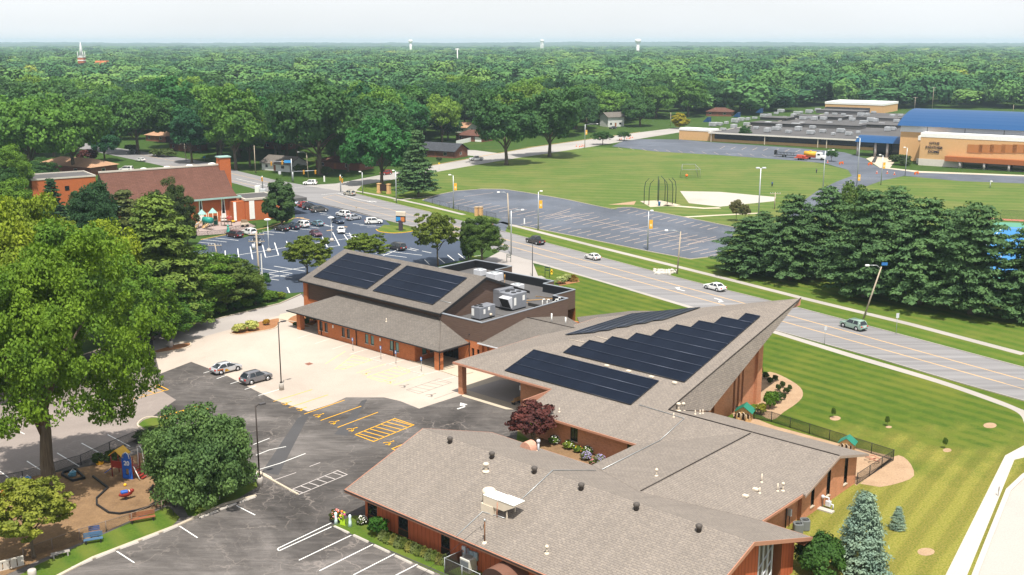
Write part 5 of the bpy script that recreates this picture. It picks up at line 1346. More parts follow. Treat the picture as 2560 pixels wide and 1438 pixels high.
for lab, ps in (('solar array of four dark rows at the left end of the gabled roof', ((1085, 637), (1330, 460), (1735, 543), (1480, 728))), ('solar array of four dark rows at the right end of the gabled roof', ((1523, 740), (1780, 553), (2223, 648), (1970, 845)))):
 q = [on_roof(*cB(*p), HO, UAZ, *hallN) for p in ps]
 x0, x1 = (q[0].x + q[1].x) / 2, (q[2].x + q[3].x) / 2; y0, y1 = (q[0].y + q[3].y) / 2, (q[1].y + q[2].y) / 2
 t = thing('solar_array', lab, 'solar panels', HO, UAZ, 'rooftop solar arrays')
 for k in range(4): row_panel(t, x0, x1, y0 + (y1 - y0) * k / 4, y0 + (y1 - y0) * (k + 1) / 4, hz)
def sz(x, y): return 3.31 + mN * y
def sz2(x, y): return 4.7 + .2523 * (x + 53.3)
q = [on_roof(*p, SO, UAZ, *sancN) for p in (cB2(597, 1335), cB2(820, 1180), cB2(1740, 1415), (1578, 1016))]
t = thing('solar_array', 'rectangular three row solar array nearest the sanctuary canopy eave', 'solar panels', SO, UAZ, 'rooftop solar arrays')
x0, x1 = (q[0].x + q[1].x) / 2, (q[2].x + q[3].x) / 2; y0, y1 = q[0].y, (q[1].y + q[2].y) / 2
for k in range(3): row_panel(t, x0, x1, y0 + (y1 - y0) * k / 3, y0 + (y1 - y0) * (k + 1) / 3, sz)
yb = on_roof(*r2(440, 950), SO, UAZ, *sancN); yt = on_roof(*r2(1205, 292), SO, UAZ, *sancN)
tops = [r4(840, 622), r4(1045, 558), r4(1320, 517), r4(1615, 475), r4(1900, 432), r4(2110, 370), r4(2385, 324), r2(805, 305), r2(1050, 265)]
t = thing('solar_array', 'stepped nine row solar array climbing to the point of the sanctuary roof', 'solar panels', SO, UAZ, 'rooftop solar arrays')
xr_ = (yb.x + yt.x) / 2
stair = []
for k in range(9):
 a = yb.y + (yt.y - yb.y) * k / 9; b = yb.y + (yt.y - yb.y) * (k + 1) / 9
 xl0 = on_roof(*tops[k], SO, UAZ, *sancN).x
 stair.append((xl0, xr_, a, b)); row_panel(t, xl0, xr_, a, b, sz)
t = thing('solar_array', 'greenish black stepped solar array on the far sanctuary slope', 'solar panels', SO, UAZ, 'rooftop solar arrays')
for k in range(7):
 a = -46.7 + 1.68 * k; row_panel(t, a, a + 1.68, max(20.4, 20.3 + (a + 1.68 + 41) * 1.08), 36.2, sz2, .14, 'y')
def rtop(px, org, plane):
 p = on_roof(*px, org, UAZ, *plane); return frame(org, UAZ) @ p
proto = None
for p in ((1125, 1107), (1230, 1145), (1336, 1182), (1453, 1224), (1591, 1274), (1747, 1328)):
 w = rtop(p, EFW, offN); w.z -= .05
 if proto is None:
  proto = thing('turbine_vent', 'round dark turbine ventilator just below the office roof ridge', 'roof vent', w, 0, 'turbine vents along the ridge')
  m = MB(); m.lathe((0, 0, 0), [(.24, 0), (.2, .25), (.2, .3)], 10); obj('collar', m, darkbrown, proto)
  m = MB(); m.lathe((0, 0, 0), [(.2, .3), (.29, .42), (.31, .52), (.27, .64), (.12, .72), (.02, .73)], 12, False); obj('turbine_head', m, flat('vent_bronze', (.10, .085, .075), .45, .4, .3), proto)
 else: copy_thing(proto, w)
def pipe_vent(px, org, plane, h=.55, r=.07, label='thin white vent pipe', cap=0):
 w = rtop(px, org, plane)
 t = thing('vent_pipe', label, 'roof vent', w, 0, 'small pipes on the church roofs')
 m = MB(); m.cyl((0, 0, -.05), (0, 0, h), r, n=8); obj('pipe', m, cream, t)
 m = MB(); m.lathe((0, 0, -.08), [(r * 2.6, 0), (r * 2.4, .06 + .06), (r * 1.1, .2)], 8); obj('flashing', m, cream, t)
 if cap: m = MB(); m.lathe((0, 0, h - .05), [(r * 1.9, 0), (r * 2.1, .1), (r * 1.2, .22), (.01, .25)], 10); obj('cap', m, cream, t)
pipe_vent((1215, 1178), EFW, offN, .7, .16, 'squat cream vent with round cap on the office roof, left of the boxy unit', 1)
pipe_vent((1367, 1384), EFW, offN, .6, .09, 'cream ball topped vent pipe low on the office roof', 1)
pipe_vent((1641, 1190), SO, conL, .6, .08, 'cream vent pipe alone on the connector slope beside the courtyard', 1)
for i, p in enumerate(((1899, 1233), (1904, 1206), (1944, 1228))): pipe_vent(p, SO, conR, (.6, .9, .8)[i], .06, ('short', 'tall', 'paired left')[i] + ' white vent pipe on the big connector slope above the condensers')
pipe_vent((1957, 1227), SO, conR, .7, .08, 'white capped vent pipe paired beside a taller one on the connector slope', 1)
for i, p in enumerate(((1696, 1027), (1707, 1026))): pipe_vent(p, SO, wingF, .8, .13, ('left', 'right')[i] + ' mushroom shaped cream vent of the pair below the sloping shingle edge', 1)
for i, p in enumerate(((1738, 1036), (1750, 1035), (1757, 1034))): pipe_vent(p, SO, wingF, .5, .06, ('thin', 'first thick', 'second thick')[i] + ' white pipe of the trio near the lawn side eave')
pipe_vent((1684, 1043), SO, sancN, .5, .06, 'white pipe on the wing roof just below the ridge')
pipe_vent((1398, 1030), SO, sancN, .5, .06, 'white pipe on the wing roof beside the maroon tree')
pipe_vent(r5(1368, 635), HO, hallL, .55, .06, 'white pipe on the lower hall roof above the windows')
for i, p in enumerate(((1379, 805), (1414, 810))):
 w = frame(HO, UAZ) @ on_roof(*p, HO, UAZ, (3, 24.8, 3.75), Vector((0, .172, 1)).normalized())
 t = thing('vent_pipe', ('taller', 'shorter')[i] + ' white pipe beside the brown parapet of the hall', 'roof vent', w, 0, 'small pipes on the church roofs'); m = MB(); m.cyl((0, 0, -.1), (0, 0, (1.3, 1.0)[i]), .11, n=8); obj('pipe', m, white, t)
bv = None
for i, (p, o_, pl) in enumerate(((r4(1265, 870), SO, sancN), (r4(1535, 938), SO, sancN), (r4(1815, 1008), SO, sancN), (r4(2100, 1080), SO, sancN), (r6(450, 563), SO, conR), (r6(345, 632), SO, conR))):
 w = rtop(p, o_, pl)
 if bv is None:
  bv = thing('box_vent', 'small pale square roof vent between the two sanctuary arrays', 'roof vent', w, UAZ, 'square roof vents')
  m = MB(); m.bbox(-.28, .28, -.22, .22, .05, .24, .04); obj('hood', m, cream, bv); m = MB(); m.box(-.2, .2, -.16, .16, -.1, .05); obj('neck', m, galv, bv)
 else: copy_thing(bv, w, UAZ, None if i < 4 else 'small pale square roof vent on the connector slope above the condensers')
w = rtop((1250, 1278), EFW, offN)
ex = thing('exhaust_unit', 'long cream rooftop exhaust unit with slanted hood and round fan', 'rooftop unit', w, UAZ)
m = MB(); m.box(-1.7, -.2, -.75, .75, -.4, .55); obj('curb', m, cream, ex)
m = MB(); m.loft([[(-1.4, -.7, .55), (-1.4, .7, .55), (-1.4, .7, 1.35), (-1.4, -.7, 1.35)], [(1.1, -.7, .55), (1.1, .7, .55), (1.1, .7, 1.4), (1.1, -.7, 1.4)], [(2.3, -.7, 1.25), (2.3, .7, 1.25), (2.3, .7, 1.42), (2.3, -.7, 1.42)]]); obj('housing', m, cream, ex)
m = MB(); m.lathe((-1.55, .2, .55), [(.62, 0), (.62, .7), (.66, .95), (.5, 1.1), (.45, 1.12)], 14); obj('fan', m, cream, ex)
m = MB(); m.box(-1.42, .4, -.72, .72, 1.37, 1.42); m.box(.42, 2.35, -.74, .74, 1.43, 1.48); obj('lid', m, flat('lid_white', (.8, .78, .74)), ex)
for x in (-.1, 1.3): m = MB(); m.box(x, x + .1, -.6, -.5, -.5, .55); m.box(x, x + .1, .5, .6, -.2, .55); obj('leg', m, cream, ex)
m = MB(); m.tube([(.35, -.74, 1.2), (.35, -.78, .2), (.35, -.78, -.6)], .04, 5); obj('conduit', m, copper, ex)
w = rtop((1322, 1122), EFW, offF)
t = thing('domed_vent', 'weathered pink domed roof vent beside the courtyard', 'roof vent', w, UAZ)
m = MB(); pts = [(.75 * math.cos(R(a)), .75 * math.sin(R(a)) + .1) for a in range(0, 181, 15)] + [(-.75, -.4), (.75, -.4)]
m.loft([[(x, -.55, z) for x, z in pts], [(x, .55, z) for x, z in pts]]); obj('dome', m, flat('pink_paint', (.52, .28, .2), .8, .1, 0, .3, 4), t)
m = MB(); m.box(-.95, .95, -.65, .65, -.35, -.1); obj('base', m, cream, t)
m = MB(); m.cyl((.9, .5, -.4), (.9, .5, .9), .12, n=8); m.sphere((.9, .5, .95), .22); obj('pipe', m, ltgrey, t)
w = rtop((1212, 1356), EFW, offN)
t = thing('service_mast', 'rusty electrical service mast with drip loops on the office roof', 'mast', w, 0)
m = MB(); m.cyl((0, 0, -.1), (0, 0, 2.1), .06, n=8); obj('pole', m, flat('rust', (.2, .09, .04), .8), t)
m = MB(); m.lathe((0, 0, 2.0), [(.08, 0), (.13, .1), (.05, .22)], 8); obj('weatherhead', m, galv, t)
m = MB(); m.tube([(0, 0, 2.0), (-.15, -.1, 1.3), (-.3, -.2, 1.25), (-.35, -.2, 1.6)], .03, 5); obj('drip_loop', m, black, t)
m = MB(); m.tube([(-.35, -.2, 1.6), (-6, -9, .6), (-14, -22, 1.8)], .02, 4); obj('wire', m, black, t)
m = MB(); m.lathe((0, 0, -.15), [(.3, 0), (.25, .12), (.09, .25)], 8); obj('flashing', m, cream, t)
cd = MB()
def rp(px, py, org, pl, k=.06): q = rtop((px, py), org, pl); return q + Vector((0, 0, k))
pts = [(1141, 1342, offN), (1206, 1281, offN), (1246, 1292, offN), (1262, 1297, offN)]
cd.tube([rp(x, y, EFW, pl) for x, y, pl in pts], .04, 5)
cd.tube([rp(1300, 1254, EFW, offN), rp(1380, 1179, EFW, offN), rp(1381.5, 1177, EFW, offF), rp(1490, 1178, EFW, offF, .1)], .04, 5)
cd.tube([rp(1505, 1176, SO, conL, .1), rp(1650, 1103, SO, conL, .1)], .04, 5)
cd.tube([rp(1650, 1103, SO, sancN, .1), rp(1711, 1047, SO, sancN), rp(1597, 1013, SO, sancN)], .04, 5)
tag(obj('roof_conduit', cd, galv), 'thin grey conduit running across the office and wing roofs', 'conduit')
cd = MB(); cd.tube([rp(1420, 849, SO, sancN), rp(1462, 857, SO, sancN)], .03, 4); cd.tube([rp(1486, 841, SO, sancN), rp(1520, 850, SO, sancN)], .03, 4)
tag(obj('roof_conduit', cd, cream), 'short pale conduits feeding the stepped array at its upper edge', 'conduit')
cd = MB(); cd.tube([frame(HO, UAZ) @ (on_roof(*r5(2110, 345), HO, UAZ, *hallN) + Vector((0, 0, .06))), frame(HO, UAZ) @ (on_roof(*r5(2270, 382), HO, UAZ, *hallN) + Vector((0, 0, .06)))], .035, 5)
tag(obj('roof_conduit', cd, galv), 'conduit dropping off the gabled hall roof to the flat roof', 'conduit')
hm = frame(HO, UAZ)
a1 = thing('rooftop_unit', 'small grey package unit at the front corner of the hall flat roof', 'rooftop unit', hm @ Vector((-2.0, 11.3, 5.16)), UAZ)
m = MB(); m.bbox(-1.0, .8, -1.7, 1.75, .25, 2.0, .04); obj('housing', m, grey, a1)
m = MB(); m.box(-.8, .6, -1.5, 1.5, 0, .25); obj('curb', m, membrane, a1)
for x, y in ((-.5, -1.1), (-.5, -.2), (.3, -.9)): m = MB(); m.lathe((x, y, 2.0), [(.36, 0), (.36, .06), (.3, .07), (.05, .03)], 12); obj('fan_grille', m, black, a1)
m = MB(); m.box(.8, .83, -.9, -.5, .9, 1.6); m.box(.8, .84, .1, .5, 1.3, 1.8); m.box(-.9, -.4, -1.73, -1.7, .6, 1.7); obj('label_plate', m, white, a1)
m = MB(); m.cyl((.8, .6, .6), (1.05, .6, .55), .22, n=8); obj('blower_outlet', m, cream, a1)
a2 = thing('rooftop_unit', 'large grey package unit with slanted intake hood on the hall flat roof', 'rooftop unit', hm @ Vector((-3.9, 18.2, 5.16)), UAZ)
m = MB(); m.bbox(-2.7, 2.6, -1.1, 2.2, .3, 2.7, .05); m.bbox(-2.7, -.2, -1.12, 2.3, 2.4, 3.0, .05); obj('housing', m, grey, a2)
m = MB(); m.loft([[(.5, -1.1, .5), (2.5, -1.1, .5), (2.5, -1.1, 2.3), (.5, -1.1, 2.3)], [(.5, -1.3, .5), (2.5, -1.3, .5), (2.5, -2.1, 2.1), (.5, -2.1, 2.1)]]); obj('intake_hood', m, ltgrey, a2)
m = MB(); m.add([(.6, -1.34, .55), (2.4, -1.34, .55), (2.4, -2.1, 2.0), (.6, -2.1, 2.0)], [[0, 1, 2, 3]]); obj('intake_filter', m, black, a2)
for x, y in ((.4, .1), (1.7, .1), (.4, 1.3), (1.7, 1.3), (-.0, .7)): m = MB(); m.lathe((x, y, 2.7), [(.42, 0), (.42, .08), (.35, .09), (.05, .04)], 12); obj('fan_grille', m, black, a2)
m = MB(); m.box(2.6, 2.63, -.8, -.3, .9, 2.1); m.box(2.6, 2.63, 1.2, 1.7, 1.4, 2.2); obj('label_plate', m, white, a2)
m = MB(); m.box(-2.5, 2.4, -.9, 2.0, 0, .3); obj('curb', m, black, a2)
for i, (u_, v_, s) in enumerate(((-23.5, 33.0, 1.0), (-18.5, 31.5, 1.3), (-10.5, 28.5, 1.0), (-20, 28.5, .9))):
 t = thing('condenser', ('pale', 'larger pale', 'pale low', 'pale small')[i] + ' roof condenser standing behind the gabled roof, ' + ('leftmost', 'second from left', 'rightmost', 'nearest the ridge')[i], 'rooftop unit', hm @ Vector((u_, v_, 5.16)), UAZ, 'condensers behind the hall ridge')
 m = MB(); m.bbox(-.9 * s, .9 * s, -.8 * s, .8 * s, .1, 1.1 * s, .05); obj('housing', m, ltgrey, t)
 m = MB(); m.lathe((0, 0, 1.1 * s), [(.6 * s, 0), (.6 * s, .12), (.4 * s, .14), (.05, .1)], 12); obj('fan_grille', m, galv, t)
gp = MB();
gp.tube([hm @ Vector(v) for v in ((-4.8, 26.6, 5.4), (-1.2, 27.6, 5.4), (-4.4, 22.6, 5.4), (-3.6, 22.2, 5.4), (-.2, 22.4, 5.4), (2.2, 22.6, 5.4))], .06, 5)
gp.tube([hm @ Vector(v) for v in ((-17, 29.0, 5.35), (-15.2, 30.5, 5.35), (-15.2, 30.5, 6.9))], .07, 5)
tag(obj('gas_pipe', gp, flat('pipe_yellow', (.55, .30, .08), .6)), 'yellow gas piping zigzagging over the hall flat roof', 'pipe')
for i, (u_, v_) in enumerate(((.9, 21.6), (1.6, 21.9), (2.4, 22.9), (2.1, 24.0))):
 t = obj('gooseneck_vent', MB().tube([(0, 0, 0), (0, 0, 1.35), (.1, .1, 1.5), (.35, .2, 1.5), (.42, .22, 1.3)], .09, 6), white); t.location = hm @ Vector((u_, v_, 5.16)); tag(t, 'white gooseneck pipe in the row at the rear of the flat roof', 'roof vent', 'gooseneck pipes on the hall')
t = thing('roof_fan', 'small white exhaust fan among the gooseneck pipes', 'roof vent', hm @ Vector((2.0, 23.2, 5.16)), 0)
m = MB(); m.lathe((0, 0, 0), [(.4, 0), (.35, .5), (.55, .6), (.5, .9), (.2, 1.05), (.01, 1.06)], 12); obj('housing', m, white, t)
# ================================================================== VEHICLES
def ring(x, zb, zm, zs, zt, w, wt, wb=None):
 wb = wb or w * .92
 return [(x, -wb, zb), (x, -w, zb + .12), (x, -w, zm), (x, -w * .965, zs), (x, -wt, zt), (x, wt, zt), (x, w * .965, zs), (x, w, zm), (x, w, zb + .12), (x, wb, zb)]
KINDS = {   # length, half width, wheelbase fraction, wheel radius, body stations, roof line
 'suv': dict(L=4.65, W=.93, r=.36, fx=1.40, rx=-1.33, belt=1.05, roof=1.70, hood=1.05, tail=1.08, ws=(1.05, .38), rs=(-1.75, -2.2)),
 'crossover': dict(L=4.5, W=.92, r=.35, fx=1.34, rx=-1.31, belt=1.0, roof=1.64, hood=1.0, tail=1.04, ws=(1.05, .30), rs=(-1.55, -2.1)),
 'minivan': dict(L=5.1, W=.99, r=.34, fx=1.62, rx=-1.45, belt=1.02, roof=1.74, hood=.98, tail=1.05, ws=(1.55, .65), rs=(-2.15, -2.45)),
 'sedan': dict(L=4.75, W=.91, r=.33, fx=1.45, rx=-1.38, belt=.92, roof=1.45, hood=.90, tail=1.0, ws=(1.0, .15), rs=(-1.0, -1.75)),
 'hatch': dict(L=4.45, W=.875, r=.32, fx=1.35, rx=-1.35, belt=.92, roof=1.50, hood=.88, tail=1.02, ws=(1.3, .25), rs=(-1.1, -2.1)),
 'coupe': dict(L=4.2, W=.85, r=.31, fx=1.28, rx=-1.3, belt=.88, roof=1.38, hood=.84, tail=.96, ws=(.85, .15), rs=(-.95, -1.75)),
 'pickup': dict(L=5.7, W=1.0, r=.40, fx=1.85, rx=-1.75, belt=1.15, roof=1.90, hood=1.15, tail=1.12, ws=(1.05, .45), rs=(-.95, -1.12)),
}
taillight = flat('tail_lamp', (.45, .02, .015), .25, .5)
headlight = flat('head_lamp', (.6, .62, .62), .15, .6)
rimmat = flat('wheel_rim', (.55, .55, .56), .35, .5, .5)
plate_m = flat('number_plate', (.6, .62, .62))
VPROTO = {}
def car_meshes(kind, paint_mat):
 k = KINDS[kind]; L, W = k['L'] / 2, k['W']; b, rf_, hd, tl = k['belt'], k['roof'], k['hood'], k['tail']
 body = MB()
 zb = .26 if kind != 'pickup' else .36
 st = [ring(L, zb + .18, .5, .62, .66, W * .78, W * .62), ring(L - .12, zb + .05, .55, hd - .2, hd - .14, W * .92, W * .7), ring(L - .6, zb, .6, hd - .08, hd - .02, W, W * .72), ring(k['ws'][0], zb, .62, b - .04, hd + .05, W, W * .74),
   ring(k['ws'][0] - .5, zb, .62, b, b + .02, W, W * .8), ring(-.5, zb, .62, b, b + .02, W, W * .8), ring(k['rs'][0], zb, .62, b, b + .03, W, W * .8), ring(-L + .55, zb, .64, tl - .04, tl, W, W * .76), ring(-L + .12, zb + .05, .66, tl - .1, tl - .04, W * .96, W * .72), ring(-L, zb + .2, .62, tl - .32, tl - .28, W * .88, W * .68)]
 body.loft([r_[::-1] for r_ in st][::-1], True, False)
 ar = MB()
 for x in (k['fx'], k['rx']):
  for s in (-1, 1):
   ar.cyl((x, s * (W - .12), k['r'] + .03), (x, s * (W + .012), k['r'] + .03), k['r'] + .085, n=14)
 gh = MB(); w0, w1 = W * .93, W * .70
 x0, x1, x2, x3 = k['ws'][0] + .05, k['ws'][1], k['rs'][0], k['rs'][1]
 lo = [(x0, -w0 * .86, b - .02), (x0, w0 * .86, b - .02), (x1 + .2, w0, b - .02), (x3 + .25, w0, b - .02), (x3, w0 * .86, b - .02), (x3, -w0 * .86, b - .02), (x3 + .25, -w0, b - .02), (x1 + .2, -w0, b - .02)]
 hi = [(x1, -w1 * .9, rf_ - .06), (x1, w1 * .9, rf_ - .06), (x1 - .15, w1, rf_ - .05), (x2 + .15, w1, rf_ - .05), (x2, w1 * .9, rf_ - .07), (x2, -w1 * .9, rf_ - .07), (x2 + .15, -w1, rf_ - .05), (x1 - .15, -w1, rf_ - .05)]
 gh.loft([lo, hi])
 rfm = MB()
 e = .035
 hi2 = [(x1 + .1, -w1 * .9 - e, rf_ - .1), (x1 + .1, w1 * .9 + e, rf_ - .1), (x1 - .15, w1 + e, rf_ - .09), (x2 + .15, w1 + e, rf_ - .09), (x2 - .08, w1 * .9 + e, rf_ - .12), (x2 - .08, -w1 * .9 - e, rf_ - .12), (x2 + .15, -w1 - e, rf_ - .09), (x1 - .15, -w1 - e, rf_ - .09)]
 top = [(x * .96 + (x1 + x2) * .02, y * .9, rf_) for x, y, z in hi2]
 rfm.loft([hi2, top], True, True)
 lerp = lambda a, b_, t: tuple(a[i] + (b_[i] - a[i]) * t for i in range(3))
 for s in (-1, 1):                                   # pillars
  for (pa, pb, th) in (((x0 - .02, s * w0 * .88, b - .02), (x1 + .05, s * w1 * .92, rf_ - .08), .05), (((x1 + x2) / 2 + .12, s * (w0 + .012), b), ((x1 + x2) / 2 + .05, s * (w1 + .02), rf_ - .07), .055), ((x3 + .16, s * (w0 * .97), b - .02), (x2 - .02, s * (w1 * .98), rf_ - .09), .09)):
   rfm.tube([pa, lerp(pa, pb, .5), pb], th, 5)
 if kind in ('suv', 'crossover', 'minivan'):
  for s in (-1, 1):                               # broad rear quarter
   rfm.add([(x3 + .1, s * (w0 * .975), b), (x3 + .6, s * (w0 + .012), b), (x2 + .3, s * (w1 + .03), rf_ - .07), (x2, s * (w1 * .96 + .02), rf_ - .09)], [[0, 1, 2, 3]])
 return body, ar, gh, rfm, k, L, W
def make_car(kind, mat, extras=True):
 key = (kind, mat.name)
 if key in VPROTO: return VPROTO[key]
 body, ar, gh, rfm, k, L, W = car_meshes(kind, mat)
 parts = {'body': to_mesh('body', body, mat), 'wheel_arch': to_mesh('wheel_arch', ar, rubber), 'windows': to_mesh('windows', gh, M['carglass']), 'roof': to_mesh('roof', rfm, mat)}
 hl = []
 for s in (-1, 1):
  m = MB(); m.bbox(L - .34, L - .03, s * W * .66 - .17, s * W * .66 + .17, k['hood'] - .34, k['hood'] - .2, .03); hl.append(('headlight', to_mesh('headlight', m, headlight)))
  m = MB(); m.bbox(-L - .005, -L + .22, s * W * .72 - .16, s * W * .72 + .16, k['tail'] - .34, k['tail'] - .12, .03); hl.append(('taillight', to_mesh('taillight', m, taillight)))
  m = MB(); m.bbox(k['ws'][0] - .35, k['ws'][0] - .12, s * (W + .09) - .09, s * (W + .09) + .09, k['belt'] - .02, k['belt'] + .13, .03); hl.append(('mirror', to_mesh('mirror', m, mat)))
 m = MB(); m.box(-L - .02, -L + .05, -.26, .26, .68, .84); hl.append(('number_plate', to_mesh('number_plate', m, plate_m)))
 m = MB(); m.box(L - .06, L + .015, -W * .5, W * .5, .42, .58); m.box(-L - .015, -L + .1, -W * .7, W * .7, .38, .5); hl.append(('bumper_trim', to_mesh('bumper_trim', m, black)))
 if kind == 'pickup':
  m = MB(); m.box(-L + .1, -1.2, -W * .82, W * .82, 1.13, 1.18); hl.append(('bed_cover', to_mesh('bed_cover', m, black)))
 m = MB(); m.cyl((0, -.11, 0), (0, .11, 0), k['r'], n=16); ty = to_mesh('wheel', m, rubber)
 m = MB(); m.cyl((0, -.122, 0), (0, .122, 0), k['r'] * .64, n=12); ri = to_mesh('rim', m, rimmat)
 VPROTO[key] = (parts, hl, ty, ri, k, L, W)
 return VPROTO[key]
VEH = {}
def car(kind, mat, label, rear_px, front_px, group=None, cat='car', center=False):
 parts, hl, ty, ri, k, L, W = make_car(kind, mat)
 a, b = P(*rear_px), P(*front_px)
 d = (b - a); d.z = 0; d.normalize()
 n = Vector((-d.y, d.x, 0))
 if n.y < 0: n = -n                  # away from the camera
 mid = (a + b) / 2
 if not center: mid = mid + n * (W - .05) - d * (k['fx'] + k['rx']) / 2
 names = {'suv': 'parked_suv', 'pickup': 'pickup_truck', 'minivan': 'minivan', 'sedan': 'sedan_car', 'hatch': 'hatchback_car', 'coupe': 'hatchback_car', 'crossover': 'suv_car'}
 key = (kind, mat.name)
 loc = Vector((mid.x, mid.y, Z4)); rz = math.atan2(d.y, d.x)
 if key in VEH:
  root, kids = VEH[key]
  r = thing(names[kind], label, cat, loc, rz, group)
  for o, sub in kids:
   c = o.copy(); C.objects.link(c); c.parent = r
   for q in sub: e = q.copy(); C.objects.link(e); e.parent = c
  return r
 r = thing(names[kind], label, cat, loc, rz, group)
 kids = []
 bo = None
 for nme, me in parts.items(): kids.append((obj(nme, me, None, r), []))
 for nme, me in hl: kids.append((obj(nme, me, None, r), []))
 for x in (k['fx'], k['rx']):
  for s in (-1, 1):
   w_ = obj('wheel', ty, None, r); w_.location = (x, s * (W - .1), k['r'])
   q = obj('rim', ri, None, w_); kids.append((w_, [q]))
 VEH[key] = (r, kids)
 return r
pW = paint('paint_white', (.78, .78, .77)); pS = paint('paint_silver', (.50, .51, .53), .3, .35); pG = paint('paint_grey', (.16, .16, .175), .3, .35)
pB = paint('paint_black', (.012, .013, .016)); pN = paint('paint_navy', (.018, .035, .07)); pM = paint('paint_maroon', (.05, .008, .012)); pR = paint('paint_red', (.25, .02, .015))
pT = paint('paint_sage', (.24, .34, .29)); pBe = paint('paint_beige', (.45, .42, .35), .3, .2); pO = paint('paint_olive', (.11, .10, .09), .3, .3); pTe = paint('paint_teal', (.13, .24, .30), .3, .2); pK = paint('paint_charcoal', (.028, .026, .026)); pRs = paint('paint_dark_red', (.09, .02, .035)); pBl = paint('paint_blueblack', (.012, .03, .055)); pLb = paint('paint_light_blue', (.5, .58, .66))
q_ = lambda x, y: (500 + x / 9.59, 880 + y / 9.59)
hc_ = car('hatch', pS, 'silver hatchback with orange side graphics parked on the concrete pad', q_(500, 560), q_(920, 455))
m = MB()
for s in (-1, 1):
 y = s * .885
 m.add([(-1.95, y, .75), (-1.0, y, .62), (-1.0, y, .88), (-1.95, y, .92)], [[0, 1, 2, 3], [3, 2, 1, 0]])
obj('side_graphic', m, flat('graphic_orange', (.70, .20, .03)), hc_)
m = MB()
for s in (-1, 1):
 y = s * .886
 m.add([(-.75, y, .34), (.05, y, .36), (-.45, y, .75), (-.75, y, .7)], [[0, 1, 2, 3], [3, 2, 1, 0]])
obj('side_graphic', m, flat('graphic_yellow', (.70, .42, .06)), hc_)
car('crossover', pG, 'grey SUV parked on the concrete pad beside the silver hatchback', q_(1230, 800), q_(1640, 690), cat='SUV')
l_ = lambda x, y: (1300 + x / 10.667, 560 + y / 10.667)
gR = 'vehicles driving along the main road'
car('pickup', pK, 'charcoal pickup truck driving away on the main road', l_(460, 575), l_(175, 500), gR, 'pickup')
car('coupe', pW, 'small white hatchback on the main road behind the charcoal pickup', l_(1980, 985), l_(1745, 925), gR)
car('sedan', pW, 'white sedan on the main road near the turn arrows', (1793, 730), (1763.8, 722.5), gR)
car('suv', pT, 'sage green SUV on the main road beside the leaning wooden pole', (2142.6, 829), (2104.4, 818), gR, 'SUV')
z6 = lambda x, y: (480 + x / 7.99, 460 + y / 7.99)
gL = 'cars parked in the sealed car park'
car('minivan', pM, 'dark maroon minivan parked beside the playground fence', z6(895, 1098), z6(670, 1048), gL, 'minivan')
car('suv', pW, 'white SUV parked right behind the maroon minivan', z6(1185, 1045), (603, 585), gL, 'SUV')
car('crossover', pB, 'black SUV with red tail lamps first in the row below the round tree', z6(1835, 960), z6(1645, 930), gL, 'SUV')
car('suv', pBl, 'blue black SUV second in the row below the round tree', z6(2040, 925), (713, 572), gL, 'SUV')
car('suv', pW, 'white SUV third in the row below the round tree', z6(2235, 883), (736, 566.5), gL, 'SUV')
car('sedan', pTe, 'teal grey sedan at the right end of the row below the round tree', (797, 568), (774, 562), gL)
car('suv', pN, 'navy SUV parked nose out in the middle of the sealed car park', (826, 555.5), (849, 563), gL, 'SUV')
car('sedan', pW, 'white sedan driving down the aisle between the striped bays', (851, 574), (855, 590), gL, center=True)
car('sedan', pRs, 'dark red sedan partly hidden behind the small tree beside the hall', (780, 586), (800, 594), gL, center=True)
car('crossover', pBl, 'dark car standing behind the wooden utility pole', z6(1290, 1130), z6(1315, 1290), gL, center=True)
car('minivan', pK, 'black minivan alone near the entrance drive of the sealed car park', cB(1705, 440), cB(1650, 428), gL, 'minivan')
car('suv', pW, 'white SUV in the kerbside row, nearest the silver wagon', cB(1320, 190), cB(1250, 178), gL, 'SUV')
car('crossover', pS, 'silver SUV in the kerbside row between two white SUVs', cB(1360, 217), cB(1435, 205), gL, 'SUV')
car('suv', paint('paint_pearl', (.68, .68, .66)), 'pearl white SUV at the sign end of the kerbside row', cB(1490, 243), cB(1578, 240), gL, 'SUV')
car('minivan', pO, 'olive grey minivan in the kerbside row', cB(1100, 155), cB(1175, 148), gL, 'minivan')
car('suv', pB, 'black SUV in the kerbside row beside the red one', cB(1040, 135), cB(1100, 128), gL, 'SUV')
car('crossover', pR, 'red SUV in the kerbside row beside the round tree', cB(1005, 118), cB(1055, 112), gL, 'SUV')
car('sedan', pLb, 'pale blue car furthest back in the kerbside row', cB(970, 100), cB(1025, 92), gL)
gX = 'vehicles around the crossroads'
car('suv', pW, 'white SUV waiting at the crossroads under the signals', (784, 463), (764, 463), gX, 'SUV')
car('crossover', pBe, 'beige SUV in the turning lane at the crossroads', (877, 490.5), (860, 488), gX, 'SUV')
car('suv', pR, 'red SUV on the cross road behind the big tree trunk', (975, 437), (962, 438.5), gX, 'SUV')
car('pickup', pW, 'white pickup truck driving down the cross road', (1200, 402), (1183, 402.5), gX, 'pickup')
car('crossover', pB, 'black SUV at the far left end of the main road', (338, 385.5), (321, 385), gX, 'SUV')
car('sedan', pW, 'white sedan at the far left end of the main road', (355, 405), (339, 403.5), gX)
car('sedan', pK, 'dark car parked near the white two storey house', (1540, 322), (1525, 323), gX, center=True)
for i, (px, py) in enumerate(((273, 428), (316, 427))):
 car('minivan', paint('paint_van', (.7, .7, .69)), ('left', 'right')[i] + ' white van parked behind the steep brown church roof', (px + 14, py), (px - 14, py), 'vans behind the brick church', 'van', center=True)
o = P(2032, 399); d = (P(2055, 401) - P(2000, 397)).normalized()
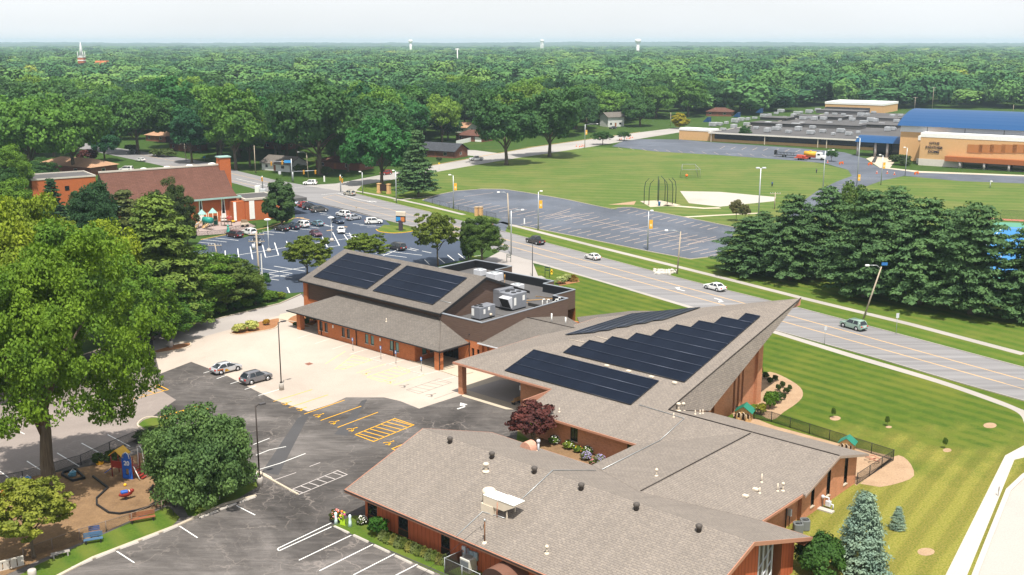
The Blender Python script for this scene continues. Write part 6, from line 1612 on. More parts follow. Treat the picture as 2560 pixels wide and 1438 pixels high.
tr = thing('tank_truck', 'white cab truck carrying a yellow tank beside the school', 'truck', (o.x, o.y, Z4), math.atan2(d.y, d.x))
m = MB(); m.bbox(1.6, 3.6, -1.2, 1.2, .7, 2.9, .15); m.bbox(3.6, 5.2, -1.0, 1.0, .7, 1.9, .2); obj('cab', m, pW, tr)
m = MB(); m.add([(3.62, -1.05, 1.95), (3.62, 1.05, 1.95), (3.5, .95, 2.75), (3.5, -.95, 2.75)], [[0, 1, 2, 3]]); m.box(2.3, 3.4, -1.22, 1.22, 1.9, 2.6); obj('windows', m, M['carglass'], tr)
m = MB(); m.box(-4.5, 1.5, -1.1, 1.1, .9, 1.3); obj('bed', m, flat('truck_red', (.3, .05, .03)), tr)
m = MB(); m.cyl((-3.6, 0, 2.2), (1.2, 0, 2.2), 1.05, n=14); m.box(-1.6, -.8, -.4, .4, 3.1, 3.5); obj('tank', m, flat('tank_yellow', (.65, .36, .03)), tr)
for x in (-3.2, -1.9, 4.2):
 for s in (-1, 1): m = MB(); m.cyl((x, s * 1.0, .5), (x, s * 1.25, .5), .5, n=14); obj('wheel', m, rubber, tr)
o = P(2003, 400)
t = thing('trailer', 'red equipment trailer parked beside the tank truck', 'trailer', (o.x, o.y, Z4), math.atan2(d.y, d.x) + .1)
m = MB(); m.box(-2.6, 2.6, -1.1, 1.1, .7, 1.0); m.bbox(-1.8, .6, -.9, .9, 1.0, 2.0, .15); m.cyl((1.2, -.8, 1.5), (1.2, .8, 1.5), .5, n=10); obj('deck', m, flat('trailer_red', (.45, .07, .04)), t)
for x in (-.7, .4):
 for s in (-1, 1): m = MB(); m.cyl((x, s * 1.05, .45), (x, s * 1.25, .45), .42, n=12); obj('wheel', m, rubber, t)
o = P(1966, 393); t = thing('dark_trailer', 'low dark trailer frame behind the red equipment trailer', 'trailer', (o.x, o.y, Z4), math.atan2(d.y, d.x))
m = MB(); m.box(-5, 5, -1.1, 1.1, .8, .95); m.box(-5, -4.8, -1.1, 1.1, .95, 2.6); [m.box(x, x + .1, s * 1.05 - .05, s * 1.05 + .05, .95, 1.9) for x in (-3.5, -2, -.5, 1, 2.5) for s in (-1, 1)]; m.box(-5, 4, -1.1, -1.0, 1.8, 1.9); m.box(-5, 4, 1.0, 1.1, 1.8, 1.9); obj('frame', m, black, t)
for s in (-1, 1): m = MB(); m.cyl((-1, s * 1.05, .45), (-1, s * 1.25, .45), .42, n=12); obj('wheel', m, rubber, t)
# ================================================================== STREET FURNITURE
concrete_m = M['concrete_white']
def lot_lamp(base, top, head_px, label, conc=True, headdir=None, group='car park lamps'):
 g = P(*base); h = topz(g, top[1])
 t = thing('car_park_lamp', label, 'lamp post', g, 0, group)
 zb = 0
 if conc:
  m = MB(); m.lathe((0, 0, 0), [(.34, 0), (.34, .92), (.3, 1.0)], 14); obj('concrete_base', m, concrete_m, t); zb = 1.0
  m = MB(); m.lathe((0, 0, zb), [(.2, 0), (.2, .1), (.1, .25)], 10); obj('base_cover', m, darkbrown, t)
 m = MB(); m.cyl((0, 0, zb), (0, 0, h), .085, .07, 8); obj('pole', m, darkbrown, t)
 d = Vector(headdir).normalized(); a = math.atan2(d.y, d.x)
 Mr = Matrix.Rotation(a, 4, 'Z')
 m = MB(Mr); m.tube([(0, 0, h - .15), (.25, 0, h), (.5, 0, h)], .05, 6); obj('arm', m, darkbrown, t)
 m = MB(Mr); m.bbox(.45, 1.15, -.18, .18, h - .06, h + .08, .03); obj('lamp_head', m, flat('lamp_head', (.05, .045, .045), .4), t)
 return t
lot_lamp((704, 975), (694, 806), 0, 'dark lamp post on concrete base beside the grey SUV', True, (.75, .66, 0))
lot_lamp((650, 1215), (641, 1014), 0, 'dark lamp post on concrete base beside the large round shrub', True, (.75, .66, 0))
lot_lamp((427, 868), (414, 727), 0, 'dark lamp post on the left kerbed island', True, (.3, 1, 0))
m = MB(); m.lathe((0, 0, 0), [(.36, 0), (.36, .95), (.32, 1.0)], 14); o = obj('lamp_base', m, concrete_m); o.location = P(82, 1450); tag(o, 'bare round concrete lamp base at the lower left corner', 'concrete base')
t = obj('thin_pole', MB().cyl((0, 0, 0), (0, 0, topz(P(1331, 691), 607)), .09, .06, 8), black); t.location = P(1331, 691); tag(t, 'thin black pole beside the entrance drive', 'pole')
for b, tp, lab in (((672.6, 630), 549, 'white disc topped lamp post in the sealed car park, near the utility pole'), ((829.8, 604), 544, 'white disc topped lamp post in the sealed car park, near the driving white sedan')):
 g = P(*b); h = topz(g, tp); t = thing('disc_lamp', lab, 'lamp post', g, 0, 'disc topped lamps')
 m = MB(); m.lathe((0, 0, 0), [(.5, 0), (.45, .7), (.3, .75)], 12); obj('concrete_base', m, concrete_m, t)
 m = MB(); m.cyl((0, 0, .7), (0, 0, h), .1, .08, 8); obj('pole', m, white, t)
 m = MB(); m.lathe((0, 0, h), [(.15, -.25), (.75, -.1), (.75, .08), (.3, .2), (.01, .22)], 14); obj('lamp_head', m, white, t)
def banner_lamp(base, top, ban_py, label, arm=None, wood_=False, ban=True):
 g = P(*base); h = topz(g, top)
 t = thing('banner_lamp' if ban else 'street_lamp', label, 'lamp post', g, 0, 'lamp posts around the school')
 m = MB(); m.cyl((0, 0, 0), (0, 0, h), .17, .1, 8); obj('pole', m, wood if wood_ else galv, t)
 L_ = arm or -.9
 m = MB(); m.tube([(0, 0, h - .3), (L_ * .4, 0, h + .15), (L_, 0, h + .2)], .07, 6); obj('arm', m, galv, t)
 m = MB(); m.bbox(min(L_, L_ * 1.0) - .45, max(L_, L_) + .25, -.22, .22, h + .1, h + .35, .06); obj('lamp_head', m, white, t)
 if ban:
  z = topz(g, ban_py); m = MB(); m.box(.2, 1.0, -.03, .03, z - 1.0, z + 1.0); b = obj('banner', m, flat('banner_yellow', (.75, .38, .03), .7), t)
  m = MB(); m.box(.1, 1.05, -.02, .02, z + 1.0, z + 1.06); m.box(.1, 1.05, -.02, .02, z - 1.06, z - 1.0); obj('bracket', m, galv, b)
  m = MB(); m.box(.35, .85, -.045, -.032, z - .5, z + .1); obj('emblem', m, flat('emblem_pale', (.8, .6, .3)), b)
 return t
banner_lamp((1134, 523), 439, 467, 'banner lamp post at the left end of the school car park')
banner_lamp((1345.5, 575), 480, 511, 'banner lamp post at the near edge of the school car park', .8)
banner_lamp((1619, 626), 529, 561, 'banner lamp post right of the school car park, near the pale rocks', .8)
banner_lamp((1462, 371), 311, 331, 'banner lamp post at the road bend beside the small round tree', 5.5)
banner_lamp((2056, 490), 377, 481, 'tall banner lamp post at the stepped edge of the school drive', 2.5)
banner_lamp((2141.7, 466), 345, 444, 'tallest banner lamp post in the school drive', -.9)
banner_lamp((2202, 463), 389, 414, 'leaning banner lamp post right of the school drive', -.9)
banner_lamp((2262.6, 439.4), 370, 0, 'plain lamp post in front of the gymnasium shrubs', -.9, False, False)
banner_lamp((2475, 470), 455, 0, 'short grey post at the edge of the right field', .3, False, False)
banner_lamp((1278, 637), 527, 0, 'galvanised street lamp with long curved arm beside the entrance drive', 2.6, False, False)
banner_lamp((991, 508), 428, 0, 'plain grey pole on the verge right of the brick sign', -.6, False, False)
banner_lamp((907, 485), 431, 0, 'plain grey pole on the verge left of the brick sign', -.6, False, False)
def wood_pole(base, top, label, lean=0.0, arm=None, transformer=False, cross=0, r=.16, group='wooden poles'):
 g = P(*base); h = topz(g, top)
 t = thing('utility_pole', label, 'pole', g, 0, group)
 m = MB(); m.cyl((0, 0, 0), (lean, 0, h), r, r * .7, 8); obj('pole', m, wood, t)
 if arm:
  m = MB(); m.tube([(lean, 0, h - .4), (lean + arm * .35, 0, h + .25), (lean + arm, 0, h + .25)], .06, 6); obj('arm', m, galv, t)
  m = MB(); m.bbox(lean + arm - .45, lean + arm + .25, -.2, .2, h + .12, h + .38, .08); obj('lamp_head', m, white, t)
 for k in range(cross):
  z = h - .4 - k * 1.3
  m = MB(); m.box(lean - 1.5, lean + 1.5, -.06, .06, z - .07, z + .07); cx = obj('crossarm', m, wood, t)
  m = MB()
  for x in (-1.35, -.7, .7, 1.35): m.cyl((lean + x, 0, z + .07), (lean + x, 0, z + .35), .08, .05, 6)
  obj('insulator', m, ltgrey, cx)
 if transformer:
  m = MB(); m.cyl((lean - .5, -.3, h - 3.2), (lean - .5, -.3, h - 2.1), .3, n=10); obj('transformer', m, ltgrey, t)
  m = MB()
  for k in range(4): m.tube([(lean - 1.2 + .8 * k, 0, h - .5), (lean - 1.5 + k, -.3, h - 1.4), (lean - .3 + .3 * k, 0, h - 2.2)], .03, 4)
  obj('jumper', m, black, t)
 return t
wood_pole((652, 739), 581, 'tall wooden utility pole with crossarms at the edge of the sealed car park', -.25, None, True, 2, .2)
m = MB(); m.box(.25, .4, -.1, .1, 0, 8); o = obj('pole_guard', m, white); o.location = P(654, 740); tag(o, 'white conduit strip running up beside the tall utility pole', 'conduit')
wood_pole((545, 650), 609, 'lower dark wooden utility pole rising out of the left trees', -.5, None, True, 1)
wood_pole((2158, 798), 667, 'leaning wooden pole with curved lamp arm beside the sage SUV', 2.4, -2.3)
m = MB(); m.box(-.5, .5, -.03, .03, -.25, .25); o = obj('flag_sign', m, flat('sign_blue', (.03, .15, .4))); o.location = P(2158, 798) + Vector((2.9, 0, topz(P(2158, 798), 660))); tag(o, 'small blue plate on top of the leaning wooden pole', 'plate')
wood_pole((1693, 685), 579, 'wooden pole with lamp arm beside the pale rocks', .4, -2.8)
wood_pole((1273, 574), 483, 'orange brown wooden pole with lamp arm at the school entrance', -.4, -2.2, r=.2)
wood_pole((465, 399), 325, 'wooden pole on the far verge at the left end of the main road', -.4, -2.0)
wood_pole((639, 434), 364, 'wooden pole on the grass beside the traffic signal', 0)
wood_pole((771, 446), 382, 'wooden pole with lamp arm behind the crossroads', -.3, -2.6)
wood_pole((1103.7, 359), 300, 'wooden pole rising between the white fence and the trees', 0)
wood_pole((1936, 523), 481, 'short wooden pole with cross piece at the edge of the sand sector', 0, None, False, 1)
wood_pole((583, 717), 688, 'cut off wooden post beside the tall utility pole', 0)
for i, (b, tp) in enumerate((((2330, 275), 218), ((1750 + 536, 276), 243), ((1876, 278), 255), ((1909, 280), 252), ((2532, 285), 262), ((1676, 315), 281))): wood_pole(b, tp, 'thin pole standing behind the school roof', 0, None, False, 1 if i < 2 else 0, group='thin poles behind the school')
g = P(1895, 559); h = topz(g, 421); t = thing('floodlight_pole', 'tall grey floodlight pole at the edge of the throwing field', 'floodlight', g)
m = MB(); m.cyl((0, 0, 0), (0, 0, h), .2, .13, 8); obj('pole', m, galv, t)
m = MB(); m.box(-1.1, 1.1, -.05, .05, h - .1, h + .05); m.bbox(-1.3, -.3, -.4, .2, h, h + .3, .08); m.bbox(.3, 1.3, -.4, .2, h, h + .3, .08); obj('lamp_head', m, ltgrey, t)
sig_y = flat('signal_yellow', (.75, .35, .02), .5)
def signal_head(par, x, z, y=0):
 m = MB(); m.bbox(x - .22, x + .22, y - .2, y + .2, z - .65, z + .65, .04); s = obj('signal_head', m, sig_y, par)
 m = MB()
 for k in (-.4, 0, .4): m.cyl((x, y - .24, z + k), (x, y - .2, z + k), .13, n=10)
 obj('lens', m, black, s)
def signal(base, top, heads_px, label, sign=None):
 g = P(*base); h = topz(g, top); k = ppm(g)
 t = thing('traffic_signal', label, 'traffic signal', g, 0, 'traffic signals at the crossroads')
 m = MB(); m.cyl((0, 0, 0), (0, 0, h), .22, .14, 8); obj('pole', m, galv, t)
 xs = [(px - base[0]) / k for px, py in heads_px]
 zs = [topz(g, py) for px, py in heads_px]
 if xs:
  far = max(xs, key=abs); m = MB(); m.tube([(0, 0, max(zs) + .1), (far * 1.05, 0, max(zs) + .5)], .1, 6); obj('mast_arm', m, galv, t)
 for x, z in zip(xs, zs): signal_head(t, x, z, -.3)
 if sign:
  x0, x1, py = sign; z = topz(g, py); m = MB(); m.box((x0 - base[0]) / k, (x1 - base[0]) / k, -.1, -.05, z - .45, z + .45); obj('street_sign', m, flat('sign_lightblue', (.04, .25, .55)), t)
 return t
signal((730.6, 455), 397, [(681, 409), (708.5, 406.5)], 'traffic signal with two heads and a blue street sign, left of the crossroads', (713, 729, 404))
signal((733, 456), 430, [(761, 430.5), (790, 430)], 'traffic signal mast reaching right over the crossroads', None)
signal((657, 475), 440, [(657, 448)], 'short traffic signal on a post beside the white cabinet')
signal((852, 480), 437, [(852, 446), (857, 452)], 'short traffic signal on a post at the near corner of the crossroads')
def sign(base, top, w, h_, mat, label, cat='sign', post=galv, yaw=0.0, group=None):
 g = P(*base); z = topz(g, top)
 t = thing('post_sign', label, cat, g, yaw, group)
 m = MB(); m.cyl((0, 0, 0), (0, 0, z), .04, n=6); obj('post', m, post, t)
 m = MB(); m.box(-w / 2, w / 2, -.06, -.03, z - h_, z); obj('sign_plate', m, mat, t)
 return t
sblue = flat('sign_blue', (.03, .15, .4)); syel = flat('sign_yellow', (.75, .45, .02))
for i, ((x, y), tp, lab) in enumerate((((905, 1048), 862, 'leftmost'), ((1294, 1165), 975, 'second from left'), ((1504, 1228), 1038, 'third from left'), ((1858, 1332), 1130, 'rightmost'))):
 s_ = sign(r5(x, y), 690 + tp / 5.565, .34, .5, sblue, 'blue accessible parking sign before the hall, ' + lab + ' of four', 'sign', galv, R(-42), 'accessible parking signs by the hall')
 g = P(*r5(x, y)); z = topz(g, 690 + tp / 5.565)
 m = MB(); m.box(-.07, .07, -.068, -.061, z - .38, z - .1); obj('symbol', m, white, s_)
sign((2240, 835), 783, .55, .8, ltgrey, 'white and blue sign on the far verge beyond the SUV', yaw=.3)
sign((2061, 861), 816, .45, .6, ltgrey, 'small white sign on the near verge before the sage SUV', yaw=.2)
sign((700, 447), 428, .9, 1.1, ltgrey, 'white sign near the traffic signal on the grass')
sign((811, 455), 440, .5, 2.0, white, 'white post sign at the crossroads corner')
sign((1098, 425), 407, .6, .6, syel, 'yellow diamond sign beside the cross road')
sign((511, 402), 391, .9, .6, flat('sign_lightblue', (.04, .25, .55)), 'blue triangular sign on the far verge at left')
sign((891, 531), 517, .5, .5, wood, 'small brown sign at the edge of the sealed car park')
sign((2495, 1240), 1215, .35, .5, flat('sign_back', (.3, .28, .27), .5), 'thin sign post on the pavement strip at right', yaw=1.2)
sign((1311, 564), 546, .3, 1.5, white, 'slim white marker post at the school entrance')
for b, tp, lab in (((1368, 694), 666, 'dark green frame sign on the entry lawn'), ((1272, 655), 636, 'dark frame sign on the grass by the small round tree')):
 g = P(*b); z = topz(g, tp); t = thing('frame_sign', lab, 'sign', g, R(-30), 'frame signs at the entrance drive')
 m = MB(); m.cyl((-.5, 0, 0), (-.5, 0, z), .06, n=6); m.cyl((.5, 0, 0), (.5, 0, z), .06, n=6); obj('post', m, flat('dark_green', (.02, .05, .035)), t)
 m = MB(); m.box(-.5, .5, -.03, .03, z * .85, z * .95); m.box(-.5, .5, -.03, .03, z * .6, z * .68); obj('rail', m, flat('dark_green', (.02, .05, .035)), t)
o = thing('fire_hydrant', 'yellow fire hydrant on the entry lawn', 'hydrant', P(1379, 686)); m = MB(); m.lathe((0, 0, 0), [(.22, 0), (.22, .1), (.16, .12), (.16, .7), (.22, .72), (.18, .9), (.02, 1.0)], 10); obj('barrel', m, yellow, o); m = MB(); m.cyl((-.3, 0, .55), (.3, 0, .55), .09, n=8); obj('nozzle', m, yellow, o)
g = P(1002, 577); t = thing('message_sign', 'church message sign with coloured screen on a dark post at the kerbed island', 'sign', g, R(-20))
zt_s = topz(g, 529); m = MB(); m.bbox(-.45, .45, -.35, .35, 0, zt_s * .55, .05); obj('pedestal', m, flat('pedestal', (.06, .045, .06)), t)
m = MB(); m.bbox(-1.2, 1.4, -.3, .3, zt_s * .78, zt_s, .08); obj('top_panel', m, cream, t)
m = MB(); m.bbox(-1.2, 1.3, -.25, .25, zt_s * .45, zt_s * .77, .05); sc_ = obj('screen', m, black, t)
m = MB(); m.box(-1.1, .1, -.27, -.25, zt_s * .5, zt_s * .72); obj('picture', m, flat('screen_blue', (.03, .25, .55), .4), sc_)
m = MB(); m.box(.15, 1.2, -.27, -.25, zt_s * .5, zt_s * .72); obj('picture', m, flat('screen_orange', (.6, .2, .06), .4), sc_)
g = P(960, 484); t = thing('brick_sign', 'school monument sign of two tan brick pillars with dark panel', 'sign', g, R(-25))
for x in (-1.75, 1.75): m = MB(); m.box(x - .5, x + .5, -.45, .45, 0, 2.9); m.box(x - .6, x + .6, -.55, .55, 2.9, 3.1); m.box(x - .6, x + .6, -.55, .55, 0, .6); obj('pillar', m, M['brick_tan'], t)
m = MB(); m.box(-1.24, 1.24, -.25, .25, .8, 2.8); obj('panel', m, flat('sign_dark', (.03, .015, .012)), t)
for px in (1191.5, 1202.5):
 g = P(px, 540); t = thing('gate_pillar', ('left', 'right')[px > 1195] + ' tan brick pillar of the pair at the school car park entrance', 'pillar', g, R(-25), 'school entrance pillars')
 m = MB(); m.box(-.42, .42, -.42, .42, 0, 2.3); obj('shaft', m, M['brick_tan'], t); m = MB(); m.box(-.5, .5, -.5, .5, 2.3, 2.5); obj('cap', m, flat('cap_tan', (.5, .36, .22)), t)
for i in range(22):
 g = P(1636 + (i % 8) * 7.0 + RS.rand() * 4, 676 + (i // 8) * 4 - (i % 8) * .3 + RS.rand() * 2 + (i % 8) * .55)
 m = MB(); m.sphere((0, 0, .12), .35 + RS.rand() * .3, .3 + RS.rand() * .2, .25 + RS.rand() * .2, 7, 5)
 m.v = [v * (.8 + RS.rand() * .4) for v in m.v]
 for k in range(len(m.sm)): m.sm[k] = False
 o = obj('rock', m, flat('pale_rock', (.48, .45, .4), .9, .1, 0, .3, 2)); o.location = g; o.rotation_euler.z = RS.rand() * 6; tag(o, 'pale rock in the heap on the far verge', 'rock', 'pale rocks on the verge')
ws = None
def wheel_stop(a, b, label, group, mat=concrete_m):
 p, q = P(*a), P(*b); d = q - p; L = d.length
 m = MB(); m.loft([[(-L / 2, -.13, 0), (-L / 2, .13, 0), (-L / 2 + .04, .08, .14), (-L / 2 + .04, -.08, .14)], [(L / 2, -.13, 0), (L / 2, .13, 0), (L / 2 - .04, .08, .14), (L / 2 - .04, -.08, .14)]])
 o = obj('wheel_stop', m, mat); c = (p + q) / 2; o.location = (c.x, c.y, Z3); o.rotation_euler.z = math.atan2(d.y, d.x); return tag(o, label, 'wheel stop', group)
for i, (a, b) in enumerate((((642, 1043), (763, 1098)), ((800, 1115), (922, 1172)), ((970, 1198), (1097, 1258)), ((1143, 1284), (1279, 1348)), ((1325, 1372), (1460, 1432)))):
 wheel_stop(cD(*a), cD(*b), 'white wheel stop in front of the siding wing, ' + ('nearest the flower pots', 'second from the flower pots', 'third from the flower pots', 'fourth from the flower pots', 'at the bottom edge')[i], 'wheel stops at the siding wing')
for i, (a, b) in enumerate((((475, 1398), (615, 1338)), ((640, 1328), (770, 1275)), ((800, 1265), (925, 1220)), ((950, 1208), (1060, 1165)), ((1090, 1155), (1190, 1112)), ((1335, 1058), (1455, 1012)), ((1470, 1003), (1580, 962)), ((1600, 955), (1705, 918)))):
 wheel_stop(cE(*a), cE(*b), 'long white wheel stop along the playground verge', 'wheel stops along the playground')
wheel_stop((648, 1181), (678, 1197), 'tan wheel stop at the foot of the lamp beside the round shrub', None, cream)
for i, (a, b) in enumerate((((1180, 1175), (1310, 1208)), ((1365, 1230), (1520, 1268)), ((1700, 1330), (1890, 1380)))): wheel_stop(r5(*a), r5(*b), 'pale wheel stop on the concrete pad before the hall', 'wheel stops before the hall')
def fence(name, label, px, h, post_mat, mesh_a=.5, step=3.0, wp=None, rail=True, mid=False, meshcol=(.02, .02, .02)):
 pts = wp or [P(*p) for p in px]
 t = thing(name, label, 'fence', pts[0])
 o = pts[0]; r = MB(); mm = MB()
 for a, b in zip(pts[:-1], pts[1:]):
  a2, b2 = a - o, b - o; L = (b2 - a2).length; n = max(1, int(round(L / step)))
  for k in range(n + (1 if b is pts[-1] else 0)):
   q = a2.lerp(b2, k / n); m = MB(); m.cyl(q, q + Vector((0, 0, h + .06)), .045, n=6); obj('post', m, post_mat, t)
  r.tube([a2 + Vector((0, 0, h)), b2 + Vector((0, 0, h))], .03, 5)
  if mid: r.tube([a2 + Vector((0, 0, .12)), b2 + Vector((0, 0, .12))], .02, 5)
  mm.quad(a2, b2, b2 + Vector((0, 0, h)), a2 + Vector((0, 0, h)))
 obj('rail', r, post_mat, t)
 mt = bpy.data.materials.get('chain_link_' + str(mesh_a) + str(meshcol))
 if not mt:
  n_ = NT('chain_link_' + str(mesh_a) + str(meshcol), .6, .3); mt = n_.m; n_.b.inputs['Base Color'].default_value = (*meshcol, 1)
  v = n_.coord('uv', (1, 1, 1), (0, 0, R(45)))
  ck = n_.node('ShaderNodeTexBrick'); ck.offset = 0; ck.inputs['Brick Width'].default_value = .06; ck.inputs['Row Height'].default_value = .06; ck.inputs['Mortar Size'].default_value = .06 * mesh_a * .5; ck.inputs['Scale'].default_value = 1
  n_.l.new(v, ck.inputs['Vector'])
  n_.l.new(ck.outputs['Fac'], n_.b.inputs['Alpha'])
 obj('chain_link', mm, mt, t)
 return t
fence('lawn_fence', 'black chain link fence round the lawn playground beside the pointed sanctuary', [(1838, 1040), (1885, 1048), (1928, 1055), (2233, 1152), (2142, 1212)], 1.3, black, .3, 3.0, None, True, True)
fence('playground_fence', 'black chain link fence behind the wood chip playground', [(-20, 1220), (58, 1205), (203, 1163), (275, 1130), (345, 1100), (400, 1085)], 1.2, black, .22, 3.2)
fence('playground_fence', 'low wire fence in front of the wood chip playground', [(60, 1400), (200, 1350), (330, 1310), (405, 1278), (440, 1268)], 1.1, flat('rail_rust', (.2, .15, .12)), .12, 3.0)
fence('utility_fence', 'small chain link enclosure around the air conditioner at the siding wing', [(1160, 1412), (1112, 1434), (1200, 1475)], 1.5, galv, .5, 2.0, None, True, False, (.05, .04, .035))
fence('car_park_fence', 'dark fence of slim posts along the near edge of the school car park', [(1062, 505), (1100, 516), (1170, 533), (1240, 549)], 1.6, black, .08, 4.5)
fence('court_fence', 'green wire fence along the tennis courts', [(2500, 553), (2560, 556), (2900, 570)], 3.0, flat('dark_green', (.02, .05, .035)), .1, 7.0)
fence('playground_fence', 'black fence in front of the playground at the brick church', [(487, 592), (520, 590), (563, 586), (590, 577), (640, 570)], 1.2, black, .2, 3.0)
g = thing('garden_fence', 'white board fence in front of the brown roofed house', 'fence', P(1140, 363)); q = P(1186, 352) - P(1140, 363)
m = MB(); m.loft([[(0, 0, 0), (0, .1, 0), (0, .1, 2), (0, 0, 2)], [(q.x, q.y, 0), (q.x, q.y + .1, 0), (q.x, q.y + .1, 2), (q.x, q.y, 2)]]); obj('boards', m, white, g)
g = thing('screen_fence', 'low stone lattice fence at the lower left corner', 'fence', P(0, 1428), R(35)); m = MB(); [m.box(x, x + .5, -.08, .08, .05, .8) for x in (-.9, -.3, .3, .9, 1.5)]; m.box(-1, 2, -.1, .1, .8, .92); m.box(-1, 2, -.1, .1, 0, .05); obj('boards', m, flat('stone_pale', (.5, .46, .4)), g)
def playhouse(px, label, s=1.0, rz=0.0):
 t = thing('playhouse', label, 'playhouse', P(*px), rz, 'green roofed playhouses', s)
 m = MB(); hole_wall(m, (-.9, -.7), (.9, -.7), 0, 1.3, [(.15, .45, .35, 1.0), (.65, 1.15, 0, 1.1), (1.35, 1.65, .35, 1.0)]); hole_wall(m, (.9, -.7), (.9, .7), 0, 1.3, [(.4, 1.0, .4, 1.0)]); hole_wall(m, (.9, .7), (-.9, .7), 0, 1.3, []); hole_wall(m, (-.9, .7), (-.9, -.7), 0, 1.3, [])
 m.poly([(-.9, -.7, 1.3), (.9, -.7, 1.3), (0, -.7, 1.9)]); m.poly([(.9, .7, 1.3), (-.9, .7, 1.3), (0, .7, 1.9)]); obj('wall', m, woodtan, t)
 m = MB(); m.ext([(-1.15, -.95, 1.2), (0, -.95, 2.02), (0, .95, 2.02), (-1.15, .95, 1.2)][::-1], .07); m.ext([(0, -.95, 2.02), (1.15, -.95, 1.2), (1.15, .95, 1.2), (0, .95, 2.02)][::-1], .07); obj('roof', m, flat('roof_green', (.015, .17, .11), .5), t)
 m = MB()
 for x in (-.55, 0, .55): m.tube([(x - .2, -.74, .3), (x - .2, -.74, .95), (x, -.74, 1.15), (x + .2, -.74, .95), (x + .2, -.74, .3)], .045, 5)
 obj('arch_trim', m, cream, t)
 return t
playhouse((1861, 1049), 'green roofed wooden playhouse beside the tall sanctuary wall', 1.0, R(-25))
playhouse((2118, 1126), 'green roofed shelter playhouse behind the wing roof ridge', .85, R(-30))
for i, px in enumerate(((2176, 1152), (2186, 1158))):
 o = obj('hoop_toy', MB().tube([(.6 * math.cos(a), .35 * math.sin(a), .45 + .1 * math.sin(a * 2)) for a in [k * .4 for k in range(17)]], .06, 5), copper); o.location = P(*px); tag(o, ('left', 'right')[i] + ' reddish hoop toy behind the lawn fence', 'toy', 'hoop toys')
for i, p in enumerate((r6(890, 990), r6(950, 1005))):
 t = thing('condenser', ('nearer', 'farther')[i] + ' grey round condenser of the pair beside the connector wall', 'condenser', P(1994 + i * 17, 1333 - i * 9), 0, 'condensers by the connector')
 sq = lambda r_, z: [(r_ * math.copysign(abs(math.cos(a)) ** .6, math.cos(a)), r_ * math.copysign(abs(math.sin(a)) ** .6, math.sin(a)), z) for a in [k * math.pi / 8 for k in range(16)]]
 m = MB(); m.loft([sq(.45, .05), sq(.48, .1), sq(.48, 1.0), sq(.44, 1.08), sq(.36, 1.08), sq(.34, .9)]); obj('housing', m, flat('condenser_grey', (.16, .17, .17), .5), t)
 m = MB(); m.lathe((0, 0, .9), [(.33, 0), (.3, .03), (.08, .06)], 12); obj('fan', m, black, t)
t = thing('meter_box', 'pale electric box on the brick connector wall', 'box', P(1972, 1318), UAZ); m = MB(); m.bbox(-.2, .2, -.1, .1, 1.2, 1.9, .03); obj('box', m, ltgrey, t); m = MB(); m.tube([(0, 0, 1.2), (0, .05, .1)], .04, 5); obj('conduit', m, darkbrown, t)
t = thing('gas_meter', 'grey gas meter assembly on a slab at the wing wall', 'meter', P(2068, 1272), UAZ); m = MB(); m.tube([(-.5, 0, .1), (-.5, 0, 1.2), (.1, 0, 1.2), (.1, 0, .6), (.6, 0, .6), (.6, 0, .1)], .08, 6); obj('pipe', m, ltgrey, t); m = MB(); m.bbox(-.2, .35, -.2, .2, .35, .9, .06); m.sphere((-.5, -.1, 1.2), .2); obj('meter', m, ltgrey, t); m = MB(); m.box(-.9, .9, -.9, -.2, 0, .14); obj('slab', m, concrete_m, t)
def onwall(px, py):
 q = on_plane(px, py, EFW, UAZ, 1, v1w); return frame(EFW, UAZ) @ q
cw = lambda x, y: (1080 + x / 8, 1300 + y / 8)
def wall_box(x, y, w, h_, d_, mat, nm, label):
 p = onwall(*cw(x, y)); t = thing(nm, label, 'electrical box', p, UAZ, 'electrical boxes on the siding wall')
 m = MB(); m.bbox(-w / 2, w / 2, -d_, 0, -h_ / 2, h_ / 2, .03); obj('box', m, mat, t); m = MB(); m.tube([(0, -.06, -h_ / 2), (0, -.06, -h_ / 2 - .5)], .03, 5); obj('conduit', m, galv, t); return t
wb_ = wall_box(660, 640, .45, 1.25, .22, ltgrey, 'inverter_box', 'tall pale inverter box on the red siding');
m = MB(); m.add([(-.1, -.225, .1), (.1, -.225, .1), (0, -.225, .28)], [[0, 1, 2]]); obj('warning_mark', m, flat('warn_orange', (.7, .2, .04)), wb_)
wall_box(738, 630, .25, .7, .15, grey, 'switch_box', 'narrow grey switch box beside the tall inverter')
wall_box(810, 690, .48, .75, .2, flat('box_teal', (.28, .34, .36)), 'breaker_box', 'grey green breaker box, left of two')
wall_box(895, 715, .48, .75, .2, flat('box_teal', (.28, .34, .36)), 'breaker_box', 'grey green breaker box, right of two')
wall_box(815, 785, .4, .3, .2, grey, 'meter_box', 'small grey meter hanging below the breaker boxes')
wall_box(885, 985, .34, .8, .18, ltgrey, 'switch_box', 'low pale switch box near the air conditioner')
g = P(1170, 1437); t = thing('air_conditioner', 'white air conditioner with round fan beside the siding wall', 'air conditioner', g + Vector((0, .8, 0)), UAZ)
m = MB(); m.bbox(-.6, .6, -.5, .5, .05, 1.3, .06); obj('housing', m, flat('ac_white', (.6, .58, .52)), t); m = MB(); m.lathe((0, 0, 1.3), [(.42, 0), (.42, .05), (.36, .06), (.06, .02)], 14); obj('fan_grille', m, flat('ac_grille', (.3, .28, .25)), t); m = MB(); m.box(-.61, -.59, -.4, .4, .2, 1.1); m.box(-.5, .5, -.51, -.49, .2, 1.1); obj('coil_panel', m, grey, t)
p = onwall(1290, 1400)
aw = thing('awning', 'brown barrel awning projecting from the siding wall', 'awning', (p.x, p.y, 0), UAZ)
za_ = p.z - 1.25
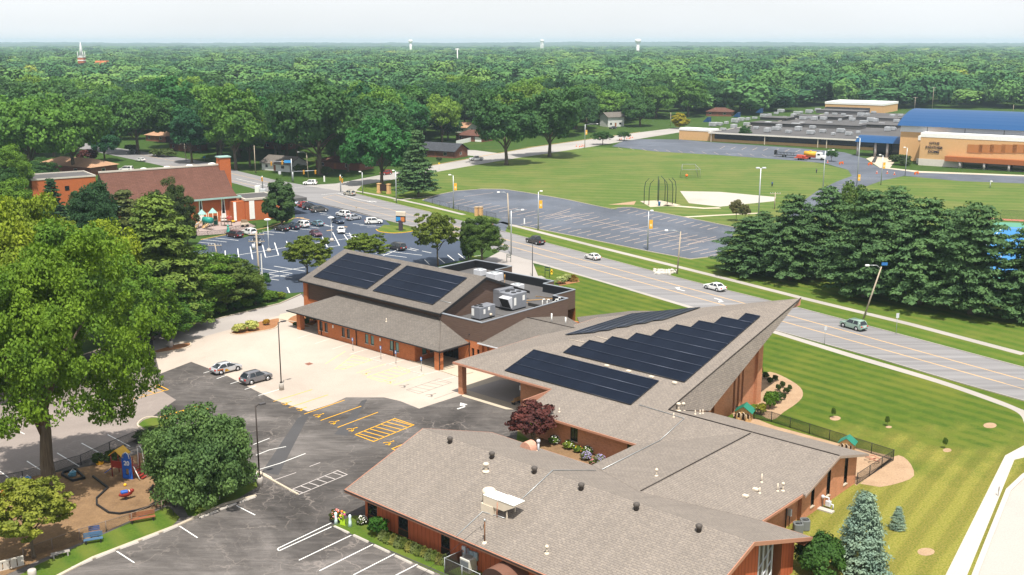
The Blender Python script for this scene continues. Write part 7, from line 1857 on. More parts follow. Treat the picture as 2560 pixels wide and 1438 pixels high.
pts = [(1.6 * math.cos(R(a)), 1.35 * math.sin(R(a)) + za_) for a in range(0, 181, 12)]
m = MB(); m.loft([[(x, -2.6, z) for x, z in pts], [(x, -.02, z) for x, z in pts]], caps=True); obj('canopy', m, flat('awning_brown', (.17, .085, .06), .8, .1), aw)
m = MB(); m.loft([[(x * 1.005, -2.64, z) for x, z in pts], [(x * 1.005, -2.61, z) for x, z in pts]]); obj('front_panel', m, flat('awning_dark', (.06, .03, .022), .8), aw)
m = MB(); m.box(-1.6, 1.6, -2.66, -2.6, za_ - .3, za_ - .02); obj('valance', m, flat('awning_dark', (.06, .03, .022)), aw)
m = MB(); m.cyl((-1.55, -2.55, 0), (-1.55, -2.55, za_), .05, n=6); m.cyl((1.55, -2.55, 0), (1.55, -2.55, za_), .05, n=6); obj('post', m, white, aw)
t = thing('play_tower', 'blue and red play tower with yellow roof and white climbing hoop', 'play tower', P(318, 1190), R(-15))
pb, pr, py_ = flat('play_blue', (.02, .10, .42), .4), flat('play_red', (.25, .03, .02), .4), flat('play_yellow', (.75, .42, .02), .4)
m = MB(); hole_wall(m, (.0, -.75), (1.2, -.75), 0, 2.5, [(.4, .8, .5, 1.2)]); m.box(.01, 1.19, -.74, -.66, 0, .5); m.poly([(0, -.75, 2.5), (1.2, -.75, 2.5), (.9, -.75, 3.0), (.3, -.75, 3.0)]); obj('front_panel', m, pb, t)
n_ = text_mesh('20', .7, .01); n_.materials.clear(); n_.materials.append(white); o = bpy.data.objects.new('number', n_); C.objects.link(o); o.parent = t; o.location = (.6, -.77, 1.6); o.rotation_euler = (R(90), 0, 0)
m = MB();
for x, y in ((-1.4, -.6), (-1.4, .6), (-.1, -.6), (-.1, .6), (1.25, -.6), (1.25, .6)): m.cyl((x, y, 0), (x, y, 2.6), .06, n=6)
obj('post', m, pr, t)
m = MB(); m.box(-1.4, 1.25, -.62, .62, 1.1, 1.2); m.box(-1.4, -.1, -.64, -.58, 1.2, 1.9); obj('deck', m, pr, t)
m = MB(); m.ext([(-1.6, -.8, 2.5), (-.75, -.8, 3.2), (-.75, .8, 3.2), (-1.6, .8, 2.5)][::-1], .06); m.ext([(-.75, -.8, 3.2), (.1, -.8, 2.5), (.1, .8, 2.5), (-.75, .8, 3.2)][::-1], .06); obj('roof', m, py_, t)
m = MB(); m.tube([(1.3, .3, 1.2), (1.35, .3, 3.2), (1.6, .3, 3.5), (1.85, .3, 3.2), (2.4, .1, .1)], .06, 6); m.tube([(.2, -.78, 2.4), (.3, -.78, 2.9), (.6, -.78, 3.1), (.9, -.78, 2.9), (1, -.78, 2.4)], .05, 6); m.tube([(1.3, -.6, 1.5), (2.2, -.9, .2)], .05, 6); obj('handrail', m, white, t)
m = MB(); [m.box(1.3 + k * .25, 1.6 + k * .25, -.55, .3, .9 - k * .25, .98 - k * .25) for k in range(4)]; obj('steps', m, pr, t)
m = MB(); m.loft([[(-1.4, -.3, 1.1), (-1.4, .3, 1.1), (-1.4, .3, 1.0), (-1.4, -.3, 1.0)], [(-2.6, -.3, .25), (-2.6, .3, .25), (-2.6, .3, .15), (-2.6, -.3, .15)]]); obj('slide', m, pb, t)
t = thing('spring_rider', 'red and blue spring rider inside the black edged bay', 'spring rider', P(315, 1250), R(30))
m = MB(); m.tube([(.12 * math.cos(a), .12 * math.sin(a), a * .02) for a in [k * .7 for k in range(26)]], .03, 5); obj('spring', m, black, t)
m = MB(); m.sphere((0, 0, .65), .7, .28, .3); m.sphere((.65, 0, .9), .25, .18, .22); obj('body', m, pr, t); m = MB(); m.bbox(-.45, .25, -.25, .25, .85, 1.05, .06); obj('saddle', m, pb, t); m = MB(); m.cyl((.4, -.3, .95), (.4, .3, .95), .04, n=6); obj('handle', m, white, t)
o = obj('ball', MB().sphere((0, 0, .17), .17, n=12, m=8), py_); o.location = P(313, 1216); tag(o, 'yellow ball lying on the wood chips', 'ball')
def edging(name, label, px, h=.22, w=.16, mat=black):
 pts = [P(*p) for p in px]; o = pts[0]; t = thing(name, label, 'edging', o)
 for a, b in zip(pts[:-1], pts[1:]):
  d = (b - a).normalized(); n = Vector((-d.y, d.x, 0)) * w / 2; a2, b2 = a - o, b - o + d * .03
  m = MB(); m.ext([a2 + n + Vector((0, 0, h)), a2 - n + Vector((0, 0, h)), b2 - n + Vector((0, 0, h)), b2 + n + Vector((0, 0, h))], h); obj('timber', m, mat, t)
edging('play_edging', 'black timber edging round the spring rider bay', [(232, 1193), (270, 1222), (242, 1248), (242, 1264), (272, 1284), (300, 1287), (345, 1278), (372, 1270), (389, 1258), (387, 1242), (374, 1230), (383, 1216)])
edging('sandbox', 'small black framed sandbox beside the big trunk', [(155, 1190), (183, 1205), (212, 1198), (190, 1177), (160, 1183), (155, 1190)], .3)
for i, (px, c, l) in enumerate((((70, 1205), (.03, .25, .55), 'blue bucket'), ((76, 1213), (.6, .5, .12), 'yellow toy tub'), ((66, 1220), (.2, .35, .35), 'teal toy truck'), ((248, 1161), (.75, .4, .02), 'yellow toy digger'), ((55, 1208), (.35, .36, .37), 'grey toy cart'), ((4, 1240), (.7, .3, .02), 'orange toy at the left edge'), ((2, 1262), (.5, .04, .02), 'red toy at the left edge'), ((183, 1190), (.1, .25, .35), 'blue toy in the sandbox'), ((375, 1163), (.7, .5, .02), 'yellow slide end behind the play tower'))):
 t = thing('toy', l + ' in the wood chip playground', 'toy', P(*px), i); cm = flat('toy_%s' % l.replace(' ', '_'), c, .5)
 m = MB(); m.loft([[(.3 * math.cos(a), .3 * math.sin(a), 0) for a in [k * .628 for k in range(10)]], [(.38 * math.cos(a), .36 * math.sin(a), .5) for a in [k * .628 for k in range(10)]]]); m.bbox(-.5, .1, -.2, .2, .1, .35, .05); obj('body', m, cm, t)
 m = MB(); m.tube([(-.3, 0, .5), (0, 0, .8), (.3, 0, .5)], .03, 5); obj('handle', m, white, t)
def bench(px, label, mat, rz, L=1.6, back=True, group=None):
 t = thing('bench', label, 'bench', P(*px), rz, group)
 m = MB(); [m.box(-L / 2, L / 2, y, y + .13, .42, .47) for y in (-.25, -.08, .09)]; obj('seat', m, mat, t)
 if back: m = MB(); [m.box(-L / 2, L / 2, .27, .31, z, z + .12) for z in (.55, .72, .88)]; obj('backrest', m, mat, t)
 for x in (-L / 2 + .15, L / 2 - .25): m = MB(); m.box(x, x + .1, -.25, .3, 0, .41); obj('leg', m, black if back else mat, t)
 return t
bench((357, 1305), 'brown wooden bench at the playground fence', woodred, R(25), 2.4)
bench((234, 1358), 'pale blue openwork bench on the verge strip', flat('bench_blue', (.07, .14, .23)), R(22), 1.7)
bench((237, 1342), 'dark blue openwork chair behind the pale blue bench', flat('bench_dark', (.05, .09, .22)), R(22), 1.0)
bench((492, 1264), 'curved white stone bench under the round shrub', concrete_m, R(25), 1.2, False)
bench((530, 1250), 'dark slab bench with white legs under the round shrub', M['concrete_grey'], R(20), 1.9, False)
bench((152, 1392), 'grey stone bench beside the lower left shrub', M['concrete_grey'], R(30), 1.6, False)
bench((1290, 1010), 'wooden bench under the canopy beside the brick wall', woodtan, R(-132), 1.5)
t = thing('garden_sign', 'small pale board sign under the round shrub', 'sign', P(455, 1258), R(20)); m = MB(); m.box(-.4, .4, -.03, .03, .4, 1.0); obj('board', m, ltgrey, t); m = MB(); m.cyl((-.3, 0, 0), (-.3, 0, .9), .03, n=6); m.cyl((.3, 0, 0), (.3, 0, .9), .03, n=6); obj('post', m, galv, t)
t = thing('playground_gate', 'dark wire gate at the end of the playground fence', 'gate', P(418, 1282), R(-40)); m = MB(); m.tube([(0, 0, 0), (0, 0, 1.3), (1.1, 0, 1.3), (1.1, 0, .0)], .035, 5); m.tube([(0, 0, .1), (1.1, 0, 1.2)], .02, 5); m.tube([(0, 0, .65), (1.1, 0, .65)], .02, 5); obj('frame', m, black, t)
t = thing('lawn_ornament', 'lime green and pale blue cut out lawn ornament beside the flower tub', 'ornament', P(857, 1314), R(-30))
lime = flat('lime_paint', (.42, .62, .03)); pale = flat('pale_blue_paint', (.62, .75, .76));
m = MB(); m.ext([(-.45, -.04, 0), (.45, -.04, 0), (.45, .04, 0), (-.45, .04, 0)][::-1], -.02); m.loft([[(-.35, -.04, .05), (-.35, .04, .05), (-.25, .04, .5), (-.25, -.04, .5)], [(.3, -.04, .05), (.3, .04, .05), (.2, .04, .7), (.2, -.04, .7)]]); m.tube([(.05, 0, .6), (.1, 0, 1.2), (.25, 0, 1.45)], .12, 6); m.tube([(-.3, 0, .4), (-.45, 0, .7)], .08, 6); obj('lime_figure', m, lime, t)
for x, y in ((-.75, -.1), (.8, .15)): m = MB(); m.lathe((x, y, 0), [(.22, 0), (.16, .5), (.12, .9), (.16, 1.1), (.1, 1.25), (.01, 1.3)], 8); obj('pale_figure', m, pale, t)
for x, z, c in ((.0, 1.5, (.7, .2, .03)), (.3, 1.25, (.6, .1, .2)), (-.2, 1.0, (.75, .5, .03))): m = MB(); m.sphere((x, -.05, z), .13); obj('bright_knob', m, flat('knob_%d' % int(x * 10), c), t)
for i, (px, lab) in enumerate((((507, 569), 'left'), ((534, 565), 'right'))):
 t = thing('slide_tower', lab + ' play tower with pale green pyramid roof and tan slide', 'play tower', P(*px), R(-30), 'play towers at the brick church', topz(P(507, 569), 523) / 4.15)
 m = MB(); [m.cyl((x, y, 0), (x, y, 3.1), .07, n=6) for x in (-.7, .7) for y in (-.7, .7)]; obj('post', m, cream, t)
 m = MB(); m.box(-.75, .75, -.75, .75, 1.3, 1.4); m.box(-.75, .75, .68, .75, 1.4, 2.2); obj('deck', m, flat('deck_brown', (.2, .13, .09)), t)
 m = MB(); m.lathe((0, 0, 3.0), [(1.25, 0), (1.25, .08), (.05, 1.1), (.01, 1.15)], 4, False); obj('roof', m, flat('roof_mint', (.22, .42, .36)), t)
 m = MB(); m.loft([[(.75 if False else x, y, z) for x, y, z in ((-.45, -.7, 1.4), (-.45, -.7, 1.75), (-.38, -.7, 1.75), (-.38, -.7, 1.45), (.38, -.7, 1.45), (.38, -.7, 1.75), (.45, -.7, 1.75), (.45, -.7, 1.4))], [(x + .5, y, z) for x, y, z in ((-.45, -3.2, .2), (-.45, -3.2, .55), (-.38, -3.2, .55), (-.38, -3.2, .25), (.38, -3.2, .25), (.38, -3.2, .55), (.45, -3.2, .55), (.45, -3.2, .2))], [(x + .6, y, z) for x, y, z in ((-.45, -3.7, .15), (-.45, -3.7, .45), (-.38, -3.7, .45), (-.38, -3.7, .2), (.38, -3.7, .2), (.38, -3.7, .45), (.45, -3.7, .45), (.45, -3.7, .15))]]); obj('slide', m, flat('slide_tan', (.55, .38, .2), .5), t)
 m = MB(); m.box(-.6, .6, .7, .74, .2, 2.0); obj('panel', m, flat('panel_green', (.03, .22, .17)), t)
t = thing('crawl_tube', 'teal crawl tube joining the two play towers', 'crawl tube', P(521, 575), R(-30)); m = MB(); m.cyl((-1.3, 0, 2.5), (1.3, 0, 2.5), .8, n=12); obj('tube', m, flat('tube_teal', (.02, .25, .2), .4), t); m = MB(); [m.cyl((x, 0, 0), (x, 0, 1.8), .08, n=6) for x in (-1, 1)]; obj('leg', m, cream, t)
t = thing('white_slide', 'small white slide left of the play towers', 'slide', P(497, 572), R(20)); m = MB(); m.loft([[(0, -.35, 1.6), (0, .35, 1.6), (0, .35, 1.5), (0, -.35, 1.5)], [(-2, -.35, .2), (-2, .35, .2), (-2, .35, .1), (-2, -.35, .1)]]); obj('chute', m, ltgrey, t); m = MB(); m.tube([(.05, -.3, 0), (.05, -.3, 1.9)], .05, 5); m.tube([(.05, .3, 0), (.05, .3, 1.9)], .05, 5); obj('ladder', m, grey, t)
t = thing('climbing_frame', 'brown climbing frame with red roof at the brick church playground', 'climbing frame', P(566, 565), R(-30)); m = MB(); [m.cyl((x, y, 0), (x, y, 2.6), .09, n=6) for x in (-1.2, 0, 1.2) for y in (-.6, .6)]; obj('post', m, wood, t); m = MB(); m.box(-1.3, 1.3, -.7, .7, 1.1, 1.25); [m.box(x, x + .1, -.7, .7, 1.9, 2.0) for x in (-1.2, -.7, -.2, .3, .8)]; obj('deck', m, darkbrown, t); m = MB(); m.lathe((1.4, -.3, 2.2), [(.9, 0), (.05, .7)], 6, False); obj('roof', m, flat('play_red', (.25, .03, .02)), t)
t = thing('teal_figure', 'teal play figure beside the maroon minivan', 'toy', P(571, 583)); m = MB(); m.lathe((0, 0, 0), [(.55, 0), (.5, .6), (.25, 1.0), (.35, 1.3), (.1, 1.7), (.01, 1.75)], 8); obj('body', m, flat('toy_teal', (.06, .35, .27)), t); m = MB(); m.sphere((0, -.1, 1.85), .28); obj('head', m, flat('toy_teal', (.06, .35, .27)), t)
t = thing('yellow_toy', 'yellow ride on toy on the brick church playground', 'toy', P(583, 557)); m = MB(); m.bbox(-.5, .5, -.3, .3, .2, .6, .08); obj('body', m, py_, t); m = MB(); [m.cyl((x, -.35, .2), (x, .35, .2), .2, n=8) for x in (-.3, .3)]; obj('wheel', m, rubber, t)
t = thing('cart', 'tan covered cart at the playground gate of the brick church', 'cart', P(612, 567), .4); m = MB(); m.bbox(-1, 1, -.6, .6, .4, 1.2, .1); obj('body', m, cream, t); m = MB(); [m.cyl((x, -.65, .35), (x, .65, .35), .33, n=10) for x in (-.6, .6)]; obj('wheel', m, rubber, t); m = MB(); m.loft([[(-.9, -.6, 1.2), (-.9, .6, 1.2), (-.7, .4, 1.9), (-.7, -.4, 1.9)], [(.9, -.6, 1.2), (.9, .6, 1.2), (.7, .4, 1.7), (.7, -.4, 1.7)]]); obj('cover', m, flat('cover_brown', (.18, .13, .08)), t)
t = thing('utility_cabinet', 'white utility cabinets beside the short traffic signal', 'cabinet', P(648, 482), R(-20)); m = MB(); m.bbox(-1.2, .2, -.6, .6, 0, 2.2, .06); obj('cabinet', m, white, t); m = MB(); m.bbox(.5, 2.4, -.5, .5, 0, 1.3, .06); obj('side_box', m, ltgrey, t)
t = thing('throwing_cage', 'dark netted throwing cage of curved poles on a concrete pad', 'sports cage', P(1650, 508)); k = ppm(P(1650, 508))
for dx, dy in ((-40, 2), (-28, 6), (-4, 6), (18, 3), (31, 3), (39, 0), (-6, -4), (12, -5)):
 q = P(1650 + dx, 508 + dy) - P(1650, 508); h_ = 7.5; sgn = -1 if dx > 10 else (1 if dx < -10 else 0)
 m = MB(); m.tube([q, q + Vector((0, 0, h_ * .6)), q + Vector((sgn * .3, 0, h_ * .85)), q + Vector((sgn * 1.3, 0, h_))], .11, 6); obj('pole', m, flat('cage_green', (.02, .04, .035)), t)
nm = bpy.data.materials.new('netting'); nm.use_nodes = True; nb = nm.node_tree.nodes['Principled BSDF']; nb.inputs['Base Color'].default_value = (.02, .02, .02, 1); nb.inputs['Alpha'].default_value = .14
q1, q2, q3, q4 = (P(1650 + a, 508 + b) - P(1650, 508) for a, b in ((-6, -4), (12, -5), (31, 3), (18, 3)))
m = MB(); up_ = Vector((0, 0, 5.5)); m.quad(q1, q2, q2 + up_, q1 + up_); m.quad(q2, q3, q3 + up_, q2 + up_); obj('net', m, nm, t)
t = thing('bin', 'blue bin on the throwing cage pad', 'bin', P(1648, 515)); m = MB(); m.lathe((0, 0, 0), [(.32, 0), (.38, 1.05), (.4, 1.1)], 10); obj('body', m, flat('bin_blue', (.03, .16, .36)), t); m = MB(); m.lathe((0, 0, 1.1), [(.41, 0), (.3, .12), (.05, .16)], 10); obj('lid', m, sblue, t)
t = thing('field_goal_cage', 'pale netted frame standing on the big field', 'sports frame', P(1727, 446)); m = MB(); w_ = 3.2; m.tube([(-w_, 0, 0), (-w_, 0, 3), (w_, 0, 3), (w_, 0, 0)], .07, 5); m.tube([(-w_, 4, 0), (-w_ * .8, 3.5, 4.5), (w_ * .6, 3.5, 4.5), (w_, 4, 0)], .09, 5); m.tube([(-w_, 0, 3), (-w_ * .8, 3.5, 4.5)], .08, 5); m.tube([(w_, 0, 3), (w_ * .6, 3.5, 4.5)], .08, 5); obj('frame', m, flat('goal_grey', (.27, .28, .28)), t); m = MB(); m.quad((-w_, 0, 0), (w_, 0, 0), (w_, 0, 3), (-w_, 0, 3)); obj('net', m, nm, t); m = MB(); m.sphere((-1.5, -.1, 1), .5); obj('target', m, flat('cone_orange', (.75, .15, .02)), t)
cone_m = flat('cone_orange', (.75, .15, .02)); c0_ = None
for px in ((1441, 367), (1449, 368), (1453, 367), (1457, 366), (1461, 366), (1549, 350), (1553, 349), (1567, 347), (1573, 347), (1576, 346), (1581, 345), (2192, 434), (2218, 434), (2236, 437), (1232, 568), (2069, 407), (1225, 566)):
 if c0_ is None:
  c0_ = thing('traffic_cone', 'orange traffic cone standing on the road edge', 'traffic cone', P(*px), 0, 'traffic cones')
  m = MB(); m.cyl((0, 0, .06), (0, 0, 1.0), .25, .05, 10); obj('cone', m, cone_m, c0_); m = MB(); m.box(-.35, .35, -.35, .35, 0, .06); obj('base', m, cone_m, c0_); m = MB(); m.cyl((0, 0, .5), (0, 0, .7), .16, .12, 10); obj('band', m, white, c0_)
 else: copy_thing(c0_, P(*px))
for px, lab in (((2175, 413), 'orange safety barrier beside the grated bay'), ((2103, 411), 'red orange barrier at the corner of the school drive'), ((2291, 436), 'orange barrier lying before the gymnasium')):
 t = thing('safety_barrier', lab, 'barrier', P(*px), .8); m = MB(); m.box(-1.6, 1.6, -.05, .05, .5, 1.0); obj('board', m, cone_m, t); m = MB(); m.box(-1.3, -1.1, -.3, .3, 0, .5); m.box(1.1, 1.3, -.3, .3, 0, .5); obj('leg', m, cone_m, t)
m = MB(); g0 = P(2180, 400); m.quad(*[Vector((p.x, p.y, Z5)) for p in (P(2178, 407), P(2188, 407), P(2194, 393), P(2186, 393))]); struct('grating', m, membrane)
def person(px, label, shirt, rz=0.0):
 """one skinned figure: pelvis root, spine, neck, head, arms with hands, legs with feet"""
 V_ = [(0, 0, .95), (0, .02, 1.15), (0, .03, 1.38), (0, .03, 1.50), (0, .04, 1.58), (0, .05, 1.68), (0, .04, 1.78),
   (.19, .03, 1.42), (.25, .0, 1.14), (.24, .12, .92), (.24, .16, .82), (-.19, .03, 1.42), (-.27, .02, 1.15), (-.25, .14, .93), (-.25, .18, .84),
   (.10, 0, .90), (.12, .10, .50), (.13, -.02, .10), (.13, .16, .04), (-.10, 0, .90), (-.12, -.02, .50), (-.13, -.16, .12), (-.13, .0, .04)]
 E_ = [(0, 1), (1, 2), (2, 3), (3, 4), (4, 5), (5, 6), (2, 7), (7, 8), (8, 9), (9, 10), (2, 11), (11, 12), (12, 13), (13, 14), (0, 15), (15, 16), (16, 17), (17, 18), (0, 19), (19, 20), (20, 21), (21, 22)]
 rad = [.16, .15, .17, .07, .07, .105, .07, .075, .055, .04, .04, .075, .055, .04, .04, .10, .07, .05, .045, .10, .07, .05, .045]
 me = bpy.data.meshes.new('person_body'); me.from_pydata(V_, E_, []); me.update()
 o = bpy.data.objects.new('person_body', me); C.objects.link(o)
 md = o.modifiers.new('skin', 'SKIN'); o.modifiers.new('sub', 'SUBSURF').levels = 1
 for i, sv in enumerate(me.skin_vertices[0].data): sv.radius = (rad[i], rad[i]); sv.use_root = (i == 0)
 bpy.context.view_layer.update()
 m2 = bpy.data.meshes.new_from_object(o.evaluated_get(bpy.context.evaluated_depsgraph_get()))
 bpy.data.objects.remove(o)
 t = thing('person', label, 'person', P(*px), rz)
 m2.materials.clear(); m2.materials.append(flat('skin_tone', (.42, .26, .19), .6)); b = bpy.data.objects.new('body', m2); C.objects.link(b); b.parent = t
 m = MB(); m.loft([[(x * 1.22 * k, y * k + .02, z) for x, y in [(math.cos(a) * .17, math.sin(a) * .14) for a in [q * .628 for q in range(10)]]] for z, k in ((.88, 1.05), (1.1, 1.05), (1.3, 1.2), (1.45, 1.1), (1.5, .5))]); obj('shirt', m, shirt, t)
 for s in (-1, 1): m = MB(); m.cyl((s * .18, .03, 1.44), (s * .26, .02, 1.18), .1, .08, 8); obj('sleeve', m, shirt, t)
 trm = flat('trousers_dark', (.015, .018, .03), .8)
 m = MB(); m.cyl((.10, 0, .95), (.12, .10, .50), .125, .095, 8); m.cyl((.12, .10, .5), (.13, -.02, .12), .095, .075, 8); m.cyl((-.10, 0, .95), (-.12, -.02, .5), .125, .095, 8); m.cyl((-.12, -.02, .5), (-.13, -.16, .14), .095, .075, 8); obj('trousers', m, trm, t)
 m = MB(); m.sphere((0, .06, 1.76), .115, .125, .1); obj('hair', m, flat('hair_dark', (.02, .014, .01)), t)
 return t
person((2041, 434), 'person in dark clothing walking on the big field near the drive', flat('shirt_navy', (.02, .03, .08), .8), .6)
person((1930, 467), 'person in blue shirt walking on the big field near the sand sector', flat('shirt_blue', (.02, .10, .25), .8), -.8)
# ================================================================== VEGETATION
def unit(a): return a / np.maximum(1e-6, np.linalg.norm(a, axis=1, keepdims=True))
def leaf_mesh(name, cen, nor, size, mat, rs, aspect=1.5):
 N = len(cen)
 nor = unit(nor)
 ref = np.where(np.abs(nor[:, 2:3]) < .9, np.array([[0, 0, 1.]]), np.array([[1., 0, 0]]))
 e = unit(np.cross(nor, ref)); g = np.cross(nor, e)
 a = rs.rand(N, 1) * 2 * np.pi
 e2 = e * np.cos(a) + g * np.sin(a); g2 = -e * np.sin(a) + g * np.cos(a)
 s = size.reshape(-1, 1)
 bend = nor * s * .25
 v = np.stack([cen - e2 * s * aspect * .5 - bend * .6, cen - g2 * s * .5, cen + e2 * s * aspect * .5 - bend * .6, cen + g2 * s * .5], 1).reshape(-1, 3)
 me = bpy.data.meshes.new(name)
 me.vertices.add(4 * N); me.vertices.foreach_set('co', v.astype(np.float32).ravel())
 me.loops.add(4 * N); me.loops.foreach_set('vertex_index', np.arange(4 * N, dtype=np.int32))
 me.polygons.add(N); me.polygons.foreach_set('loop_start', np.arange(0, 4 * N, 4, dtype=np.int32))
 try: me.polygons.foreach_set('loop_total', np.full(N, 4, dtype=np.int32))
 except Exception: pass
 me.update(calc_edges=True)
 me.materials.append(mat)
 return me
def sph(rs, n):
 return unit(rs.randn(n, 3))
def broad_crown(name, seed, Rr, z0, z1, K, per, leaf, mat, lobes=5, crad=.27, jit=.45, shell=.55, flat_=1.0, low=-.55):
 """foliage in clumps spread through a lobed crown"""
 rs = np.random.RandomState(seed)
 h = (z1 - z0) / 2; zc = (z0 + z1) / 2
 lob = sph(rs, lobes); amp = .18 + .22 * rs.rand(lobes)
 d = sph(rs, K * 3); d = d[d[:, 2] > low][:K]
 r = (shell + (1 - shell) * rs.rand(len(d)) ** .6)
 bulge = 1 + (np.maximum(0, d @ lob.T - .55) * amp * 2.2).sum(1) - .22 * rs.rand(len(d))
 C_ = d * (r * bulge)[:, None] * np.array([Rr, Rr, h]) * .82 + np.array([0, 0, zc])
 cr_ = Rr * crad * (.65 + .7 * rs.rand(len(d)))
 cen, nor, siz = [], [], []
 for c, q, dd in zip(C_, cr_, d):
  n = int(per * (.6 + .8 * rs.rand()))
  s = sph(rs, n)
  keep = (s @ dd) > -.35 - .4 * rs.rand(n); s = s[keep]
  rad = q * (.55 + .5 * rs.rand(len(s)))
  p = c + s * rad[:, None] * np.array([1, 1, .72 * flat_])
  nn = s * .75 + dd * .55 + rs.randn(len(s), 3) * jit + np.array([0, 0, .25])
  cen.append(p); nor.append(nn); siz.append(leaf * (.6 + .8 * rs.rand(len(s))))
 return leaf_mesh(name, np.concatenate(cen), np.concatenate(nor), np.concatenate(siz), mat, rs)
def pine_crown(name, seed, Rr, H_, levels, per, leaf, mat, z0=.14, taper=.8, flatten=.34):
 rs = np.random.RandomState(seed)
 cen, nor, siz = [], [], []
 for L in range(levels):
  t = (L + .5) / levels
  z = H_ * (z0 + (1 - z0) * t)
  rr = Rr * (1 - t) ** taper * (.75 + .4 * rs.rand()) + .25
  nb = max(4, int(8 + rr * 1.1)); off = rs.rand() * 6.28
  for b in range(nb):
   a = off + 6.283 * b / nb + rs.randn() * .16
   ln = rr * (.6 + .5 * rs.rand())
   dr = np.array([math.cos(a), math.sin(a), 0])
   tz = rs.randn() * H_ * .018
   for k in range(max(1, int(ln / 1.3))):
    u = (k + .8) / max(1, int(ln / 1.3)); u = min(1, u)
    c = dr * ln * u + np.array([0, 0, z + tz + .10 * ln * u - .16 * ln * u * u])
    q = (.5 + .45 * rs.rand()) * (.55 + .11 * Rr) * (.75 + .35 * u)
    n = int(per * (.6 + .8 * rs.rand()))
    s = sph(rs, n); s[:, 2] = np.where(s[:, 2] < -.2, -s[:, 2] * .6, s[:, 2])
    p = c + s * (q * (.4 + .65 * rs.rand(n)))[:, None] * np.array([1, 1, flatten])
    nn = s * np.array([.6, .6, .8]) + dr * .25 + np.array([0, 0, .55]) + rs.randn(n, 3) * .4
    cen.append(p); nor.append(nn); siz.append(leaf * (.55 + .8 * rs.rand(n)))
 return leaf_mesh(name, np.concatenate(cen), np.concatenate(nor), np.concatenate(siz), mat, rs, 2.0)
def trunk_mesh(name, seed, h, r, Rr, limbs=6, top=None, flare=1.5):
 rs = np.random.RandomState(seed)
 m = MB(); top = top or h * 1.35
 pts = [(0, 0, -.1), (0, 0, h * .12), (.05 * rs.randn(), .05 * rs.randn(), h * .5), (.12 * rs.randn(), .12 * rs.randn(), h), (.4 * rs.randn(), .4 * rs.randn(), top)]
 rings = []
 for p, q in zip(pts, (r * flare, r * 1.1, r * .92, r * .78, r * .2)):
  rings.append([(p[0] + q * math.cos(k * .628), p[1] + q * math.sin(k * .628), p[2]) for k in range(10)])
 m.loft(rings, True, True)
 for k in range(limbs):
  a = 6.283 * k / max(1, limbs) + rs.rand(); z = h * (.75 + .5 * rs.rand()); L = Rr * (.5 + .3 * rs.rand())
  up_ = (top - h) * (.45 + .5 * rs.rand())
  m.tube([(0, 0, z), (math.cos(a) * L * .4, math.sin(a) * L * .4, z + up_ * .55), (math.cos(a) * L, math.sin(a) * L, z + up_)], r * .42, 6, r * .1)
 return to_mesh(name, m, M['bark'], False)
PR = {}
def reg(key, H_, Rr, crown, trunk): PR[key] = (H_, Rr, crown, trunk)
reg('maple', 24.0, 11.0, broad_crown('crown', 3, 11.0, 2.2, 24.0, 260, 420, .24, M['leaf'], 12, .145, .95, .40, 1, -.6), trunk_mesh('trunk', 3, 5.5, .85, 8, 9, 17, 1.7))
for i in range(4):
 reg('broad%d' % i, 18.0, 9.0, broad_crown('crown', 20 + i, 9.0, (2.8, 3.4, 2.2, 4.0)[i], 18.0, 110, 160, .58, M['leaf'], 7, .22, .7, .5), trunk_mesh('trunk', 20 + i, 4.4, .5, 8, 6, 11))
for i in range(3):
 reg('near%d' % i, 16.0, 7.0, broad_crown('crown', 40 + i, 7.0, 1.2, 16.0, 200, 270, .27, M['leaf'], 8, .18, .75, .35), trunk_mesh('trunk', 40 + i, 3.2, .38, 6, 6, 9))
reg('oval', 10.0, 3.6, broad_crown('crown', 51, 3.6, .3, 10.0, 120, 110, .42, M['leaf'], 3, .24, .4, .6, 1, -.95), trunk_mesh('trunk', 51, 1.2, .25, 3, 3, 5))
reg('airy', 9.0, 4.2, broad_crown('crown', 52, 4.2, 1.6, 9.0, 190, 95, .24, M['leaf'], 8, .15, .9, .25, .6), trunk_mesh('trunk', 52, 2.6, .16, 4, 7, 6))
reg('bush', 6.0, 5.2, broad_crown('crown', 53, 5.2, .0, 6.0, 260, 300, .17, M['leaf'], 9, .17, .95, .4, 1, -.8), trunk_mesh('trunk', 53, .8, .22, 4, 7, 3))
reg('shrub', 1.2, .75, broad_crown('crown', 54, .75, .02, 1.2, 40, 45, .13, M['leaf'], 3, .32, .5, .6, 1, -.4), trunk_mesh('trunk', 54, .2, .05, .5, 3, .6))
reg('maroon', 5.5, 2.9, broad_crown('crown', 55, 2.9, .7, 5.5, 100, 75, .26, M['leaf'], 6, .2, .7, .35, .7), trunk_mesh('trunk', 55, 1.2, .12, 2.6, 7, 3.5))
for i in range(3):
 reg('pine%d' % i, 17.0, 7.2, pine_crown('crown', 60 + i, 7.2, 17.0, 15, 62, .29, M['needle'], (.07, .12, .09)[i], (.42, .52, .46)[i], .5), trunk_mesh('trunk', 60 + i, 4.0, .34, 5, 0, 15))
reg('conifer', 16.0, 4.6, pine_crown('crown', 70, 4.6, 16.0, 20, 46, .34, M['needle'], .10, .75), trunk_mesh('trunk', 70, 3.0, .28, 3, 0, 14))
reg('yellowpine', 17.0, 6.5, pine_crown('crown', 71, 6.5, 17.0, 20, 75, .25, M['needle'], .05, .6, .6), trunk_mesh('trunk', 71, 3.0, .3, 4, 0, 14))
reg('spruce', 7.0, 2.5, pine_crown('crown', 72, 2.5, 7.0, 26, 60, .13, M['needle'], .02, .85, .55), trunk_mesh('trunk', 72, 1.0, .14, 1, 0, 6))
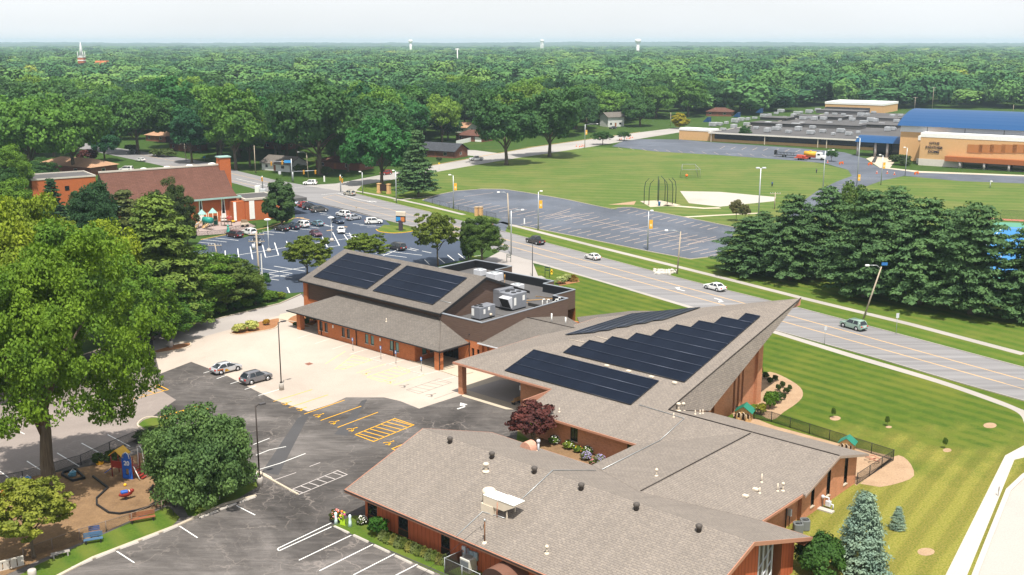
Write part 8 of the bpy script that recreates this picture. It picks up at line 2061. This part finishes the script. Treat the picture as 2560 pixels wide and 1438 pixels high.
reg('yew', 3.0, 2.6, broad_crown('crown', 73, 2.6, .05, 3.0, 120, 120, .20, M['needle'], 6, .22, .6, .5, 1, -.3), trunk_mesh('trunk', 73, .3, .12, 2, 4, 1.5))
reg('grassclump', .9, .7, leaf_mesh('crown', *(lambda rs: (lambda a, q: (np.stack([np.cos(a) * q * .55, np.sin(a) * q * .55, .35 + .3 * (1 - q)], 1), np.stack([np.cos(a) * .9 + rs.randn(240) * .3, np.sin(a) * .9 + rs.randn(240) * .3, .5 + 0 * a], 1), .24 + .1 * rs.rand(240)))(rs.rand(240) * 6.283, rs.rand(240)))(np.random.RandomState(5)), M['leaf'], np.random.RandomState(6), 3.0), trunk_mesh('trunk', 74, .1, .04, .2, 0, .2))
tree_n = 0
def plant(key, loc, h, r, col, name, label, cat, group=None, rz=None, zt_=0):
 H_, Rr, cm, tm = PR[key]
 rz = RS.rand() * 6.283 if rz is None else rz
 t = thing(name, label, cat, loc, rz, group, (r / Rr, r / Rr, h / H_))
 a = bpy.data.objects.new('trunk', tm); C.objects.link(a); a.parent = t
 b = bpy.data.objects.new('crown', cm); C.objects.link(b); b.parent = t
 v = .9 + .2 * RS.rand()
 b.color = (col[0] * v, col[1] * v, col[2] * v, 1)
 return t
def tree(key, base, top, hw, col, label, name='broadleaf_tree', cat='tree', group=None, lift=0.0):
 g = P(*base); h = topz(g, top); r = hw / ppm(Vector((g.x, g.y, h * .5)))
 return plant(key, (g.x, g.y, lift), h, r, col, name, label, cat, group)
DK, MD, BR, YG, LM = (.020, .058, .024), (.034, .092, .026), (.078, .160, .018), (.125, .185, .016), (.15, .21, .016)
PN = (.050, .108, .046)
tree('maple', (125, 1225), 560, 226, (.084, .155, .014), 'huge broadleaf tree with thick trunk standing in the wood chip playground')
tree('airy', (85, 1395), 1195, 115, (.15, .18, .03), 'small yellow green feathery tree at the lower left corner', 'small_tree')
tree('bush', (506, 1240), 1040, 138, (.066, .125, .046), 'large round dark green shrub between playground and lamp post', 'large_shrub', 'shrub')
tree('maroon', (1333, 1108), 1003, 66, (.075, .024, .026), 'maroon leaved small tree in the courtyard corner', 'maroon_tree')
wl_ = 'trees in the strip along the church drive'
for k, b, tp, hw, c, l in (('near0', (20, 985), 520, 150, LM, 'bright yellow green tree at the left edge above the big playground tree'), ('near1', (180, 950), 548, 140, BR, 'bright green tree rising behind the huge playground tree'), ('near2', (330, 890), 655, 100, BR, 'bright green tree overhanging the left end of the drive'),
  ('yellowpine', (408, 815), 490, 125, (.078, .130, .024), 'tall olive yellow pine in the strip beside the sealed car park'), ('near1', (290, 850), 545, 100, LM, 'yellow green tree between the olive pine and the left edge'), ('near2', (490, 790), 632, 92, BR, 'bright leafy tree below the olive pine beside the drive'),
  ('near0', (565, 772), 655, 72, (.07, .12, .025), 'low leafy tree at the kerb in the middle of the strip'), ('near2', (618, 752), 690, 48, (.08, .13, .025), 'low leafy tree at the right end of the strip'), ('near0', (110, 900), 500, 125, YG, 'tall yellow green tree near the left edge of the strip'), ('near1', (-60, 960), 560, 140, BR, 'green tree cut by the left edge of the picture'),
  ('near1', (440, 815), 700, 90, (.06, .135, .02), 'dark leafy tree low beside the left lamp post'), ('near0', (520, 750), 640, 70, (.065, .145, .02), 'mid green tree behind the low kerbside trees'), ('near2', (380, 850), 740, 80, (.05, .12, .02), 'dark green tree in shade at the drive kerb'), ('near1', (560, 735), 668, 60, (.06, .135, .02), 'small mid green tree behind the strip near the utility pole')):
 tree(k, b, tp, hw * (1.2 if b[0] > 350 else 1.0), c, l, 'pine_tree' if 'pine' in k else 'broadleaf_tree', 'tree', wl_)
for k, b, tp, hw, c, l in (('near1', (245, 650), 452, 72, DK, 'dark green tree in front of the left end of the brown roof'), ('conifer', (320, 640), 475, 70, (.06, .085, .03), 'olive tree in front of the brown roof'), ('near2', (440, 620), 456, 50, (.04, .068, .02), 'dark olive tree in front of the middle of the brown roof'), ('conifer', (138, 580), 446, 42, DK, 'pointed dark conifer in front of the orange brick block'),
  ('near0', (40, 640), 455, 85, BR, 'green tree at the left edge below the bungalow'), ('near1', (30, 520), 360, 65, BR, 'bright tree at the left edge beside the bungalow'), ('near2', (-10, 560), 410, 80, MD, 'mid green tree cut by the left edge beside the brick block'), ('near0', (370, 640), 500, 75, (.075, .10, .03), 'light olive tree before the steep brown roof'), ('near2', (200, 660), 560, 70, LM, 'bright low tree below the brick block'), ('near1', (90, 620), 540, 60, MD, 'mid green tree below the pointed conifer'),
  ('near2', (100, 470), 400, 40, MD, 'small green tree left of the tan bungalow roof'), ('near1', (470, 615), 545, 26, DK, 'dark tree left of the play towers')):
 tree(k, b, tp, hw, c, l, 'conifer_tree' if k == 'conifer' else 'broadleaf_tree', 'tree', 'trees around the brick church')
tree('oval', (704, 568), 446, 42, (.03, .066, .022), 'dense dark oval tree beside the brick church block', 'oval_tree')
tree('airy', (768, 700), 588, 62, (.085, .125, .02), 'airy green tree behind the left end of the hall roof', 'small_tree', 'tree', 'trees behind the hall')
tree('airy', (912, 660), 583, 56, (.085, .13, .02), 'airy tree peeking over the hall ridge beside the black minivan', 'small_tree', 'tree', 'trees behind the hall')
tree('airy', (1095, 665), 528, 60, (.085, .12, .022), 'light olive airy tree left of the darker round tree behind the hall', 'small_tree', 'tree', 'trees behind the hall')
tree('oval', (1172, 655), 542, 26, (.045, .085, .022), 'narrow dark tree between the airy tree and the round tree behind the hall', 'small_tree', 'tree', 'trees behind the hall')
tree('near1', (1205, 657), 540, 50, (.05, .095, .022), 'round dark green tree beside the frame sign', 'small_tree', 'tree', 'trees behind the hall')
gX_ = 'large trees around the crossroads'
for k, b, tp, hw, c, l in (('broad0', (955, 465), 298, 78, MD, 'broad tree standing behind the brick sign at the crossroads'), ('broad1', (1266, 412), 245, 84, (.04, .075, .024), 'left of the two large trees on the sports field edge'), ('broad2', (1374, 392), 225, 82, (.042, .078, .024), 'right of the two large trees on the sports field edge'), ('broad3', (800, 438), 200, 112, (.042, .078, .022), 'huge spreading tree beyond the crossroads'), ('broad1', (590, 425), 243, 76, (.075, .12, .022), 'bright green tree left of the crossroads'), ('broad0', (345, 384), 232, 75, (.055, .10, .022), 'tall tree beside the far left road end'), ('broad2', (262, 404), 312, 40, DK, 'dark round tree right of the tan bungalow'), ('broad0', (80, 448), 245, 95, (.085, .135, .022), 'bright broad tree at the left behind the bungalow'), ('broad3', (185, 436), 235, 85, (.075, .125, .022), 'bright tree right of another bright tree behind the bungalow'), ('broad2', (-20, 440), 240, 80, (.08, .13, .022), 'bright tree cut by the left edge behind the bungalow'),
  ('broad1', (480, 408), 285, 52, DK, 'dark tree beside the road pole at left'), ('broad2', (870, 430), 300, 62, (.055, .095, .022), 'mid tree right of the huge spreading tree'), ('broad0', (1120, 350), 285, 38, DK, 'small dark tree beside the white garden fence'), ('broad3', (920, 395), 210, 80, DK, 'dark tree behind the crossroads trees'), ('broad1', (430, 372), 215, 70, MD, 'tall tree behind the brick house at left'), ('broad2', (690, 402), 250, 60, MD, 'tree behind the traffic signal'), ('broad3', (1010, 372), 235, 66, MD, 'tree behind the dark roofed house')):
 tree(k, b, tp, hw, (c[0] * .85, c[1] * 1.25, c[2] * 1.35), l, 'broadleaf_tree', 'tree', gX_)
for b, tp, hw, c in (((30, 400), 262, 62, (.06, .13, .024)), ((135, 392), 255, 60, BR), ((240, 380), 262, 55, MD), ((300, 350), 235, 55, (.03, .09, .034)), ((545, 396), 280, 52, (.03, .09, .034)), ((500, 380), 262, 55, MD), ((625, 418), 285, 46, (.05, .12, .028)), ((745, 414), 268, 52, (.03, .085, .034)), ((860, 420), 262, 62, (.034, .095, .03)), ((700, 384), 235, 60, MD), ((980, 380), 262, 50, (.03, .085, .03)), ((1180, 318), 235, 56, MD), ((1440, 322), 222, 62, (.032, .09, .034)), ((1560, 300), 205, 55, MD), ((1640, 296), 215, 50, (.06, .14, .03)), ((1720, 292), 200, 52, (.055, .13, .03)), ((1600, 316), 246, 44, MD), ((1245, 330), 245, 56, (.03, .088, .034)), ((1405, 340), 238, 60, (.034, .095, .03)), ((1790, 284), 205, 46, (.03, .085, .034)), ((1850, 280), 205, 46, MD), ((1465, 330), 262, 34, (.03, .085, .03))):
 tree('broad%d' % (b[0] % 4), b, tp, hw, c, 'full green tree in the belt of trees along the far side of the roads', 'broadleaf_tree', 'tree', 'belt of trees beyond the roads')
tree('conifer', (1046, 492), 325, 50, PN, 'tall dark conifer on the grass beside the brick sign', 'conifer_tree')
tree('conifer', (1020, 474), 380, 34, PN, 'smaller dark conifer tucked behind the tall one at the crossroads', 'conifer_tree')
for b, tp, hw, l in (((1507, 362), 327, 25, 'small round tree at the school drive entrance, nearer one'), ((1561, 352), 328, 18, 'small round tree at the school drive entrance, farther one'), ((1860, 356), 313, 16, 'small tree against the school window band'), ((2078, 404), 372, 15, 'small tree beside the white cab truck'), ((1840, 553), 497, 18, 'thin brownish tree on the path beside the floodlight pole'), ((1862, 553), 510, 14, 'thin green tree beside the brownish one at the path')):
 tree('airy', b, tp, hw, (.12, .12, .06) if 'brownish' in l else MD, l, 'small_tree', 'tree', 'small trees around the school')
tree('oval', (1698, 322), 281, 22, (.22, .20, .012), 'bright yellow tree at the left end of the school', 'yellow_tree')
gP = 'pines beyond the main road'
for i, (b, tp, hw, l) in enumerate((((1876, 682), 545, 105, 'leftmost low branching pine beside the school car park'), ((1975, 700), 488, 95, 'second pine from the left in the row beyond the road'), ((2060, 690), 470, 92, 'pine behind the gap between the second and third front pines'), ((2160, 742), 478, 120, 'tall full pine in the middle of the row behind the leaning pole'), ((2300, 760), 498, 130, 'broad pine right of the leaning pole'), ((2425, 785), 512, 125, 'broad pine near the right end of the row'), ((2560, 800), 560, 110, 'pine cut by the right edge of the picture'), ((2230, 660), 468, 95, 'rear pine rising above the middle of the row'), ((1905, 640), 530, 60, 'slim rear pine behind the leftmost pine'), ((2390, 690), 520, 90, 'rear pine near the tennis courts'), ((2650, 800), 600, 110, 'pine beyond the right edge of the picture'))):
 tree('pine%d' % (i % 3), b, tp, hw, tuple(x * (.9 + .25 * ((i * 7) % 5) / 5) for x in PN), l, 'pine_tree', 'tree', gP)
tree('broad1', (2130, 640), 478, 55, (.06, .11, .025), 'bright green broadleaf tree poking out above the pines', 'broadleaf_tree')
tree('spruce', (2150, 1424), 1236, 76, (.155, .235, .215), 'large silvery blue spruce on the lawn', 'blue_spruce')
tree('spruce', (2178, 1416), 1285, 34, (.155, .235, .215), 'narrow blue spruce leaning out behind the large one', 'blue_spruce')
tree('spruce', (2243, 1323), 1268, 23, (.155, .235, .215), 'small blue spruce on the lawn', 'blue_spruce')
tree('yew', (2048, 1432), 1345, 66, (.028, .075, .014), 'dark green spreading yew bush at the siding gable', 'yew_bush', 'shrub')
def shrub(px, hw, h, col, label, group=None, key='shrub', name='shrub', cat='shrub'):
 g = P(*px); r = hw / ppm(g); return plant(key, (g.x, g.y, 0), h, r, col, name, label, cat, group)
gB = 'small clipped shrubs in the curved bed'
for (x, y, w) in ((1258, 905, 9), (1345, 930, 7), (1300, 955, 8), (1380, 1025, 7), (1425, 995, 7), (1455, 1058, 8), (1497, 1032, 6), (1215, 855, 4), (1440, 1120, 5)): shrub(r2(x, y), w, .95, (.03, .055, .012), 'small dark clipped shrub in the curved bed by the sanctuary', gB)
shrub(r2(1300, 1205), 19, 2.4, (.06, .13, .012), 'bright green round shrub at the fence corner by the sanctuary')
shrub(r2(1370, 1150), 14, 1.6, (.05, .09, .03), 'dull green spreading shrub at the edge of the curved bed')
shrub(r2(1210, 1265), 13, 1.5, (.16, .17, .02), 'yellow green shrub beside the green roofed playhouse')
for (x, y, w, h_) in ((105, 705, 6, .8), (250, 680, 8, 1.2), (320, 640, 12, 1.8), (375, 640, 10, 1.6)): shrub(r5(x, y), w, h_, (.035, .075, .015), 'dark green shrub in the curved bed behind the left hall pier', 'shrubs behind the hall pier')
shrub((597, 831), 18, 1.5, (.36, .38, .13), 'pale yellow green shrub at the left end of the island bed')
shrub((631, 825), 18, 1.7, (.36, .39, .14), 'pale yellow green shrub in the middle of the island bed')
shrub((665, 813), 9, 1.1, (.32, .19, .02), 'small golden orange shrub at the right end of the island bed')
shrub((1400, 710), 14, 1.6, (.28, .33, .16), 'pale variegated shrub in the bed by the entry lawn, left one')
shrub((1415, 703), 13, 1.5, (.26, .31, .14), 'pale variegated shrub in the bed by the entry lawn, right one')
shrub((1433, 703), 14, 1.2, (.16, .10, .02), 'rusty ornamental grass beside the pale shrubs', None, 'grassclump', 'ornamental_grass', 'plant')
shrub((943, 1338), 25, 2.0, (.03, .10, .012), 'deep green round shrub against the red siding')
for i in range(13):
 t_ = i / 12; shrub((958 + 155 * t_, 1349 + 62 * t_ + (i % 2) * 3), 15, .95, ((.10, .13, .05), (.085, .12, .03), (.13, .14, .04))[i % 3], 'tuft of striped ornamental grass along the red siding', 'grass tufts along the siding', 'grassclump', 'ornamental_grass', 'plant')
def flowers(px, hw, h_, leafc, petals, n, label, name='flowering_plant'):
 g = P(*px); r = hw / ppm(g); t = plant('shrub', (g.x, g.y, 0), h_, r, leafc, name, label, 'plant', None, 0)
 rs = np.random.RandomState(int(px[0])); sc_ = (.75 / r, .75 / r, 1.2 / h_)
 for ci, pc_ in enumerate(petals):
  m = MB()
  for k in range(n):
   d = sph(rs, 1)[0]; d[2] = abs(d[2]); p = Vector((d[0] * r * .95, d[1] * r * .95, h_ * (.35 + .68 * d[2])))
   e_ = .05 + .03 * rs.rand()
   q_s = [(p[0] + e_ * math.cos(a), p[1] + e_ * math.sin(a), p[2]) for a in (0, 1.26, 2.5, 3.77, 5.0)]
   m.add([(v[0] * sc_[0], v[1] * sc_[1], v[2] * sc_[2]) for v in q_s] + [(p[0] * sc_[0], p[1] * sc_[1], (p[2] + .05) * sc_[2])], [[0, 1, 5], [1, 2, 5], [2, 3, 5], [3, 4, 5], [4, 0, 5]])
  obj('blossom', m, flat('petal_%d%d%d' % tuple(int(x * 99) for x in pc_), pc_, .7), t)
 return t
W_, PK, OR_C, LV = (.8, .78, .72), (.6, .22, .26), (.7, .14, .02), (.36, .30, .55)
flowers((842, 1305), 16, 1.3, (.05, .07, .02), [(.72, .45, .45), PK, OR_C], 26, 'tub of pink and red flowers at the end of the verge by the siding wing')
flowers((906, 1311), 14, .9, (.06, .09, .03), [W_], 60, 'white flowering plant against the red siding')
flowers((1388, 1110), 15, 1.0, (.07, .13, .02), [W_], 46, 'tall white flowers beside the maroon tree in the courtyard')
flowers((1425, 1122), 16, 1.0, (.12, .17, .02), [W_], 30, 'bright green plants with white flowers in the courtyard middle')
flowers((1446, 1131), 12, .8, (.08, .14, .02), [(.7, .3, .03), (.7, .55, .05)], 20, 'plants with orange and yellow flowers in the courtyard')
flowers((1470, 1137), 14, 1.0, (.08, .13, .02), [W_], 32, 'white flowers near the courtyard window')
flowers((1466, 1150), 14, 1.0, (.12, .14, .07), [LV], 90, 'left lavender clump in the courtyard corner')
flowers((1500, 1158), 15, 1.0, (.12, .14, .07), [LV], 90, 'right lavender clump in the courtyard corner')
flowers((1482, 1162), 9, .6, (.06, .10, .02), [PK], 24, 'low pink flowers between the lavender clumps')
for i, (p, hw, h_) in enumerate((((395, 391), 22, 3.2), ((420, 392), 24, 3.4), ((330, 378), 18, 3.0), ((736, 428), 20, 3), ((752, 432), 16, 3), ((817, 437), 18, 3), ((1098, 402), 8, 1.5), ((2250, 412), 22, 4.2), ((2232, 405), 12, 3.0), ((2265, 415), 12, 2.6))): shrub(p, hw, h_, (.05, .08, .02) if i < 6 else (.035, .06, .02), ('round bush on the far verge near the brick house' if i < 3 else 'dark round bush beyond the crossroads' if i < 6 else 'small shrub at the white porch house' if i == 6 else 'dark shrub at the gymnasium corner'), 'bushes across the roads')
shrub((216, 404), 24, 5, (.07, .02, .02), 'dark red leaved bush behind the tan bungalow')
for i, (x, hw, h_, c) in enumerate(((672, 22, 2.0, BR), (700, 14, 1.4, YG), (640, 20, 2.0, MD), (610, 20, 1.8, BR), (585, 18, 1.6, MD), (550, 20, 1.8, BR), (515, 22, 1.9, MD), (475, 22, 2.0, BR), (440, 22, 2.2, MD), (405, 22, 2.0, MD))): shrub((x, 836 - (x - 380) * .254 - 8), hw, h_, c, 'leafy undergrowth shrub along the drive kerb', 'undergrowth along the drive')
shrub((665, 715), 14, 2.6, MD, 'small bush at the edge of the sealed car park beside the utility pole')
for px, hw in (((370, 1098), 38), ((285, 1152), 22), ((250, 1158), 18), ((410, 1090), 30)): shrub(px, hw, 1.2, (.035, .06, .018), 'low dark hedge shrub along the rear playground fence', 'hedge shrubs at the playground')
for px in ((1470 + 612, 1041), (2366, 1112), (2222, 1062)): pass
for i, px in enumerate(((2082, 1045), (2362, 1122), (2218, 1066))):
 t = plant('airy', P(*px), 1.4, .3, (.07, .13, .02), 'sapling', 'thin young sapling in a round tan patch on the lawn', 'tree', 'saplings on the lawn')
front = [(-600, 470), (-100, 440), (0, 420), (90, 400), (200, 350), (300, 360), (500, 395), (620, 424), (700, 428), (800, 434), (900, 434), (950, 412), (1060, 378), (1160, 338), (1260, 345), (1330, 345), (1480, 325), (1600, 300), (1700, 295), (1800, 292), (1960, 281), (2060, 269), (2250, 272), (2560, 275), (3200, 284)]
fx, fy = [a for a, b in front], [b for a, b in front]
def to_px(x, y):
 d = y * cp + CAM_H * sp; u = -CAM_H * cp + y * sp
 return 1280 + FOC * x / d, 719 - FOC * u / d
keep_out = [(P(*p).xy, r) for p, r in (((1050, 391), 17), ((1140, 352), 16), ((1520, 318), 17), ((425, 375), 14), ((365, 352), 14), ((660, 372), 12), ((1118, 330), 12), ((1765, 290), 18), ((1160, 372), 18), ((1240, 380), 14), ((320, 380), 26), ((250, 366), 24), ((200, 360), 20), ((655, 425), 12), ((790, 420), 14), ((1690, 316), 20), ((1640, 322), 16), ((1720, 310), 18))]
manual = [o.location.xy.copy() for o in C.objects if o.get('category') == 'tree']
pts = []
y = 330.0
while y < 6800:
 s = 20.5 + max(0, y - 600) * .0075
 half = y * .52 + 40
 x = -half
 while x < half:
  X, Y = x + (RS.rand() - .5) * s * .85, y + (RS.rand() - .5) * s * .85
  x += s
  px, py = to_px(X, Y)
  if py > np.interp(px, fx, fy): continue
  v = Vector((X, Y))
  if Y < 900:
   if any((v - k).length < r for k, r in keep_out): continue
   if any((v - k).length < 8.5 for k in manual): continue
  pts.append((X, Y, s))
 y += s * .92
pts.sort(key=lambda p: p[1] + abs(p[0]) * .25)
NIND = 228
cols = [(.026, .080, .036), (.036, .108, .040), (.052, .136, .038), (.030, .090, .046), (.080, .172, .034), (.042, .105, .036), (.110, .20, .034)]
for X, Y, s in pts[:NIND]:
 i = RS.randint(4); c = cols[RS.randint(7) if Y > 360 else RS.randint(6)]
 h = 17 + 9 * RS.rand() ** 1.3; r = 8.5 + 5.5 * RS.rand()
 plant('broad%d' % i, (X, Y, 0), h, r, c, 'broadleaf_tree', 'dense green tree in the town forest beyond the roads', 'tree', 'trees of the town forest')
lib = bpy.data.collections.new('forest_kinds')
for i in range(5):
 kind_leaf = 1.25
 me = broad_crown('forest_crown', 90 + i, 8.5, .5, (17, 19, 15, 18, 21)[i], 20, 100, 1.1, M['far_leaf'], 3, .46, .35, .5)
 lib.objects.link(bpy.data.objects.new('forest_crown', me))
rest = pts[NIND:]
me = bpy.data.meshes.new('distant_forest'); me.from_pydata([(X, Y, 0) for X, Y, s in rest], [], [])
at_ = me.attributes.new('size', 'FLOAT_VECTOR', 'POINT')
sz_ = np.array([[(s / 14.0) ** .95 * (.75 + .85 * RS.rand() ** 1.5)] * 2 + [(.8 + .75 * RS.rand() ** 1.6)] for X, Y, s in rest])
at_.data.foreach_set('vector', sz_.astype(np.float32).ravel())
fo = bpy.data.objects.new('distant_forest', me); C.objects.link(fo)
tag(fo, 'dense green forest canopy covering the town to the horizon', 'forest', None, 'stuff')
gn = bpy.data.node_groups.new('forest_scatter', 'GeometryNodeTree')
gn.interface.new_socket('Geometry', in_out='INPUT', socket_type='NodeSocketGeometry'); gn.interface.new_socket('Geometry', in_out='OUTPUT', socket_type='NodeSocketGeometry')
gi, go = gn.nodes.new('NodeGroupInput'), gn.nodes.new('NodeGroupOutput')
ip = gn.nodes.new('GeometryNodeInstanceOnPoints'); ci = gn.nodes.new('GeometryNodeCollectionInfo'); ci.inputs['Collection'].default_value = lib; ci.inputs['Separate Children'].default_value = True; ci.inputs['Reset Children'].default_value = True
na = gn.nodes.new('GeometryNodeInputNamedAttribute'); na.data_type = 'FLOAT_VECTOR'; na.inputs['Name'].default_value = 'size'
rr_ = gn.nodes.new('FunctionNodeRandomValue'); rr_.data_type = 'FLOAT_VECTOR'; rr_.inputs['Max'].default_value = (0, 0, 6.283)
gn.links.new(gi.outputs[0], ip.inputs['Points']); gn.links.new(ci.outputs[0], ip.inputs['Instance']); ip.inputs['Pick Instance'].default_value = True
gn.links.new(na.outputs['Attribute'], ip.inputs['Scale']); gn.links.new(rr_.outputs['Value'], ip.inputs['Rotation']); gn.links.new(ip.outputs[0], go.inputs[0])
fo.modifiers.new('scatter', 'NODES').node_group = gn
hillm = grass_mat('far_wood', (.03, .055, .02), (.05, .08, .025), (.07, .09, .03))
for k, (dist, hh) in enumerate(((7200, 20), (8600, 30), (10200, 42), (11600, 52))):
 xs = np.arange(-dist * .62, dist * .62, 30.0)
 z = hh * (.62 + .25 * np.interp(xs, np.linspace(xs[0], xs[-1], 14), RS.rand(14)) + .13 * np.interp(xs, np.linspace(xs[0], xs[-1], 120), RS.rand(120))) + RS.rand(len(xs)) * 4.5
 m = MB(); n_ = len(xs)
 m.add([(x, dist, 0) for x in xs] + [(x, dist + 60, z_) for x, z_ in zip(xs, z)] + [(x, dist + 900, 0) for x in xs], [[i, i + 1, n_ + i + 1, n_ + i] for i in range(n_ - 1)] + [[n_ + i, n_ + i + 1, 2 * n_ + i + 1, 2 * n_ + i] for i in range(n_ - 1)])
 struct('hills', m, hillm)
# ================================================================== AIR
hz_m = bpy.data.materials.new('haze'); hz_m.use_nodes = True
hn = hz_m.node_tree; hn.nodes.clear()
out = hn.nodes.new('ShaderNodeOutputMaterial'); vol = hn.nodes.new('ShaderNodeVolumePrincipled')
vol.inputs['Color'].default_value = (.66, .82, 1.0, 1); vol.inputs['Density'].default_value = 0.0001; vol.inputs['Anisotropy'].default_value = 0.2
hn.links.new(vol.outputs[0], out.inputs['Volume'])
m = MB(); m.box(-9500, 9500, -70, 13200, -1.0, 78.0)
tag(obj('haze', m, hz_m), kind='stuff')
ground.scale = (9300 / 16000, 1, 1)
for v in ground.data.vertices: v.co.y = min(13000, max(-60, v.co.y))
